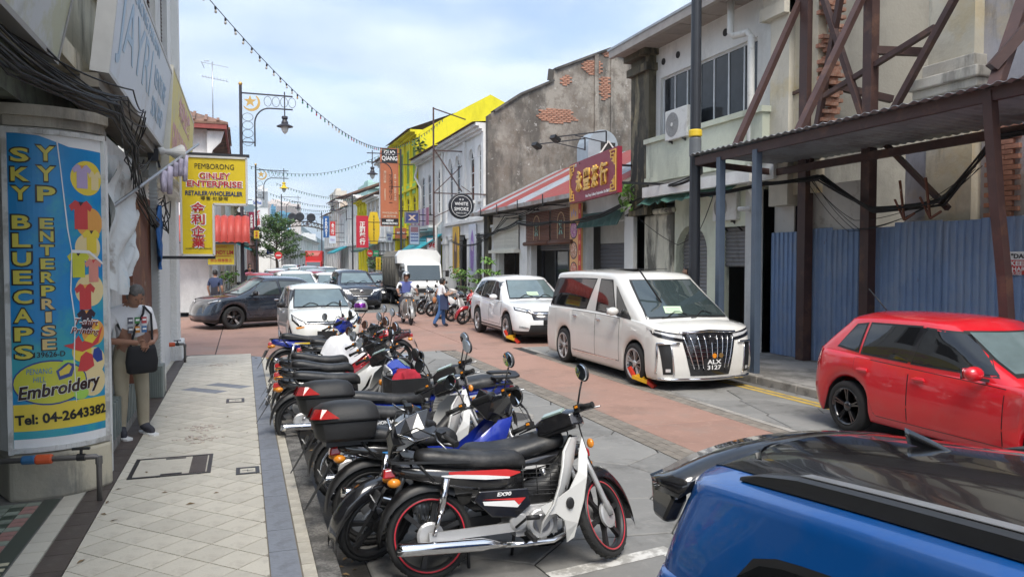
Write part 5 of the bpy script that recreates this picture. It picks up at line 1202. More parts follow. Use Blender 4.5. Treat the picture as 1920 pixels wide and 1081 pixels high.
for k in range(13):
    xa, w_ = -2.95+.245*k, .24
    p = MB(); p.smooth = True; p.loft([[(xa+w_*f, y_-.045*sin(pi*f), z+.045*sin(pi*f)) for f in (0, .2, .4, .6, .8, 1)] for y_, z in prof], cap=False, closed=False); part('awning_panel', p, m_awn, aw)
for xe in (-2.96, .24): part('awning_end', MB().prism([(30.95, 2.72)]+prof, xe-.012, xe+.012, 'x'), m_awn, aw)
part('awning_frame', MB().bar((-2.9, 29.78, 2.72), (.22, 29.78, 2.72), .04), m_darkmetal, aw)
sign('hanging_sign', 'yellow HANDY LIM sign hanging under the red awning', 'sign', frame((-.75, 30.2, 2.3), (1, 0, .0)), .95, .78, mk('sign_yellow_old', (.62, .48, .04), .5), [('HANDY LIM', .02, .08, .8, .15, m_text_r, .03), ('MEN & UNDERGARMENT', 0, -.06, .7, .06, m_text_r), ('林永輝專賣店', 0, -.22, .74, .13, m_text_r), ('CLOTHES', 0, .28, .4, .06, m_text_r)], .1, m_steel)
MB().box((-1.4, 30.6, 2.6), (.4, .4, .4)).build('junction_box', m_darkmetal)
tag(bpy.data.objects['junction_box'], 'dark box fixed under the red awning beside the yellow sign', 'box')
ta = thing('tv_antenna', 'thin television antenna mast with two aerials above the louvred roof', 'antenna', (-1.05, 33, 7.9))
MB().tube([(0, 0, -.8), (0, 0, 2.1)], .018, 6).build('mast', m_steel, ta)
an = MB().bar((-.4, 0, 2.05), (.6, 0, 1.92), .02).bar((-.4, 0, 1.5), (.6, 0, 1.35), .02)
for k in range(9): an.bar((-.35+.11*k, -.25, 1.5-.014*k), (-.35+.11*k, .25, 1.5-.014*k), .012)
an.bar((-.4, -.1, 2.05), (-.3, .1, 1.85), .015).bar((-.3, 0, 2.1), (-.1, 0, 2.12), .03)
an.build('aerial', m_steel, ta)
y = 40.02
for i, (w_, H, wall, n, lab, awn) in enumerate(((6, 8.2, pl_pink, 3, 'dull pink shophouse right after the red awning on the left', m_greenc), (6.5, 7.6, pl_beige, 3, 'beige shophouse behind the maroon banner on the left', None), (6, 6.6, pl_white, 3, 'white shophouse halfway along the left side', m_teal), (7, 6.2, pl_cream, 3, 'stained cream shophouse beside the street tree', None), (9, 5.4, pl_pink, 4, 'long pink-walled shophouse under the street tree', None), (10, 5.6, pl_pink, 4, 'second pink-walled shophouse just before the bend', None))):
    M_, L_ = LM(y, y+w_-.03); rowhouse('shophouse', lab, M_, L_, H, wall, n, pl_clean if i % 2 == 0 else wall, arch=0, awn=awn); y += w_
def LM2(a, b):
    a, b = V(a+(0,)), V(b+(0,)); x = (b-a).normalized(); n = V((-x.y, x.x, 0)); m = Matrix((x, n, (0, 0, 1))).transposed().to_4x4(); m.translation = a; return m, (b-a).length
for i, (a, b) in enumerate((((4.4, 92), (7.2, 112)), ((7.25, 112.2), (10.4, 134)), ((10.45, 134.2), (14.8, 164)))):
    M_, L_ = LM2(a, b); t = rowhouse('shophouse', ('white arcaded shophouse row just past the bend, nearest part', 'white arcaded shophouse row past the bend, middle part', 'white arcaded shophouse row past the bend, far end')[i], M_, L_, 5.2, pl_white, 5, pl_white, arch=0, rise=1.4)
    for o in t.children:
        if o.name.startswith('roof'): o.data.materials[0] = m_greyroof
# ---------------------------------------------------------------- street lamps, hanging signs, string lights
LAMPS = 'ornate street lamps'
m_lamp = mk('lamp_black', (.035, .033, .042), .45, var=.15); m_goldp = mk('lamp_gold', (.6, .38, .12), .35, .5)
m_lampglass = mk('lamp_globe', (.6, .62, .6), .1, var=.05)
def street_lamp(label, x, y, H, arm, sx, ornate=True, hood=None, zb=.13, rz=0):
    t = thing('street_lamp', label, 'street lamp', (x, y, zb), rz, LAMPS)
    H -= zb
    MB().lathe([(.11, 0), (.12, .1), (.09, .15), (.07, 1.2), (.055, H-.1), (.055, H)], 14).build('post', m_lamp, t)
    if ornate: MB().ell((0, 0, H+.06), (.075, .075, .075), 12, 8).build('finial', m_goldp, t)
    a = MB(); z1 = H-.28; z2 = z1-.52
    a.bar((0, 0, z1), (sx*arm, 0, z1-.02), .05); pts = [(sx*.5, 0, z1-2.0), (sx*.5, 0, z2-.75)]+[(sx*(.5+.55*(1-cos(q*pi/16))), 0, z2-.6+.6*sin(q*pi/16)) for q in range(9)]+[(sx*arm, 0, z2)]
    a.tube(pts, .028, 8); a.bar((0, 0, z1-1.85), (sx*.5, 0, z1-1.85), .04); a.bar((sx*(arm-.3), 0, z1+.14), (sx*(arm-.3), 0, z2-.28), .045)
    a.build('arm', m_lamp, t)
    if ornate:
        rg = MB()
        for k in range(4): 
            rg.tube([(sx*(.98+.3*k)+.135*cos(b), 0, z1-.26+.19*sin(b)) for b in [q*pi/8 for q in range(16)]], .009, 4, closed=True)
            rg.tube([(sx*.25+.19*cos(b), 0, z1-.9-.31*k+.15*sin(b)) for b in [q*pi/8 for q in range(16)]], .009, 4, closed=True)
        rg.build('ring', m_lamp, t)
        cx, cz, n = sx*.38, z1-.34, 12
        out = [(cx+.33*cos(b), cz+.33*sin(b)) for b in [-2.6+q*3.5/14 for q in range(15)]]; inn = [(cx-.045+.285*cos(b), cz+.04+.285*sin(b)) for b in [-2.5+q*3.3/14 for q in range(15)]]
        c_ = MB(); 
        for k in range(14): c_.prism([out[k], out[k+1], inn[k+1], inn[k]], -.012, .012, 'y')
        c_.build('crescent', m_goldp, t)
        MB().prism([(cx-.04+(.24 if q % 2 == 0 else .095)*cos(pi/2+q*pi/5), cz+.04+(.24 if q % 2 == 0 else .095)*sin(pi/2+q*pi/5)) for q in range(10)], -.014, .014, 'y').build('star', m_goldp, t)
    lx, lz = sx*(arm-.3), z2-.28
    hd = MB(Matrix.Translation((lx, 0, lz))); hd.lathe([(.0, .02), (.11, .01), (.12, -.07), (.08, -.12), (.13, -.22), (.13, -.28), (.31, -.37), (.31, -.395), (.14, -.37)], 20)
    h = hd.build('lamp_hood', hood or m_lamp, t)
    MB(Matrix.Translation((lx, 0, lz))).lathe([(.13, -.37), (.145, -.45), (.1, -.58), (.03, -.66), (0, -.67)], 16).build('globe', m_lampglass, h)
    return t
street_lamp('tall ornate street lamp with gold star and crescent behind the yellow hanging sign', -.0, 30.9, 8.7, 1.9, 1)
street_lamp('ornate street lamp with a yellow hood further up the left side', .75+bend(54), 54, 8.4, 2.1, 1, hood=m_yellow)
street_lamp('dark street lamp with a plain arm beyond the tree side, third on the left', 1.2+bend(84), 84, 9.0, 2.0, 1, False)
street_lamp('dark street lamp standing in front of the tall orange bead shop sign', 8.5, 43, 8.35, 1.9, -1, False)
street_lamp('dark street lamp beside the red pharmacy sign on the right', 8.6, 64, 7.6, 1.9, -1, False)
street_lamp('small dark street lamp far up the right side by the blue pharmacy sign', 8.6, 90, 7.6, 1.9, -1, False)
F_ = (1, 0, 0)
def ssign(label, px0, px1, py0, py1, Y, mat, texts=(), group='projecting shop signs', edge=None, poly=None, name='hanging_sign'):
    """projecting sign hung across the footpath, facing down the street, at depth Y"""
    a, b = atY(px0, py0, Y), atY(px1, py1, Y); w, h = b.x-a.x, a.z-b.z
    c = V(((a.x+b.x)/2, Y, (a.z+b.z)/2)); M_ = frame(c, F_)
    t = thing(name, label, 'sign', M=M_, group=group)
    if poly: MB().prism([(x*w, z*h) for x, z in poly], -.12, 0, 'z').build('board', mat, t)
    else: MB().bx(-w/2, w/2, -h/2, h/2, -.12, 0).build('board', mat, t)
    if edge:
        e = MB()
        for s_ in (-1, 1): e.bx(s_*w/2-.03, s_*w/2+.03, -h/2-.03, h/2+.03, -.125, .01).bx(-w/2, w/2, s_*h/2-.03, s_*h/2+.03, -.124, .009)
        e.build('frame', edge, t)
    for q_ in texts: txt(q_[0], q_[3]*w, q_[4]*h, q_[5], t, (q_[1]*w, q_[2]*h), off=.012, bold=q_[6] if len(q_) > 6 else 0, lines=q_[7] if len(q_) > 7 else 1)
    side = 1 if c.x > 4 else -1
    [MB().bar((side*w/2, v_*h*.3, -.06), (side*w/2+side*.9, v_*h*.3, -.06), .05).build('bracket', m_darkmetal, t) for v_ in (-1, 1)]
    return t
m_orange = mk('terracotta_sign', (.46, .15, .07), .5, var=.08); cream_l = flat('lettering_cream', (.7, .6, .45))
g = ssign('tall terracotta GUO QIANG bead accessory sign', 713, 748, 277, 424, 43.4, m_orange, [('ACCESSORI\nMANIK', -.26, .02, .13, .38, cream_l), ('ア\nク\nセ\nサ\nリ\nー', .05, -.02, .2, .36, m_text_k, 0, .9), ('手\n工\n飾\n品', .3, .0, .12, .34, cream_l, 0, .95), ('WHOLESALER', 0, -.33, .84, .025, cream_l), ('批發零售', 0, -.375, .7, .03, cream_l)])
w_, h_ = atY(748, 0, 43.4).x-atY(713, 0, 43.4).x, atY(713, 277, 43.4).z-atY(713, 424, 43.4).z
MB().bx(-w_*.42, w_*.42, h_*.31, h_*.49, .002, .012).build('black_panel', m_black, g); MB().bx(-w_*.46, w_*.46, -h_*.49, -h_*.4, .002, .012).build('black_panel', m_black, g)
txt('GUO', w_*.6, h_*.055, m_text_w, g, (0, h_*.44), bold=.02, off=.016); txt('QIANG', w_*.84, h_*.065, m_text_w, g, (0, h_*.365), bold=.02, off=.016); txt('KEDAI\nPEMBORONG', w_*.82, h_*.065, m_text_w, g, (0, -h_*.445), bold=.03, off=.016)
rp_ = mk('crimson_sign', (.5, .025, .05), .5)
g = ssign('crimson pharmacy sign 正和藥行 with white characters', 668, 691, 404, 464, 52, rp_, [('正\n和\n藥\n行', 0, -.05, .5, .72, m_text_w, .03, .9)])
ssign('yellow six-sided wooden shop sign beside the crimson pharmacy sign', 690, 712, 397, 457, 53, m_yellow, [('H\nA\nR\nD\nW\nA\nR\nE', 0, 0, .2, .8, m_text_k, .02, .8)], poly=[(-.3, -.5), (.3, -.5), (.5, -.2), (.5, .2), (.3, .5), (-.3, .5), (-.5, .2), (-.5, -.2)])
ssign('dark blue FARMASI sign far up the right side', 606, 617, 405, 445, 85, flat('sign_navy', (.02, .1, .3)), [('F\nA\nR\nM\nA\nS\nI', 0, -.03, .5, .85, m_text_w, .04, .8)])
ssign('small red sign with white characters beside the blue pharmacy sign', 619, 629, 415, 442, 83, m_red, [('金\n行', 0, 0, .6, .8, m_text_w, .03)])
ssign('pale square lightbox hanging below the small red sign', 617, 630, 442, 456, 80, flat('sign_pale', (.55, .62, .72)), [('Neo', 0, 0, .6, .3, flat('lettering_violet', (.2, .1, .4)))])
ssign('maroon banner with white characters on the left lamp post', 466, 477, 397, 429, 53.5, flat('sign_maroon', (.24, .02, .06)), [('大\n眾\n書\n局', 0, -.05, .5, .8, m_text_w, .03, .9)])
ssign('blue and white oval shop sign on the left with red characters below', 473, 492, 371, 388, 60, flat('sign_white', (.7, .72, .75)), [('So.Wool', 0, 0, .8, .4, flat('sign_blue', (.02, .08, .4)), .03)], poly=[(.5*cos(q*pi/10), .5*sin(q*pi/10)) for q in range(20)])
ssign('tall white sign with red characters 新華 behind the left lamp post', 476, 490, 392, 425, 62, flat('sign_white', (.7, .72, .75)), [('新\n華', 0, 0, .75, .9, m_text_r, .02)])
ssign('blue poster of shoes on the post under the terracotta sign', 760, 785, 398, 418, 42.6, flat('poster_blue', (.05, .06, .18)), [('X', 0, 0, .6, .5, flat('poster_tan', (.6, .45, .35)), .06)], edge=m_steel)
ssign('tall blue sandal poster below the shoe poster', 768, 786, 423, 458, 42.5, flat('poster_pale', (.38, .42, .52)), [('ooo\nooo\nooo', 0, -.12, .8, .45, flat('poster_navy', (.05, .07, .2)), .05), ('■', 0, .3, .8, .28, flat('poster_wine', (.2, .1, .12)))], edge=m_steel)
ssign('small terracotta shop board under the tall bead sign', 741, 762, 427, 447, 46, m_orange, [('BEADS', 0, 0, .7, .25, m_text_w, .03)])
ssign('little white notice board under the terracotta sign', 724, 736, 434, 454, 45, m_white, [('SALE\n50%', 0, 0, .7, .6, flat('sign_blue', (.02, .08, .4)), .02)])
ssign('round red drinks sign above the right footpath', 688, 699, 468, 481, 55, m_red, [('Cola', 0, 0, .7, .3, m_text_w, .02)], poly=[(.5*cos(q*pi/10), .5*sin(q*pi/10)) for q in range(20)])
ssign('green drinks sign next to the round red one', 700, 710, 469, 480, 55, flat('sign_green', (.02, .3, .15)), [('CAFE', 0, 0, .7, .3, m_text_w, .02)])
ssign('upright yellow shop sign beside the green drinks sign', 705, 714, 482, 506, 56, m_yellow, [('H\nO\nT\nE\nL', 0, 0, .4, .85, m_text_k, .02, .8)])
ssign('yellow sign past the red awning on the left', 476, 486, 432, 447, 50, m_yellow, [('中\n藥', 0, 0, .5, .8, m_text_r, .02)])
ssign('blue board below the tree on the left footpath', 500, 513, 468, 476, 80, flat('sign_blue', (.02, .08, .4)), [('TOYS', 0, 0, .7, .5, m_text_w, .02)])
# string lights: cable with socket and bulb, every bulb a part
m_sock = mk('bulb_socket', (.02, .02, .025), .5)
bulbs = [mk('bulb_'+n, c, .12, var=.05, coat=.4) for n, c in (('clear', (.5, .45, .38)), ('green', (.05, .22, .15)), ('red', (.4, .06, .07)), ('amber', (.5, .3, .1)))]
bme = []
for b_ in bulbs:
    m = MB(); m.smooth = True; m.m = 0; m.lathe([(.02, 0), (.026, -.01), (.026, -.075), (.02, -.08)], 8); m.m = 1; m.lathe([(.018, -.08), (.032, -.12), (.028, -.155), (0, -.17)], 8); bme.append(m.mesh('bulb', [m_sock, b_]))
def string(label, a, b, sag, n, col, sc=1.):
    a, b = V(a), V(b); t = thing('string_lights', label, 'string lights', tuple(a), group='strings of bulbs across the street')
    P = lambda u: a.lerp(b, u)-V((0, 0, 4*sag*u*(1-u)))
    part('wire', MB().tube([P(k/40) for k in range(41)], .011*sc, 5), m_cable, t)
    for k in range(n):
        p = P((k+.5)/n); o = link('bulb', bme[col(k)], t, p-a); o.scale = (sc, sc, sc); o.rotation_euler = (U(-.15, .15), U(-.15, .15), 0)
string('nearest string of coloured bulbs sweeping down from the top left to the terracotta sign', atY(372, -25, 17), atY(733, 277, 44), .95, 46, lambda k: (0, 0, 3, 1, 1, 1, 2, 2, 1, 0)[k % 10] if k > 8 else 0, .9)
string('short string of bulbs from the terracotta sign to the yellow building', atY(733, 277, 44), atY(832, 222, 38), .25, 22, lambda k: 1, .8)
string('string of bulbs crossing behind the first ornate lamp', atY(468, 311, 42), atY(735, 278, 46), .9, 40, lambda k: 1, .8)
string('string of bulbs starting from the yellow-hooded lamp', atY(517, 343, 56), atY(668, 372, 66), .35, 34, lambda k: 1, .9)
string('higher string of bulbs far up the street', atY(505, 362, 70), atY(660, 385, 78), .5, 34, lambda k: 1, 1.05)
string('lower string of bulbs far up the street', atY(510, 372, 84), atY(640, 390, 92), .7, 34, lambda k: 1, 1.1)
# ---------------------------------------------------------------- plants, cone, arch
def shrub(name, label, cat, loc, parts_, stems=6, mat=None, r=.3, h=1.2, n=160, s=.1, group=None):
    t = thing(name, label, cat, loc, U(0, 6), group); st = MB(); lf = MB()
    for k in range(stems):
        a = 2*pi*k/stems+U(-.3, .3); e = V((r*.8*cos(a)*U(.4, 1), r*.8*sin(a)*U(.4, 1), h*U(.6, 1))); st.tube([(0, 0, .0), (e.x*.3, e.y*.3, e.z*.5), tuple(e)], [.02, .014, .008], 5); leafball(lf, e, r*.55, n//stems, s)
    st.build('stem', m_trunk, t); lf.build('foliage', mat or m_leaf, t); return t
fg = thing('frangipani', 'bushy plant with long leaves in front of the tea shop window', 'plant', (9.3, 29.2, .13))
st = MB(); lf = MB()
for k in range(9):
    a = k*.7; e = V((.55*cos(a)*U(.3, 1), .6*sin(a)*U(.3, 1), U(.9, 2.0))); st.tube([(0, 0, .3), (e.x*.4, e.y*.4, e.z*.6), tuple(e)], [.045, .035, .025], 6)
    for q in range(13):
        b = q*2.4; d = V((cos(b), sin(b), U(-.1, .9))).normalized(); L_ = U(.3, .48); n_ = d.cross(V((0, 0, 1))).normalized(); p0 = e; p1 = e+d*L_*.55+V((0, 0, .03)); p2 = e+d*L_+V((0, 0, -.09))
        lf.add([p0, p1+n_*.06, p2, p1-n_*.06, p1+V((0, 0, .012))], [(0, 1, 4), (1, 2, 4), (2, 3, 4), (3, 0, 4)])
MB().lathe([(.22, 0), (.3, .35), (.32, .36), (.29, .37), (.2, .3), (0, .3)], 18).build('pot', mk('clay_pot', (.3, .14, .08), .8), fg); st.build('stem', m_trunk, fg); lf.build('foliage', m_leaf2, fg)
pa = thing('palm', 'small potted palm between the mouldy pier and the tea shop', 'plant', (9.4, 31.6, .13)); lf = MB(); st = MB()
for k in range(11):
    a = k*2.4; L_ = U(.8, 1.2); pts = [V((cos(a)*L_*u, sin(a)*L_*u, .5+1.1*u-.9*u*u*U(.9, 1.2))) for u in (0, .25, .5, .75, 1)]; st.tube(pts, .012, 5)
    for i in range(1, 5):
        for u in (0, .33, .66):
            p = pts[i-1].lerp(pts[i], u); d = (pts[i]-pts[i-1]).normalized(); n_ = d.cross(V((0, 0, 1))).normalized()
            for s_ in (-1, 1): lf.add([p, p+(n_*s_+d*.7)*.12+V((0, 0, .01)), p+(n_*s_+d*.8)*.26+V((0, 0, -.05)), p+(n_*s_+d*.9)*.11], [(0, 1, 2, 3)])
MB().lathe([(.18, 0), (.22, .3), (0, .3)], 16).build('pot', mk('clay_pot', (.3, .14, .08)), pa); st.build('stem', m_leaf, pa); lf.build('foliage', m_leaf, pa)
shrub('shrub', 'loose light green shrub at the foot of the white columns', 'shrub', (9.3, 33.2, .13), 0, 8, m_leaf2, .55, 1.5, 260, .1)
shrub('shrub', 'green shrub on the footpath beneath the right-hand lamp post', 'shrub', (9.9, 60, .13), 0, 7, m_leaf, .9, 2.2, 260, .2)
shrub('shrub', 'small leafy plant by the white wall beyond the dark crossover', 'shrub', (-.55, 32.2, .13), 0, 6, m_leaf2, .35, 1.5, 130, .1)
iv = thing('creeper', 'small green creeper sprouting where the maroon sign meets the white shophouse', 'plant', (10.0, 18.7, 3.6)); lf = MB()
leafball(lf, (-.1, 0, .35), .32, 60, .13); leafball(lf, (-.05, .0, .0), .25, 40, .12); lf.build('foliage', m_leaf2, iv); MB().tube([(.2, 0, -.2), (0, 0, .1), (-.1, 0, .4)], .018, 5).build('stem', m_trunk, iv)
cn = thing('traffic_cone', 'orange traffic cone with a white band beside the white columns', 'traffic cone', (8.7, 29.6, .13))
MB().lathe([(.17, .03), (.16, .05), (.03, .75), (0, .76)], 18).build('cone', mk('cone_orange', (.7, .09, .03), .5), cn); MB().lathe([(.108, .36), (.112, .36), (.082, .53), (.078, .53)], 18).build('band', m_white, cn); MB().bx(-.2, .2, -.2, .2, 0, .035).build('base', m_black, cn)
# street tree
tr = thing('street_tree', 'spreading fine-leaved street tree on the left at the bend', 'tree', (1.6+bend(79)-.5, 79, .13))
bk_ = MB(); bk_.tube([(0, 0, 0), (.05, .05, 1.5), (-.05, 0, 3), (.1, 0, 4.5), (0, 0, 6.6)], [.17, .14, .12, .09, .03], 9); tips = []
for k in range(34):
    a = k*2.4; f = k/33.; z0 = 2.2+3.9*f; L_ = 3.3*(1-.62*f)*U(.8, 1.12); e = V((cos(a)*L_, sin(a)*L_, z0+.6+.5*f*U(.3, 1.4))); m_ = V((cos(a)*L_*.5, sin(a)*L_*.5, z0+.35)); bk_.tube([(0, 0, z0-.2), tuple(m_), tuple(e)], [.05, .03, .01], 5)
    tips += [(V((0, 0, z0)).lerp(e, u), u) for u in (.45, .62, .78, .92, 1.03)]
bk_.build('trunk', m_trunk, tr); lf = MB()
for e, u in tips: leafball(lf, e, .62, 46, .16, .42)
lf.build('crown', mk('tree_leaves', (.065, .125, .03), .5, var=.6, sc=1.2), tr); tr.scale = (.86, .86, .9)
ac_ = thing('street_arch', 'dark ironwork arch with three round discs spanning the street at the bend', 'arch', (3.6, 96, .1)); ab = MB()
A0, A1 = V((2.0, 96, 5.6)), V((13.6, 104, 5.0)); pp_ = [A0.lerp(A1, u/24)+V((0, 0, 1.6*sin(pi*u/24))) for u in range(25)]; pq = [p-V((0, 0, .55)) for p in pp_]
for a, b in zip(pp_, pp_[1:]): ab.bar(a, b, .14)
for a, b in zip(pq, pq[1:]): ab.bar(a, b, .14)
for a, b, c in zip(pp_, pq, pp_[1:]): ab.bar(a, b, .08); ab.bar(b, c, .06)
part('truss', ab, mk('arch_iron', (.09, .075, .06), .6), ac_); pc = MB()
for p in (A0, A1): pc.bar((p.x, p.y, .13), (p.x, p.y, p.z+.1), .45)
part('pier', pc, mk('arch_iron', (.09, .075, .06)), ac_)
for u in (8, 10.5, 13): p = pp_[int(u)]; part('disc', MB().lathe([(.55, -.1), (.55, .1), (.4, .12), (0, .1)], 18, Matrix.Translation((p.x, p.y, p.z+.6)) @ Matrix.Rotation(pi/2, 4, 'X')), m_darkmetal, ac_)
rsn = thing('road_sign', 'round red and white no-entry road sign below the tree', 'road sign', (1.5+bend(76), 76, .13)); MB().tube([(0, 0, 0), (0, 0, 2.6)], .04, 8).build('post', m_steel, rsn)
MB().lathe([(.35, -.02), (.35, .02), (0, .02)], 20, Matrix.Translation((0, -.05, 2.4)) @ Matrix.Rotation(pi/2, 4, 'X')).build('disc', m_red, rsn); MB().bx(-.22, .22, -.09, -.075, 2.35, 2.45).build('bar', m_white, rsn)
# ---------------------------------------------------------------- far towers and the hill
def tower(label, px0, px1, py, Y, D, wall, pane, nx, nz, hz=14, cap=None, strips=False):
    a, b = atY(px0, py, Y), atY(px1, py, Y); w = b.x-a.x; H = a.z
    t = thing('tower_block', label, 'tower block', ((a.x+b.x)/2, Y, 0)); 
    MB().bx(-w/2, w/2, 0, D, 0, H).build('wall', wall, t)
    z0 = hz; dz = (H-z0-1.0)/nz; wme = MB().bx(-w/nx*.33, w/nx*.33, -.25, .1, 0, dz*.55).mesh('window', pane)
    for j in range(nz):
        for i in range(nx): link('window', wme, t, (-w/2+w*(i+.5)/nx, 0, z0+dz*j))
        MB().bx(-w/2-.2, w/2+.2, -.35, 0, z0+dz*j-dz*.14, z0+dz*j-dz*.06).build('floor_band', wall, t)
    MB().bx(-w*.3, w*.1, D*.2, D*.6, H, H+H*.04).build('roof_plant', wall, t)
    if cap: MB().bx(-w*.25, w*.5, -.4, 0, H*.9, H*.985).build('roof_sign', cap, t)
    return t
tw_p = mk('tower_pale', (.62, .55, .52), .8, var=.04); tw_w = mk('tower_white', (.66, .66, .66), .8, var=.04); tw_g = mk('tower_glass', (.12, .3, .42), .2, var=.1); tw_b = mk('tower_blue_glass', (.1, .24, .36), .2, var=.1)
tower('tall pale white tower at the far end on the left', 484, 502, 352, 300, 16, tw_w, mk('far_pane', (.4, .45, .5), .3), 4, 16, 22)
tower('pinkish slab tower at the far end of the street', 519, 564, 381, 420, 25, tw_p, mk('far_pane2', (.45, .42, .42), .4), 9, 12, 26)
tower('second pinkish tower block beside the hill', 500, 544, 377, 470, 25, tw_p, mk('far_pane2', (.45, .42, .42)), 6, 12, 26)
tower('lower office block with a blue glass front below the pink towers', 521, 545, 398, 380, 20, tw_g, tw_b, 5, 8, 20)
tower('narrow blue glass office block beside the pink towers', 508, 517, 386, 390, 20, tw_b, tw_g, 3, 10, 20)
tower('beige tower behind the right-hand shophouses', 629, 650, 357, 210, 14, mk('tower_beige', (.6, .55, .47), .8), mk('far_pane3', (.35, .34, .32), .4), 4, 10, 16)
tower('pale green block rising behind the pharmacy sign', 690, 712, 341, 130, 12, mk('tower_mint', (.38, .55, .5), .8), mk('far_pane3', (.35, .34, .32)), 3, 6, 14)
tower('long low white block below the hill', 566, 592, 438, 260, 20, tw_w, mk('far_pane', (.4, .45, .5)), 6, 2, 6)
hl = MB(); hl.smooth = True; rows = []
for j in range(14):
    v = j/13.; row = []
    for i in range(61):
        x = -900+3000*i/60; pk = 150*math.exp(-((x-120)/150)**2)+120*math.exp(-((x+60)/150)**2)+35*math.exp(-((x-420)/200)**2)+90*math.exp(-((x+420)/300)**2)+60*math.exp(-((x-1300)/520)**2)
        row.append((x, 2350+700*v, -5+(pk*(1+.08*sin(x*.03)+.05*sin(x*.071)))*sin(pi*.5*min(1, v*1.2))))
    rows.append(row)
hl.loft(rows, cap=False, closed=False)
tag(hl.build('hill', mk('wooded_hill', (.03, .055, .03), .95, var=.4, sc=.01)), kind='structure')
# ---------------------------------------------------------------- cars
def lerp(a, b, t): return a+(b-a)*t
def interp(pl, x):
    if x <= pl[0][0]: return pl[0][1]
    for (a, b), (c, d) in zip(pl, pl[1:]):
        if x <= c: return lerp(b, d, (x-a)/(c-a)) if c > a else d
    return pl[-1][1]
def smooth_pl(pl, k=2):
    for _ in range(k):
        o = [pl[0]]
        for (a, b), (c, d) in zip(pl, pl[1:]): o += [(lerp(a, c, .25), lerp(b, d, .25)), (lerp(a, c, .75), lerp(b, d, .75))]
        pl = o+[pl[-1]]
    return pl
PROF = [(0, .93), (.12, .975), (.4, 1), (.62, .992), (.8, .98), (.93, .96), (1, .93)]
def wheel_meshes(wr, tw, rr, spokes, rim_mat, twin=False, two_tone=None, hubmat=None):
    t = MB(); t.smooth = True; Mx = Matrix.Rotation(-pi/2, 4, 'X')
    t.lathe([(rr, -tw/2+.01), (rr+.012, -tw/2), (wr-.03, -tw/2), (wr-.008, -tw/2+.02), (wr, -tw/2+.045), (wr, tw/2-.045), (wr-.008, tw/2-.02), (wr-.03, tw/2), (rr+.012, tw/2), (rr, tw/2-.01)], 36, Mx, False)
    for k in (-1, 0, 1): pass
    tm = t.mesh('wheel', m_rubber)
    r = MB(); r.smooth = True
    r.m = 0; r.lathe([(rr*1.0, tw/2-.012), (rr+.006, tw/2-.002), (rr-.012, tw/2-.004), (rr-.03, tw/2-.05), (rr-.035, -tw/2+.02)], 36, Mx, False)
    r.smooth = False; r.m = 1
    r.lathe([(rr-.034, -.02), (0, -.02)], 24, Mx)
    r.m = 0
    for k in range(spokes):
        a = 2*pi*k/spokes
        for da in ((-.11, .11) if twin else (0,)):
            d0, d1 = a+da*.6, a+da
            for sgn in (0,):
                c0, c1 = V((sin(d0)*.045, tw/2-.035, cos(d0)*.045)), V((sin(d1)*(rr-.012), tw/2-.012, cos(d1)*(rr-.012)))
                n = V((cos(a), 0, -sin(a))); w0, w1 = (.016, .013) if twin else (.028, .02)
                if two_tone and k % 2: r.m = 2
                else: r.m = 0
                vs = []
                for c, w in ((c0, w0), (c1, w1)): vs += [c-n*w+V((0, -.03, 0)), c+n*w+V((0, -.03, 0)), c+n*w*.7, c-n*w*.7]
                r.add(vs, [(3, 2, 1, 0), (4, 5, 6, 7), (0, 1, 5, 4), (1, 2, 6, 5), (2, 3, 7, 6), (3, 0, 4, 7)])
    r.m = 0; r.smooth = True
    r.lathe([(.062, tw/2-.06), (.06, tw/2-.025), (.03, tw/2-.016), (0, tw/2-.014)], 20, Mx)
    return tm, r.mesh('rim', [rim_mat, m_blackgloss, two_tone or rim_mat])
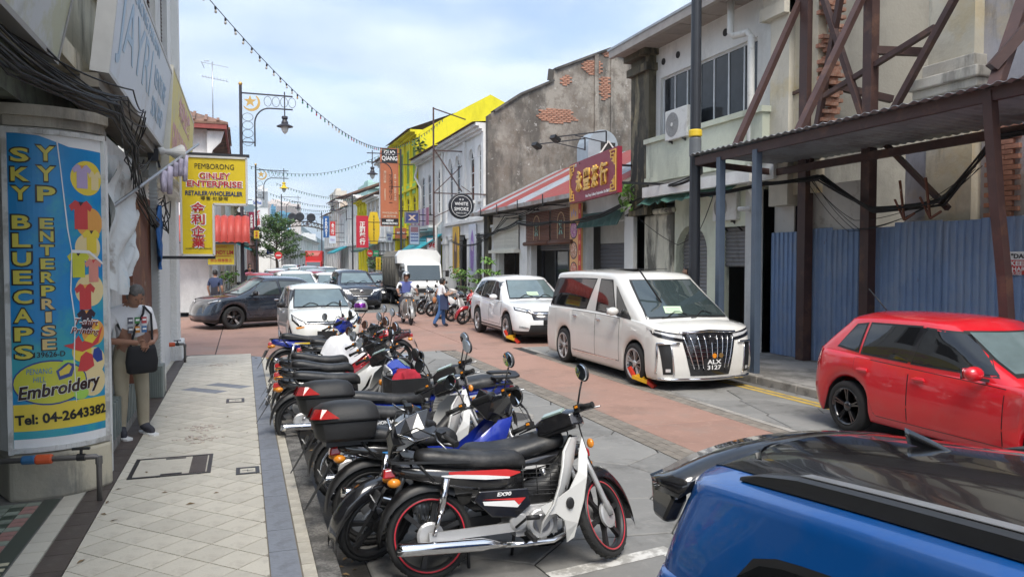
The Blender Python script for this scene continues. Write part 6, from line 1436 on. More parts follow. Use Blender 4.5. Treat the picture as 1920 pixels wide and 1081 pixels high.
class Car:
    def __init__(s, name, label, loc, rz, L, W, H, wb, wr, pm, hood, roof, ws, rw, belt_w=.92, roof_w=.74, fset=None, rset=None, axf=.55, ayf=.5, axr=.4, ayr=.4, bow=.1, bowr=.06,
                 zb=.2, crown=.06, rcrown=.07, shift=0., low=None, prof=PROF, wheel=None, group=None, roofmat=None, lowmat=None):
        """hood: shoulder line (x, z) rear to front; roof: roof edge (x, z); ws/rw: (base x, top x) of wind- and rear screen"""
        s.t = thing(name, label, 'car', loc, rz, group); s.pm = pm; s.L, s.W, s.H, s.wr, s.wb, s.shift = L, W, H, wr, wb, shift
        hood = smooth_pl(hood); roof = smooth_pl(roof); s.hood, s.roof = hood, roof
        fset = fset or [(0, .06), (.2, .0), (.5, .02), (.8, .08), (1, .2)]; rset = rset or [(0, .05), (.3, 0), (.6, .03), (1, .09)]
        rw = (max(rw[0], -L/2+interp(rset, 1)+.02), max(rw[1], -L/2+interp(rset, 1)+.04)); ra = wr+.055; xw = (wb/2+shift, -wb/2+shift); xsf, xsr = L/2-axf, -L/2+axr
        xs = sorted({xsf, xsr} | {xsf+(xsr-xsf)*k/14 for k in range(15)} | {x+ra*cos(pi*q/12) for x in xw for q in range(13)} | {x+ra*1.02*d for x in xw for d in (1, -1)}, reverse=True)
        xs = [x for x in xs if xsr <= x <= xsf]
        T = [0, .06, .14, .25, .38, .5, .62, .74, .84, .92, .97, 1]
        cols = []
        def contour(t):
            w = W/2*interp(prof, t); xF, xR = L/2-interp(fset, t), -L/2+interp(rset, t); o = []
            yc = W/2*interp(prof, t)-ayf
            for k in range(5): y = yc*k/5; o.append((xF-bow*(y/yc)**2*.6, y))
            for k in range(9): a = pi/2*k/8; o.append((xsf+(xF-bow*.6-xsf)*cos(a)**.8, yc+ayf*sin(a)**.8))
            for x in xs[1:-1]: o.append((x, w))
            yc = w-ayr
            for k in range(9): a = pi/2*(8-k)/8; o.append((xsr+(xR+bowr-xsr)*cos(a)**.7, yc+ayr*sin(a)**.7))
            for k in range(5): y = yc*(4-k)/5; o.append((xR+bowr*(y/yc)**2, y))
            return o
        base = contour(.5); n = len(base)
        def zbot(x):
            z = zb
            for c in xw:
                d = abs(x-c)
                if d < ra: z = max(z, wr+sqrt(ra*ra-d*d))
            return z
        side_rng = range(14, 14+len(xs)-2)
        zb_c = [zbot(base[i][0]) if 10 <= i <= n-10 else zb for i in range(n)]
        rows = []
        for t in T:
            c = contour(t); rows.append([(c[i][0], c[i][1], lerp(zb_c[i], interp(hood, base[i][0]), t)) for i in range(n)])
        full = [r+[(x, -y, z) for x, y, z in r[::-1]] for r in rows]
        b = MB(); b.smooth = True
        # inner lip of arches and skirts
        lip = [(x*.995, y*.82 if abs(y) > .3 else y, z) for x, y, z in full[0]]
        b.m = 1; b.loft([lip, full[0]], cap=False)
        b.m = 0
        if low:   # unpainted lower band
            k = max(i for i, t in enumerate(T) if t <= low); b.m = 2; b.loft(full[:k+1], cap=False); b.m = 0; b.loft(full[k:], cap=False)
        else: b.loft(full, cap=False)
        # bonnet, deck: bridge mirrored edge points with a crown
        top = rows[-1]; m = 8; vs = []; wmax = max(p[1] for p in top)
        for x, y, z in top:
            for k in range(m+1):
                f = 1-2*k/m; vs.append((x, y*f, z+crown*(1-abs(f)**2.2)*min(1, y/wmax*1.1)))
        b.add(vs, [(i*(m+1)+k, i*(m+1)+k+1, (i+1)*(m+1)+k+1, (i+1)*(m+1)+k) for i in range(n-1) for k in range(m)])
        # greenhouse
        TG = [0, .12, .3, .5, .7, .85, .93, .975, 1]
        wt, wbt = W/2*roof_w, W/2*belt_w
        def gcont(t):
            e = {.975: .012, 1: .045}.get(t, 0); w = lerp(wbt, wt, t**1.25)-e
            xf, xr = lerp(ws[0], ws[1], t-.06*sin(pi*t))-e*1.5, lerp(rw[0], rw[1], t-.05*sin(pi*t))+e*1.5
            axF, ayF, axR, ayR = .34, .3, .2, .22; o = []
            yc = w-ayF
            for k in range(4): y = yc*k/4; o.append((xf-.12*(y/yc)**2*.7, y))
            for k in range(8): a = pi/2*k/7; o.append((xf-.085-axF+axF*cos(a)**.85, yc+ayF*sin(a)**.85))
            x0, x1 = xf-.085-axF, xr+axR+.04
            for k in range(1, 14): o.append((lerp(x0, x1, k/14), w+.012*sin(pi*k/14)))
            yc = w-ayR
            for k in range(8): a = pi/2*(7-k)/7; o.append((xr+.04+axR-axR*cos(a)**.75, yc+ayR*sin(a)**.75))
            for k in range(4): y = yc*(3-k)/4; o.append((xr+.04*(y/yc)**2, y))
            return o
        gr = []
        for t in TG:
            c = gcont(t); z_ = []
            for i, (x, y) in enumerate(c):
                zbse = interp(hood, x)-.02 + (crown*.75*max(0, 1-(y/(W*.4))**2) if i < 5 or i > len(c)-5 else 0); zt = interp(roof, x)
                tz = {.93: .955, .975: .988, 1: 1.0}.get(t, t*1.01)
                z_.append((x, y, lerp(zbse, zt, tz)+(rcrown*max(0, 1-(y/(wt))**2)*t**2)))
            gr.append(z_)
        fg = [r+[(x, -y, z) for x, y, z in r[::-1]] for r in gr]
        b.m = 3 if roofmat else 0
        b.loft(fg[:7], cap=False); 
        b.loft(fg[6:], cap=False)
        top = gr[-1]; vs = []
        for x, y, z in top:
            for k in range(m+1):
                f = 1-2*k/m; yy = y*f; vs.append((x, yy, z+rcrown*((1-(yy/wt)**2)-(1-(y/wt)**2))))
        ng = len(top)
        b.add(vs, [(i*(m+1)+k, i*(m+1)+k+1, (i+1)*(m+1)+k+1, (i+1)*(m+1)+k) for i in range(ng-1) for k in range(m)])
        b.m = 1; b.smooth = False
        b.bx(-L/2+.35, L/2-.4, -W/2*.72, W/2*.72, .17, .42)
        me = b.mesh('body', [pm, m_black, lowmat or m_black, roofmat or pm])
        s.body = link('body', me, s.t); s.own(s.body)
        s.bvh = BVHTree.FromPolygons([v.co for v in me.vertices], [p.vertices for p in me.polygons])
        s.wheel = wheel or wheel_meshes(wr, .2, wr*.68, 10, m_alu)
        for x in xw:
            for sy in (-1, 1):
                o = link('wheel', s.wheel[0], s.t, (x, sy*(W/2-.115), wr), 0 if sy > 0 else pi); link('rim', s.wheel[1], o)
    def own(s, o):
        for sl in o.material_slots:
            if sl.material == s.pm: m = sl.material; sl.link = 'OBJECT'; sl.material = m
        return o
    def cast(s, a, z, axis):
        if axis == 'y+': o, d = V((a, 3, z)), V((0, -1, 0))
        elif axis == 'y-': o, d = V((a, -3, z)), V((0, 1, 0))
        elif axis == 'x+': o, d = V((6, a, z)), V((-1, 0, 0))
        elif axis == 'x-': o, d = V((-6, a, z)), V((1, 0, 0))
        else: o, d = V((a, z, 4)), V((0, 0, -1))
        h = s.bvh.ray_cast(o, d)
        if h[0] is None: return None
        n = h[1] if h[1].dot(d) < 0 else -h[1]
        return h[0], n
    def patch(s, name, bot, top, mat, axis, off=.006, n=14, m=5, parent=None, mb=None, build=True):
        """a panel on the body: bot and top are polylines (along, z) swept together"""
        def res(pl):
            if len(pl) == 1: return [pl[0]]*(n+1)
            d = [0]
            for p, q in zip(pl, pl[1:]): d.append(d[-1]+max(1e-6, hypot(q[0]-p[0], q[1]-p[1])))
            xs = [(d[i], pl[i][0]) for i in range(len(pl))]; zs = [(d[i], pl[i][1]) for i in range(len(pl))]
            return [(interp(xs, d[-1]*k/n), interp(zs, d[-1]*k/n)) for k in range(n+1)]
        B, T_ = res(bot), res(top); vs = []; ok = []
        for j in range(m+1):
            for k in range(n+1):
                a, z = lerp(B[k][0], T_[k][0], j/m), lerp(B[k][1], T_[k][1], j/m)
                h = s.cast(a, z, axis); vs.append(tuple(h[0]+h[1]*off) if h else (0, 0, 0)); ok.append(bool(h))
        q = [(j*(n+1)+k, j*(n+1)+k+1, (j+1)*(n+1)+k+1, (j+1)*(n+1)+k) for j in range(m) for k in range(n)]
        q = [f for f in q if all(ok[i] for i in f)]
        b = mb or MB(); b.smooth = True; b.add(vs, q)
        if not build: return b
        return s.own(b.build(name, mat, parent or s.t))
    def both(s, name, bot, top, mat, off=.006, **k): return [s.patch(name, bot, top, mat, ax, off, **k) for ax in ('y+', 'y-')]
    def line(s, pts, w, axis, mb, off=.004):
        pts2 = []
        for p, q in zip(pts, pts[1:]):
            n = max(1, int(hypot(q[0]-p[0], q[1]-p[1])/.06)); pts2 += [(lerp(p[0], q[0], k/n), lerp(p[1], q[1], k/n)) for k in range(n)]
        pts2.append(pts[-1]); hs = [s.cast(a, z, axis) for a, z in pts2]; hs = [h[0]+h[1]*off for h in hs if h]
        if len(hs) > 1: mb.tube(hs, w/2, 5)
    def doors(s, xs, zlo, zup_in=.03, handle_z=None):
        """door panels a few mm proud over a dark seam, with handles"""
        for ax, sy in (('y+', 1), ('y-', -1)):
            for a, b in zip(xs, xs[1:]):
                zt = [(b, interp(s.hood, b)-zup_in), ((a+b)/2, interp(s.hood, (a+b)/2)-zup_in), (a, interp(s.hood, a)-zup_in)]
                def zl(x):
                    z = zlo
                    for c in (s.wb/2+s.shift, -s.wb/2+s.shift):
                        d = abs(x-c); R_ = s.wr+.1
                        if d < R_: z = max(z, s.wr+sqrt(R_*R_-d*d))
                    return z
                bt = [(lerp(b, a, k/10), zl(lerp(b, a, k/10))) for k in range(11)]
                sm_ = s.patch('door_seam', [(p[0], p[1]-.012) for p in bt], [(p[0], p[1]+.008) for p in zt], m_black, ax, .0015, build=False, n=16, m=8)
                d = s.patch('door', [(lerp(a, b, .007+.986*(1-k/10)), bt[k][1]) for k in range(11)], [(lerp(a, b, .993), zt[0][1]), zt[1], (lerp(a, b, .007), zt[2][1])], s.pm, ax, .0045, n=16, m=8)
                sm_.build('seam', m_black, d)
                hz = handle_z or interp(s.hood, a)-.14
                hx = a+.16; h = s.cast(hx, hz, ax)
                if h:
                    p = h[0]+V((0, sy*.025, 0)); MB().box(p, (.17, .022, .028)).box(p+V((0, -sy*.02, 0)), (.12, .03, .05)).build('handle', s.own_h, d, bevel=.008)
    own_h = m_chrome
    def mirrors(s, x, z, mat=None, base=None):
        for sy in (-1, 1):
            m = MB(); m.ell((x, sy*(s.W/2+.1), z), (.075, .11, .075), 14, 8)
            o = s.own(m.build('mirror', mat or s.pm, s.t))
            MB().bar((x+.02, sy*(s.W/2-.06), z-.07), (x, sy*(s.W/2+.06), z-.05), .05, .03).build('stalk', m_black, o)
            MB().box((x-.068, sy*(s.W/2+.1), z), (.02, .17, .11)).build('mirror_glass', m_mirror, o)
    def plate(s, text, z, end=1, y=0):
        h = s.cast(y, z, 'x+' if end > 0 else 'x-'); x = h[0].x+end*.012
        o = MB().box((x, y, z), (.02, .46, .125)).build('number_plate', m_black, s.t)
        M_ = frame((x+end*.011, y, z), (0, end, 0)); 
        if text: txt(text, .38, .07 if '\n' not in text else .105, m_text_w, o, (0, 0), bold=.03, M=M_, off=.002, lines=.85)
    def wipers(s, z, x):
        m = MB()
        for y0, y1 in ((.42, -.05), (-.1, -.55)):
            p = [s.cast(lerp(y0, y1, k/5), z+.05*sin(k), 'x+') for k in range(6)]; p = [q[0]+q[1]*.02 for q in p if q]
            if len(p) > 1: m.tube(p, .009, 5)
        m.build('wiper', m_black, s.t)
    def glass(s, wz, ww, side, rear=True, wmat=None, smat=None, trim=.03, rz=None, rwid=None):
        """wz: (z low, z high) of windscreen, ww: half widths; side: list of (bottom polyline, top polyline)"""
        (z0, z1), (w0, w1) = wz, ww
        s.patch('windscreen_trim', [(-w0-trim, z0-trim), (0, z0-trim+.03), (w0+trim, z0-trim)], [(-w1-trim, z1+trim*.6), (w1+trim, z1+trim*.6)], m_black, 'x+', .003, n=20, m=10)
        s.patch('windscreen', [(-w0, z0), (0, z0+.03), (w0, z0)], [(-w1, z1), (w1, z1)], wmat or m_glasspale, 'x+', .008, n=20, m=10)
        if rear:
            r0, r1 = rz or (z0+.06, z1-.02); q0, q1 = rwid or (w0*.9, w1*.92)
            s.patch('rear_screen', [(-q0, r0), (q0, r0)], [(-q1, r1), (q1, r1)], smat or m_glassdark, 'x-', .008, n=14, m=6)
        for bt, tp in side:
            cx = sum(p[0] for p in bt+tp)/len(bt+tp); cz = sum(p[1] for p in bt+tp)/len(bt+tp)
            g = lambda pl: [(p[0]+(.022 if p[0] > cx else -.022), p[1]+(.022 if p[1] > cz else -.022)) for p in pl]
            s.both('window_trim', g(bt), g(tp), m_black, .003, n=12, m=5); s.both('side_window', bt, tp, smat or m_glassdark, .007, n=12, m=5)
def finish(c): return c.t
def recolour(root, mat):
    for o in [root]+list(root.children_recursive):
        if o.type == 'MESH':
            for sl in o.material_slots:
                if sl.link == 'OBJECT': sl.material = mat
w_small = wheel_meshes(.29, .17, .19, 7, m_alu); w_mid = wheel_meshes(.34, .21, .235, 5, m_alu, True); w_dark = wheel_meshes(.31, .2, .225, 5, m_blackgloss, True); w_suv = wheel_meshes(.355, .22, .24, 5, m_alu, True, m_blackgloss); w_lux = wheel_meshes(.35, .22, .255, 10, m_alu, True, m_blackgloss)
p_pearl = paint('pearl_white', (.74, .73, .69)); p_pearl2 = paint('cool_white', (.75, .76, .76)); p_poloR = paint('bright_red', (.62, .008, .018)); p_navyc = paint('dark_navy', (.014, .02, .035), 0, .2); p_blk = paint('jet_black', (.012, .013, .016), 0, .2); p_ivory = paint('ivory_white', (.74, .745, .70)); p_vivid = paint('vivid_blue', (.006, .095, .36), .25, .2); p_silver = paint('silver', (.5, .51, .52), .5); p_maroon = paint('wine_red', (.25, .02, .03)); p_lightred = paint('light_red', (.45, .07, .08)); p_gunm = paint('gunmetal', (.06, .075, .09), .4)
DN = -pi/2      # nose towards the camera side (down the street)
# large white van
al = Car('parked_van', 'large white luxury van with chrome grille and clamped front wheel, parked on the right', (7.12, 12.95, 0), DN, 4.95, 1.85, 1.93, 3.0, .35, p_pearl,
    [(-2.5, 1.1), (-1.6, 1.13), (0, 1.13), (1.2, 1.1), (1.75, 1.06), (2.2, 1.0), (2.48, .93)], [(-2.5, 1.74), (-2.1, 1.83), (-.8, 1.87), (.5, 1.85), (1.05, 1.76), (1.3, 1.7)], (2.02, .78), (-2.44, -2.18), .95, .82, [(0, .03), (.15, 0), (.5, .0), (.8, .03), (1, .1)], [(0, .05), (.3, 0), (1, .05)], prof=[(0, .95), (.12, .985), (.4, 1), (.8, .99), (1, .965)], axf=.42, ayf=.5, axr=.2, ayr=.3, bow=.12, shift=.02, zb=.17, crown=.07, rcrown=.06, wheel=w_lux)
al.t['category'] = 'van'
al.glass((1.14, 1.73), (.76, .6), [([(-2.2, 1.17), (-.55, 1.17), (-.42, 1.18)], [(-2.08, 1.7), (-.6, 1.73), (-.12, 1.73)]), ([(.02, 1.17), (.82, 1.14)], [(.06, 1.73), (.5, 1.72)]), ([(.88, 1.13), (1.38, 1.1)], [(.7, 1.62), (.74, 1.6)])], wmat=m_glass)
al.own_h = m_chrome
al.doors([-1.02, .03, 1.0], .34, handle_z=1.0)
c = al
hl = [(.46, .78), (.6, .8), (.86, .86), (.9, .9)]; hu = [(.44, .9), (.62, .925), (.82, .97), (.9, .985)]
for sg in (1, -1):
    hb = c.patch('headlight', [(sg*a, z) for a, z in hl], [(sg*a, z) for a, z in hu], m_blackgloss, 'x+', .006, n=14, m=4)
    c.patch('lens', [(sg*.48, .83), (sg*.7, .87), (sg*.88, .93)], [(sg*.48, .885), (sg*.7, .91), (sg*.88, .955)], m_lens, 'x+', .011, n=10, m=2, parent=hb)
    c.patch('fog_surround', [(sg*.66, .27), (sg*.8, .27)], [(sg*.7, .74), (sg*.86, .74)], m_black, 'x+', .006, n=6, m=8)
    ch = MB(); c.line([(sg*.88, .28), (sg*.87, .76), (sg*.55, .76)], .045, 'x+', ch, .012); c.line([(sg*.64, .26), (sg*.69, .72)], .03, 'x+', ch, .012); ch.build('chrome_bracket', m_chrome, c.t)
    c.patch('fog_lamp', [(sg*.7, .31), (sg*.77, .31)], [(sg*.7, .36), (sg*.77, .36)], m_lens, 'x+', .012, n=3, m=2)
c.patch('grille', [(-.36, .24), (.36, .24)], [(-.52, .9), (0, .93), (.52, .9)], m_blackgloss, 'x+', .006, n=16, m=10)
gb = MB(); gd_ = MB()
for k in range(9):
    f = (k-4)/4.; c.line([(f*.31, .36), (f*.47, .87)], .022, 'x+', gb, .014)
for k in range(7): z = .42+.068*k; w_ = .38+.11*(z-.3)/.6; c.line([(-w_, z), (0, z-.01), (w_, z)], .012, 'x+', gd_, .011)
c.line([(-.53, .915), (0, .945), (.53, .915)], .05, 'x+', gb, .008)
gb.build('grille_bars', m_chrome, c.t); gd_.build('grille_mesh', m_darkmetal, c.t)
eb = MB(); h = c.cast(0, .8, 'x+')[0]; eb.box((h.x+.02, 0, .8), (.02, .1, .12)); eb.build('badge', m_darkmetal, c.t, bevel=.01)
lip = MB(); c.line([(-.84, .2), (-.4, .19), (.4, .19), (.84, .2)], .05, 'x+', lip, .025); lip.build('chrome_lip', m_chrome, c.t)
for y, m_ in ((.03, m_amber), (.16, flat('fog_sticker', (.2, .12, .04)))): h = c.cast(y, .56, 'x+')[0]; MB().lathe([(.04, 0), (.04, .008), (0, .008)], 14, Matrix.Translation((h.x+.02, y, .56)) @ Matrix.Rotation(pi/2, 4, 'Y')).build('sticker', m_, c.t)
h = c.cast(.02, .42, 'x+'); x_ = h[0].x+.022; np_ = MB().box((x_, .02, .42), (.02, .36, .2)).build('number_plate', m_black, c.t); [txt(w_, .26, .07, m_text_w, np_, (0, d_), bold=.02, M=frame((x_+.011, .02, .42), (0, 1, 0)), off=.002) for w_, d_ in (('ALX', .045), ('3127', -.045))]; c.mirrors(.98, 1.2); c.wipers(1.17, 2)
ps = c.both('sill_strip', [(-.95, .3), (.9, .33)], [(-.9, .325), (.9, .345)], m_chrome, .012, n=10, m=1); None
c.both('tail_light', [(-2.44, 1.1), (-2.25, 1.13)], [(-2.4, 1.28), (-2.22, 1.22)], m_redlens, .009, n=5, m=4)
MB().bx(-.5, .5, -.35, .35, 1.928, 1.938).build('sunroof', m_glassdark, c.t, bevel=.01)
lf = thing('paper_notice', 'pale green parking notice inside the windscreen of the large white van', 'paper')
h = c.cast(-.28, 1.25, 'x+'); lf.location = c.t.matrix_basis @ (h[0]+h[1]*.012); n_ = (c.t.matrix_basis.to_3x3() @ h[1]).normalized()
lf.rotation_euler = n_.to_track_quat('Z', 'Y').to_euler()
m_note = flat('pale_green_paper', (.55, .72, .5)); MB().bx(-.15, .15, -.09, .09, 0, .004).build('sheet', m_note, lf); MB().bx(-.12, .12, .03, .04, .004, .005).bx(-.12, .12, -.0, .01, .004, .005).bx(-.12, .12, -.04, -.03, .004, .005).build('print', flat('print_grey', (.2, .35, .22)), lf)
wa = MB(); wa.bar((1.62, -.3, 1.2), (1.15, -.62, 1.95), .022); wa.build('raised_wiper', m_black, c.t)
# white suv behind it
cr = Car('parked_car', 'white sport utility car with a yellow wheel clamp, parked behind the large white van', (7.3, 19.85, 0), DN-.015, 4.6, 1.85, 1.68, 2.66, .36, p_pearl2,
    [(-2.3, 1.08), (-1.2, 1.06), (0, 1.02), (.9, 1.02), (1.5, .99), (2.05, .9), (2.3, .8)], [(-2.2, 1.5), (-1.6, 1.59), (-.4, 1.63), (.4, 1.59), (.8, 1.48)], (1.3, .22), (-2.28, -1.75), .93, .72, axf=.6, ayf=.55, zb=.24, low=.2, wheel=w_suv, bow=.12, lowmat=m_black)
cr.glass((1.1, 1.54), (.68, .53), [([(-.12, 1.06), (.62, 1.06)], [(-.1, 1.5), (.28, 1.48)]), ([(-1.05, 1.08), (-.2, 1.06)], [(-1.02, 1.5), (-.17, 1.51)]), ([(-1.75, 1.17), (-1.13, 1.09)], [(-1.5, 1.45), (-1.1, 1.49)])])
cr.doors([-1.2, -.15, .95], .42); cr.mirrors(.62, 1.12); cr.wipers(1.12, 1)
for sg in (1, -1):
    hb = cr.patch('headlight', [(sg*.5, .74), (sg*.86, .84)], [(sg*.48, .84), (sg*.86, .92)], m_blackgloss, 'x+', .006, n=10, m=3); cr.patch('lens', [(sg*.54, .78), (sg*.84, .86)], [(sg*.54, .82), (sg*.84, .9)], m_lens, 'x+', .011, n=8, m=2, parent=hb)
    cr.patch('fog_lamp', [(sg*.58, .38), (sg*.8, .42)], [(sg*.6, .42), (sg*.8, .46)], m_chrome, 'x+', .012, n=6, m=2)
cr.patch('grille', [(-.46, .6), (.46, .6)], [(-.52, .8), (.52, .8)], m_blackgloss, 'x+', .006); gb = MB(); cr.line([(-.6, .82), (-.4, .74), (.4, .74), (.6, .82)], .06, 'x+', gb, .012); gb.build('grille_bar', m_chrome, cr.t)
cr.patch('lower_grille', [(-.6, .3), (.6, .3)], [(-.55, .48), (.55, .48)], m_black, 'x+', .008); cr.plate('', .55); cr.both('tail_light', [(-2.2, .95), (-2.0, 1.0)], [(-2.12, 1.45), (-1.96, 1.4)], m_redlens, .009, n=4, m=6)
st_ = cr.both('sill_step', [(-.9, .29), (.9, .29)], [(-.9, .33), (.9, .33)], m_alu, .02, n=10, m=1)
lf2 = copy_tree(lf); lf2['label'] = 'pale green parking notice inside the windscreen of the white sport utility car'
h = cr.cast(-.05, 1.2, 'x+'); lf2.location = cr.t.matrix_basis @ (h[0]+h[1]*.012); lf2.rotation_euler = (cr.t.matrix_basis.to_3x3() @ h[1]).normalized().to_track_quat('Z', 'Y').to_euler()
def clamp(label, loc, rz):
    t = thing('wheel_clamp', label, 'wheel clamp', loc, rz, 'yellow wheel clamps')
    my, mr_ = mk('clamp_yellow', (.72, .4, .02), .45, var=.1), mk('clamp_red', (.55, .04, .02), .45)
    MB().bar((0, 0, .3), (.1, .02, .14), .07, .05).build('jaw', mr_, t); MB().bar((.08, .02, .15), (.38, .05, .09), .09, .06).box((.22, .06, .15), (.14, .1, .1), .3).build('arm', my, t); MB().bar((.36, .05, .11), (.5, .07, .02), .08, .06).build('tail', mr_, t)
    return t
clamp('red and yellow wheel clamp locked on the front wheel of the large white van', (6.12, 11.4, .0), -1.25); clamp('red and yellow wheel clamp locked on the front wheel of the white sport utility car', (6.3, 18.4, .0), -1.25)
# red hatchback
po = Car('parked_car', 'bright red hatchback with black wheels parked in front of the blue hoarding', (7.72, 6.13, 0), DN-.02, 3.97, 1.68, 1.46, 2.62, .315, p_poloR,
    [(-1.98, .98), (-1.4, .98), (-.4, .93), (.5, .9), (1.2, .86), (1.7, .76), (1.98, .66)], [(-1.95, 1.3), (-1.5, 1.385), (-.5, 1.43), (.2, 1.39), (.6, 1.28)], (1.15, .08), (-1.9, -1.42), .93, .74, rset=[(0, .07), (.35, 0), (.62, .015), (.85, .06), (1, .1)], shift=.075, axf=.5, ayf=.5, axr=.42, ayr=.42, zb=.2, wheel=w_dark, bow=.1)
po.own_h = p_poloR
po.glass((.98, 1.33), (.6, .48), [([(-.28, .97), (.72, .96)], [(-.2, 1.34), (.2, 1.31)]), ([(-1.02, 1.0), (-.36, .975)], [(-.98, 1.335), (-.28, 1.35)]), ([(-1.42, 1.05), (-1.09, 1.01)], [(-1.2, 1.3), (-1.06, 1.33)])])
po.doors([-1.1, -.3, .85], .3, handle_z=.8); po.mirrors(.62, .98); po.both('tail_light', [(-1.93, .72), (-1.68, .78)], [(-1.88, 1.0), (-1.68, .98)], m_redlens, .009, n=5, m=5)
po.both('b_pillar', [(-.36, .97), (-.28, .97)], [(-.28, 1.35), (-.2, 1.35)], m_blackgloss, .0085, n=2, m=5)
ct = MB(); po.line([(-1.7, .52), (0, .47), (1.0, .47)], .014, 'y-', ct, .003); 
MB().tube([(-1.45, 0, 1.46), (-1.75, 0, 1.72)], .008, 6).build('aerial', m_black, po.t)
# blue suv close to the camera
BR = V((2.31, .573, 0)); ba = RAD(-.7); bdir = V((sin(ba), -cos(ba), 0))
bc = BR
bl = Car('parked_car', 'vivid blue car with glossy black roof, rails and shark-fin aerial in the foreground', (bc.x, bc.y, 0), atan2(bdir.y, bdir.x), 4.3, 1.82, 1.58, 2.6, .34, p_vivid,
    [(-2.15, .92), (-1.3, .94), (0, .92), (.9, .9), (1.5, .86), (2.0, .78), (2.15, .7)], [(-2.12, 1.235), (-1.75, 1.285), (-1.0, 1.365), (-.2, 1.43), (.4, 1.43), (.8, 1.3)], (1.3, .2), (-2.15, -2.07), .92, .76, axf=.5, ayf=.5, axr=.3, ayr=.35, zb=.22, low=.15, rset=[(0, .05), (.3, 0), (.7, .015), (1, .04)], rcrown=.105, roofmat=None)
bl.glass((.98, 1.35), (.62, .5), [([(-.2, .95), (.75, .94)], [(-.15, 1.29), (.25, 1.28)]), ([(-1.55, .985), (-1.0, .97), (-.3, .95)], [(-1.5, 1.06), (-1.43, 1.12), (-1.3, 1.155), (-1.05, 1.19), (-.25, 1.275)])], rear=True)
bl.doors([-1.2, -.25, .9], .35)
rp = []
bl.patch('roof_panel', [(-2.05, -.56), (-1.6, -.585), (-.6, -.6), (.2, -.58), (.34, -.5)], [(-2.05, .56), (-1.6, .585), (-.6, .6), (.2, .58), (.34, .5)], m_blackgloss, 'z', .004, n=40, m=24)
for sy in (-1, 1):
    pts = [(-1.72+.1*k, sy*.605) for k in range(19)]; hs = [bl.cast(a, b, 'z')[0] for a, b in pts]
    rl = MB(); rl.smooth = True
    rings = []
    for i, h in enumerate(hs):
        e = min(1, i/3., (len(hs)-1-i)/3.); e = .15+.85*e**.6; w_, ht = .042, .052*e
        rings.append([(h.x, h.y-w_, h.z-.005), (h.x, h.y-w_*.9, h.z+ht*.8), (h.x, h.y-w_*.55, h.z+ht), (h.x, h.y+w_*.55, h.z+ht), (h.x, h.y+w_*.9, h.z+ht*.8), (h.x, h.y+w_, h.z-.005)])
    rl.smooth = False; rl.loft(rings); o = rl.build('roof_rail', mk('rail_satin_black', (.035, .035, .036), .35), bl.t)
    MB().loft([[(h.x, h.y-.022, h.z+.045+.01), (h.x, h.y-.022, h.z+.0575), (h.x, h.y+.022, h.z+.0575), (h.x, h.y+.022, h.z+.055)] for h in hs[3:-3]]).build('rail_top', mk('rail_silver', (.55, .57, .6), .3, .7), o)
fin = MB(); fin.smooth = True
h = bl.cast(-1.5, .02, 'z')[0]
fr_ = []
for k in range(9):
    f = k/8.; ht = .008+.045*f**.8; w_ = .022*(1-.25*f); x_ = h.x+.1-.2*f
    fr_.append([(x_, .02-w_, h.z), (x_-.02*f, .02-w_*.55, h.z+ht*.6), (x_-.03*f, .02, h.z+ht), (x_-.02*f, .02+w_*.55, h.z+ht*.6), (x_, .02+w_, h.z)])
fin.loft(fr_).build('shark_fin', m_blackgloss, bl.t)
sp = MB(); sp.smooth = True; rg_ = []
for k in range(25):
    y = -.74+1.48*k/24; e = min(1, (.74-abs(y))/.1+.35); z_ = 1.335-.115*abs(y/.74)**2.4; x0 = -2.0+.03*abs(y); x1 = -2.27+.07*abs(y/.74)**2
    rg_.append([(x0, y, z_+.008), (lerp(x0, x1, .5), y, z_+.004), (x1, y, z_-.02), (x1-.008, y, z_-.04*e), (x1+.04, y, z_-.05-.05*e), (x0, y, z_-.05)])
sp.loft(rg_).build('spoiler', m_blackgloss, bl.t)
for sy in (-1, 1):
    MB().prism([(-2.22, 1.2), (-2.06, 1.205), (-2.02, 1.15), (-2.1, 1.03), (-2.2, 1.04)], sy*.665, sy*.735, 'y').build('spoiler_end', m_blackgloss, bl.t, bevel=.02)
bl.mirrors(.7, 1.1, m_blackgloss); bl.both('tail_light', [(-2.1, .68), (-1.95, .7)], [(-2.08, .76), (-1.95, .76)], m_redlens, .009, n=5, m=3)
# ivory hatchback behind the row of motorcycles
ax_ = Car('parked_car', 'small ivory white hatchback facing the camera behind the row of motorcycles', (1.72, 19.6, 0), DN+.05, 3.65, 1.63, 1.5, 2.45, .285, p_ivory,
    [(-1.82, 1.0), (-1, .98), (0, .95), (.8, .95), (1.3, .9), (1.65, .8), (1.82, .7)], [(-1.75, 1.35), (-1.3, 1.42), (-.3, 1.46), (.3, 1.42), (.6, 1.3)], (1.22, .22), (-1.8, -1.45), .94, .76, axf=.45, ayf=.5, zb=.19, wheel=w_small, bow=.1)
ax_.glass((.99, 1.37), (.63, .53), [([(-.1, 1.0), (.72, 1.0)], [(-.05, 1.36), (.25, 1.34)]), ([(-.95, 1.02), (-.18, 1.0)], [(-.9, 1.36), (-.13, 1.37)])])
ax_.doors([-1.0, -.13, .85], .3); ax_.mirrors(.72, 1.04, m_black); ax_.wipers(1.02, 1); ax_.plate('', .42)
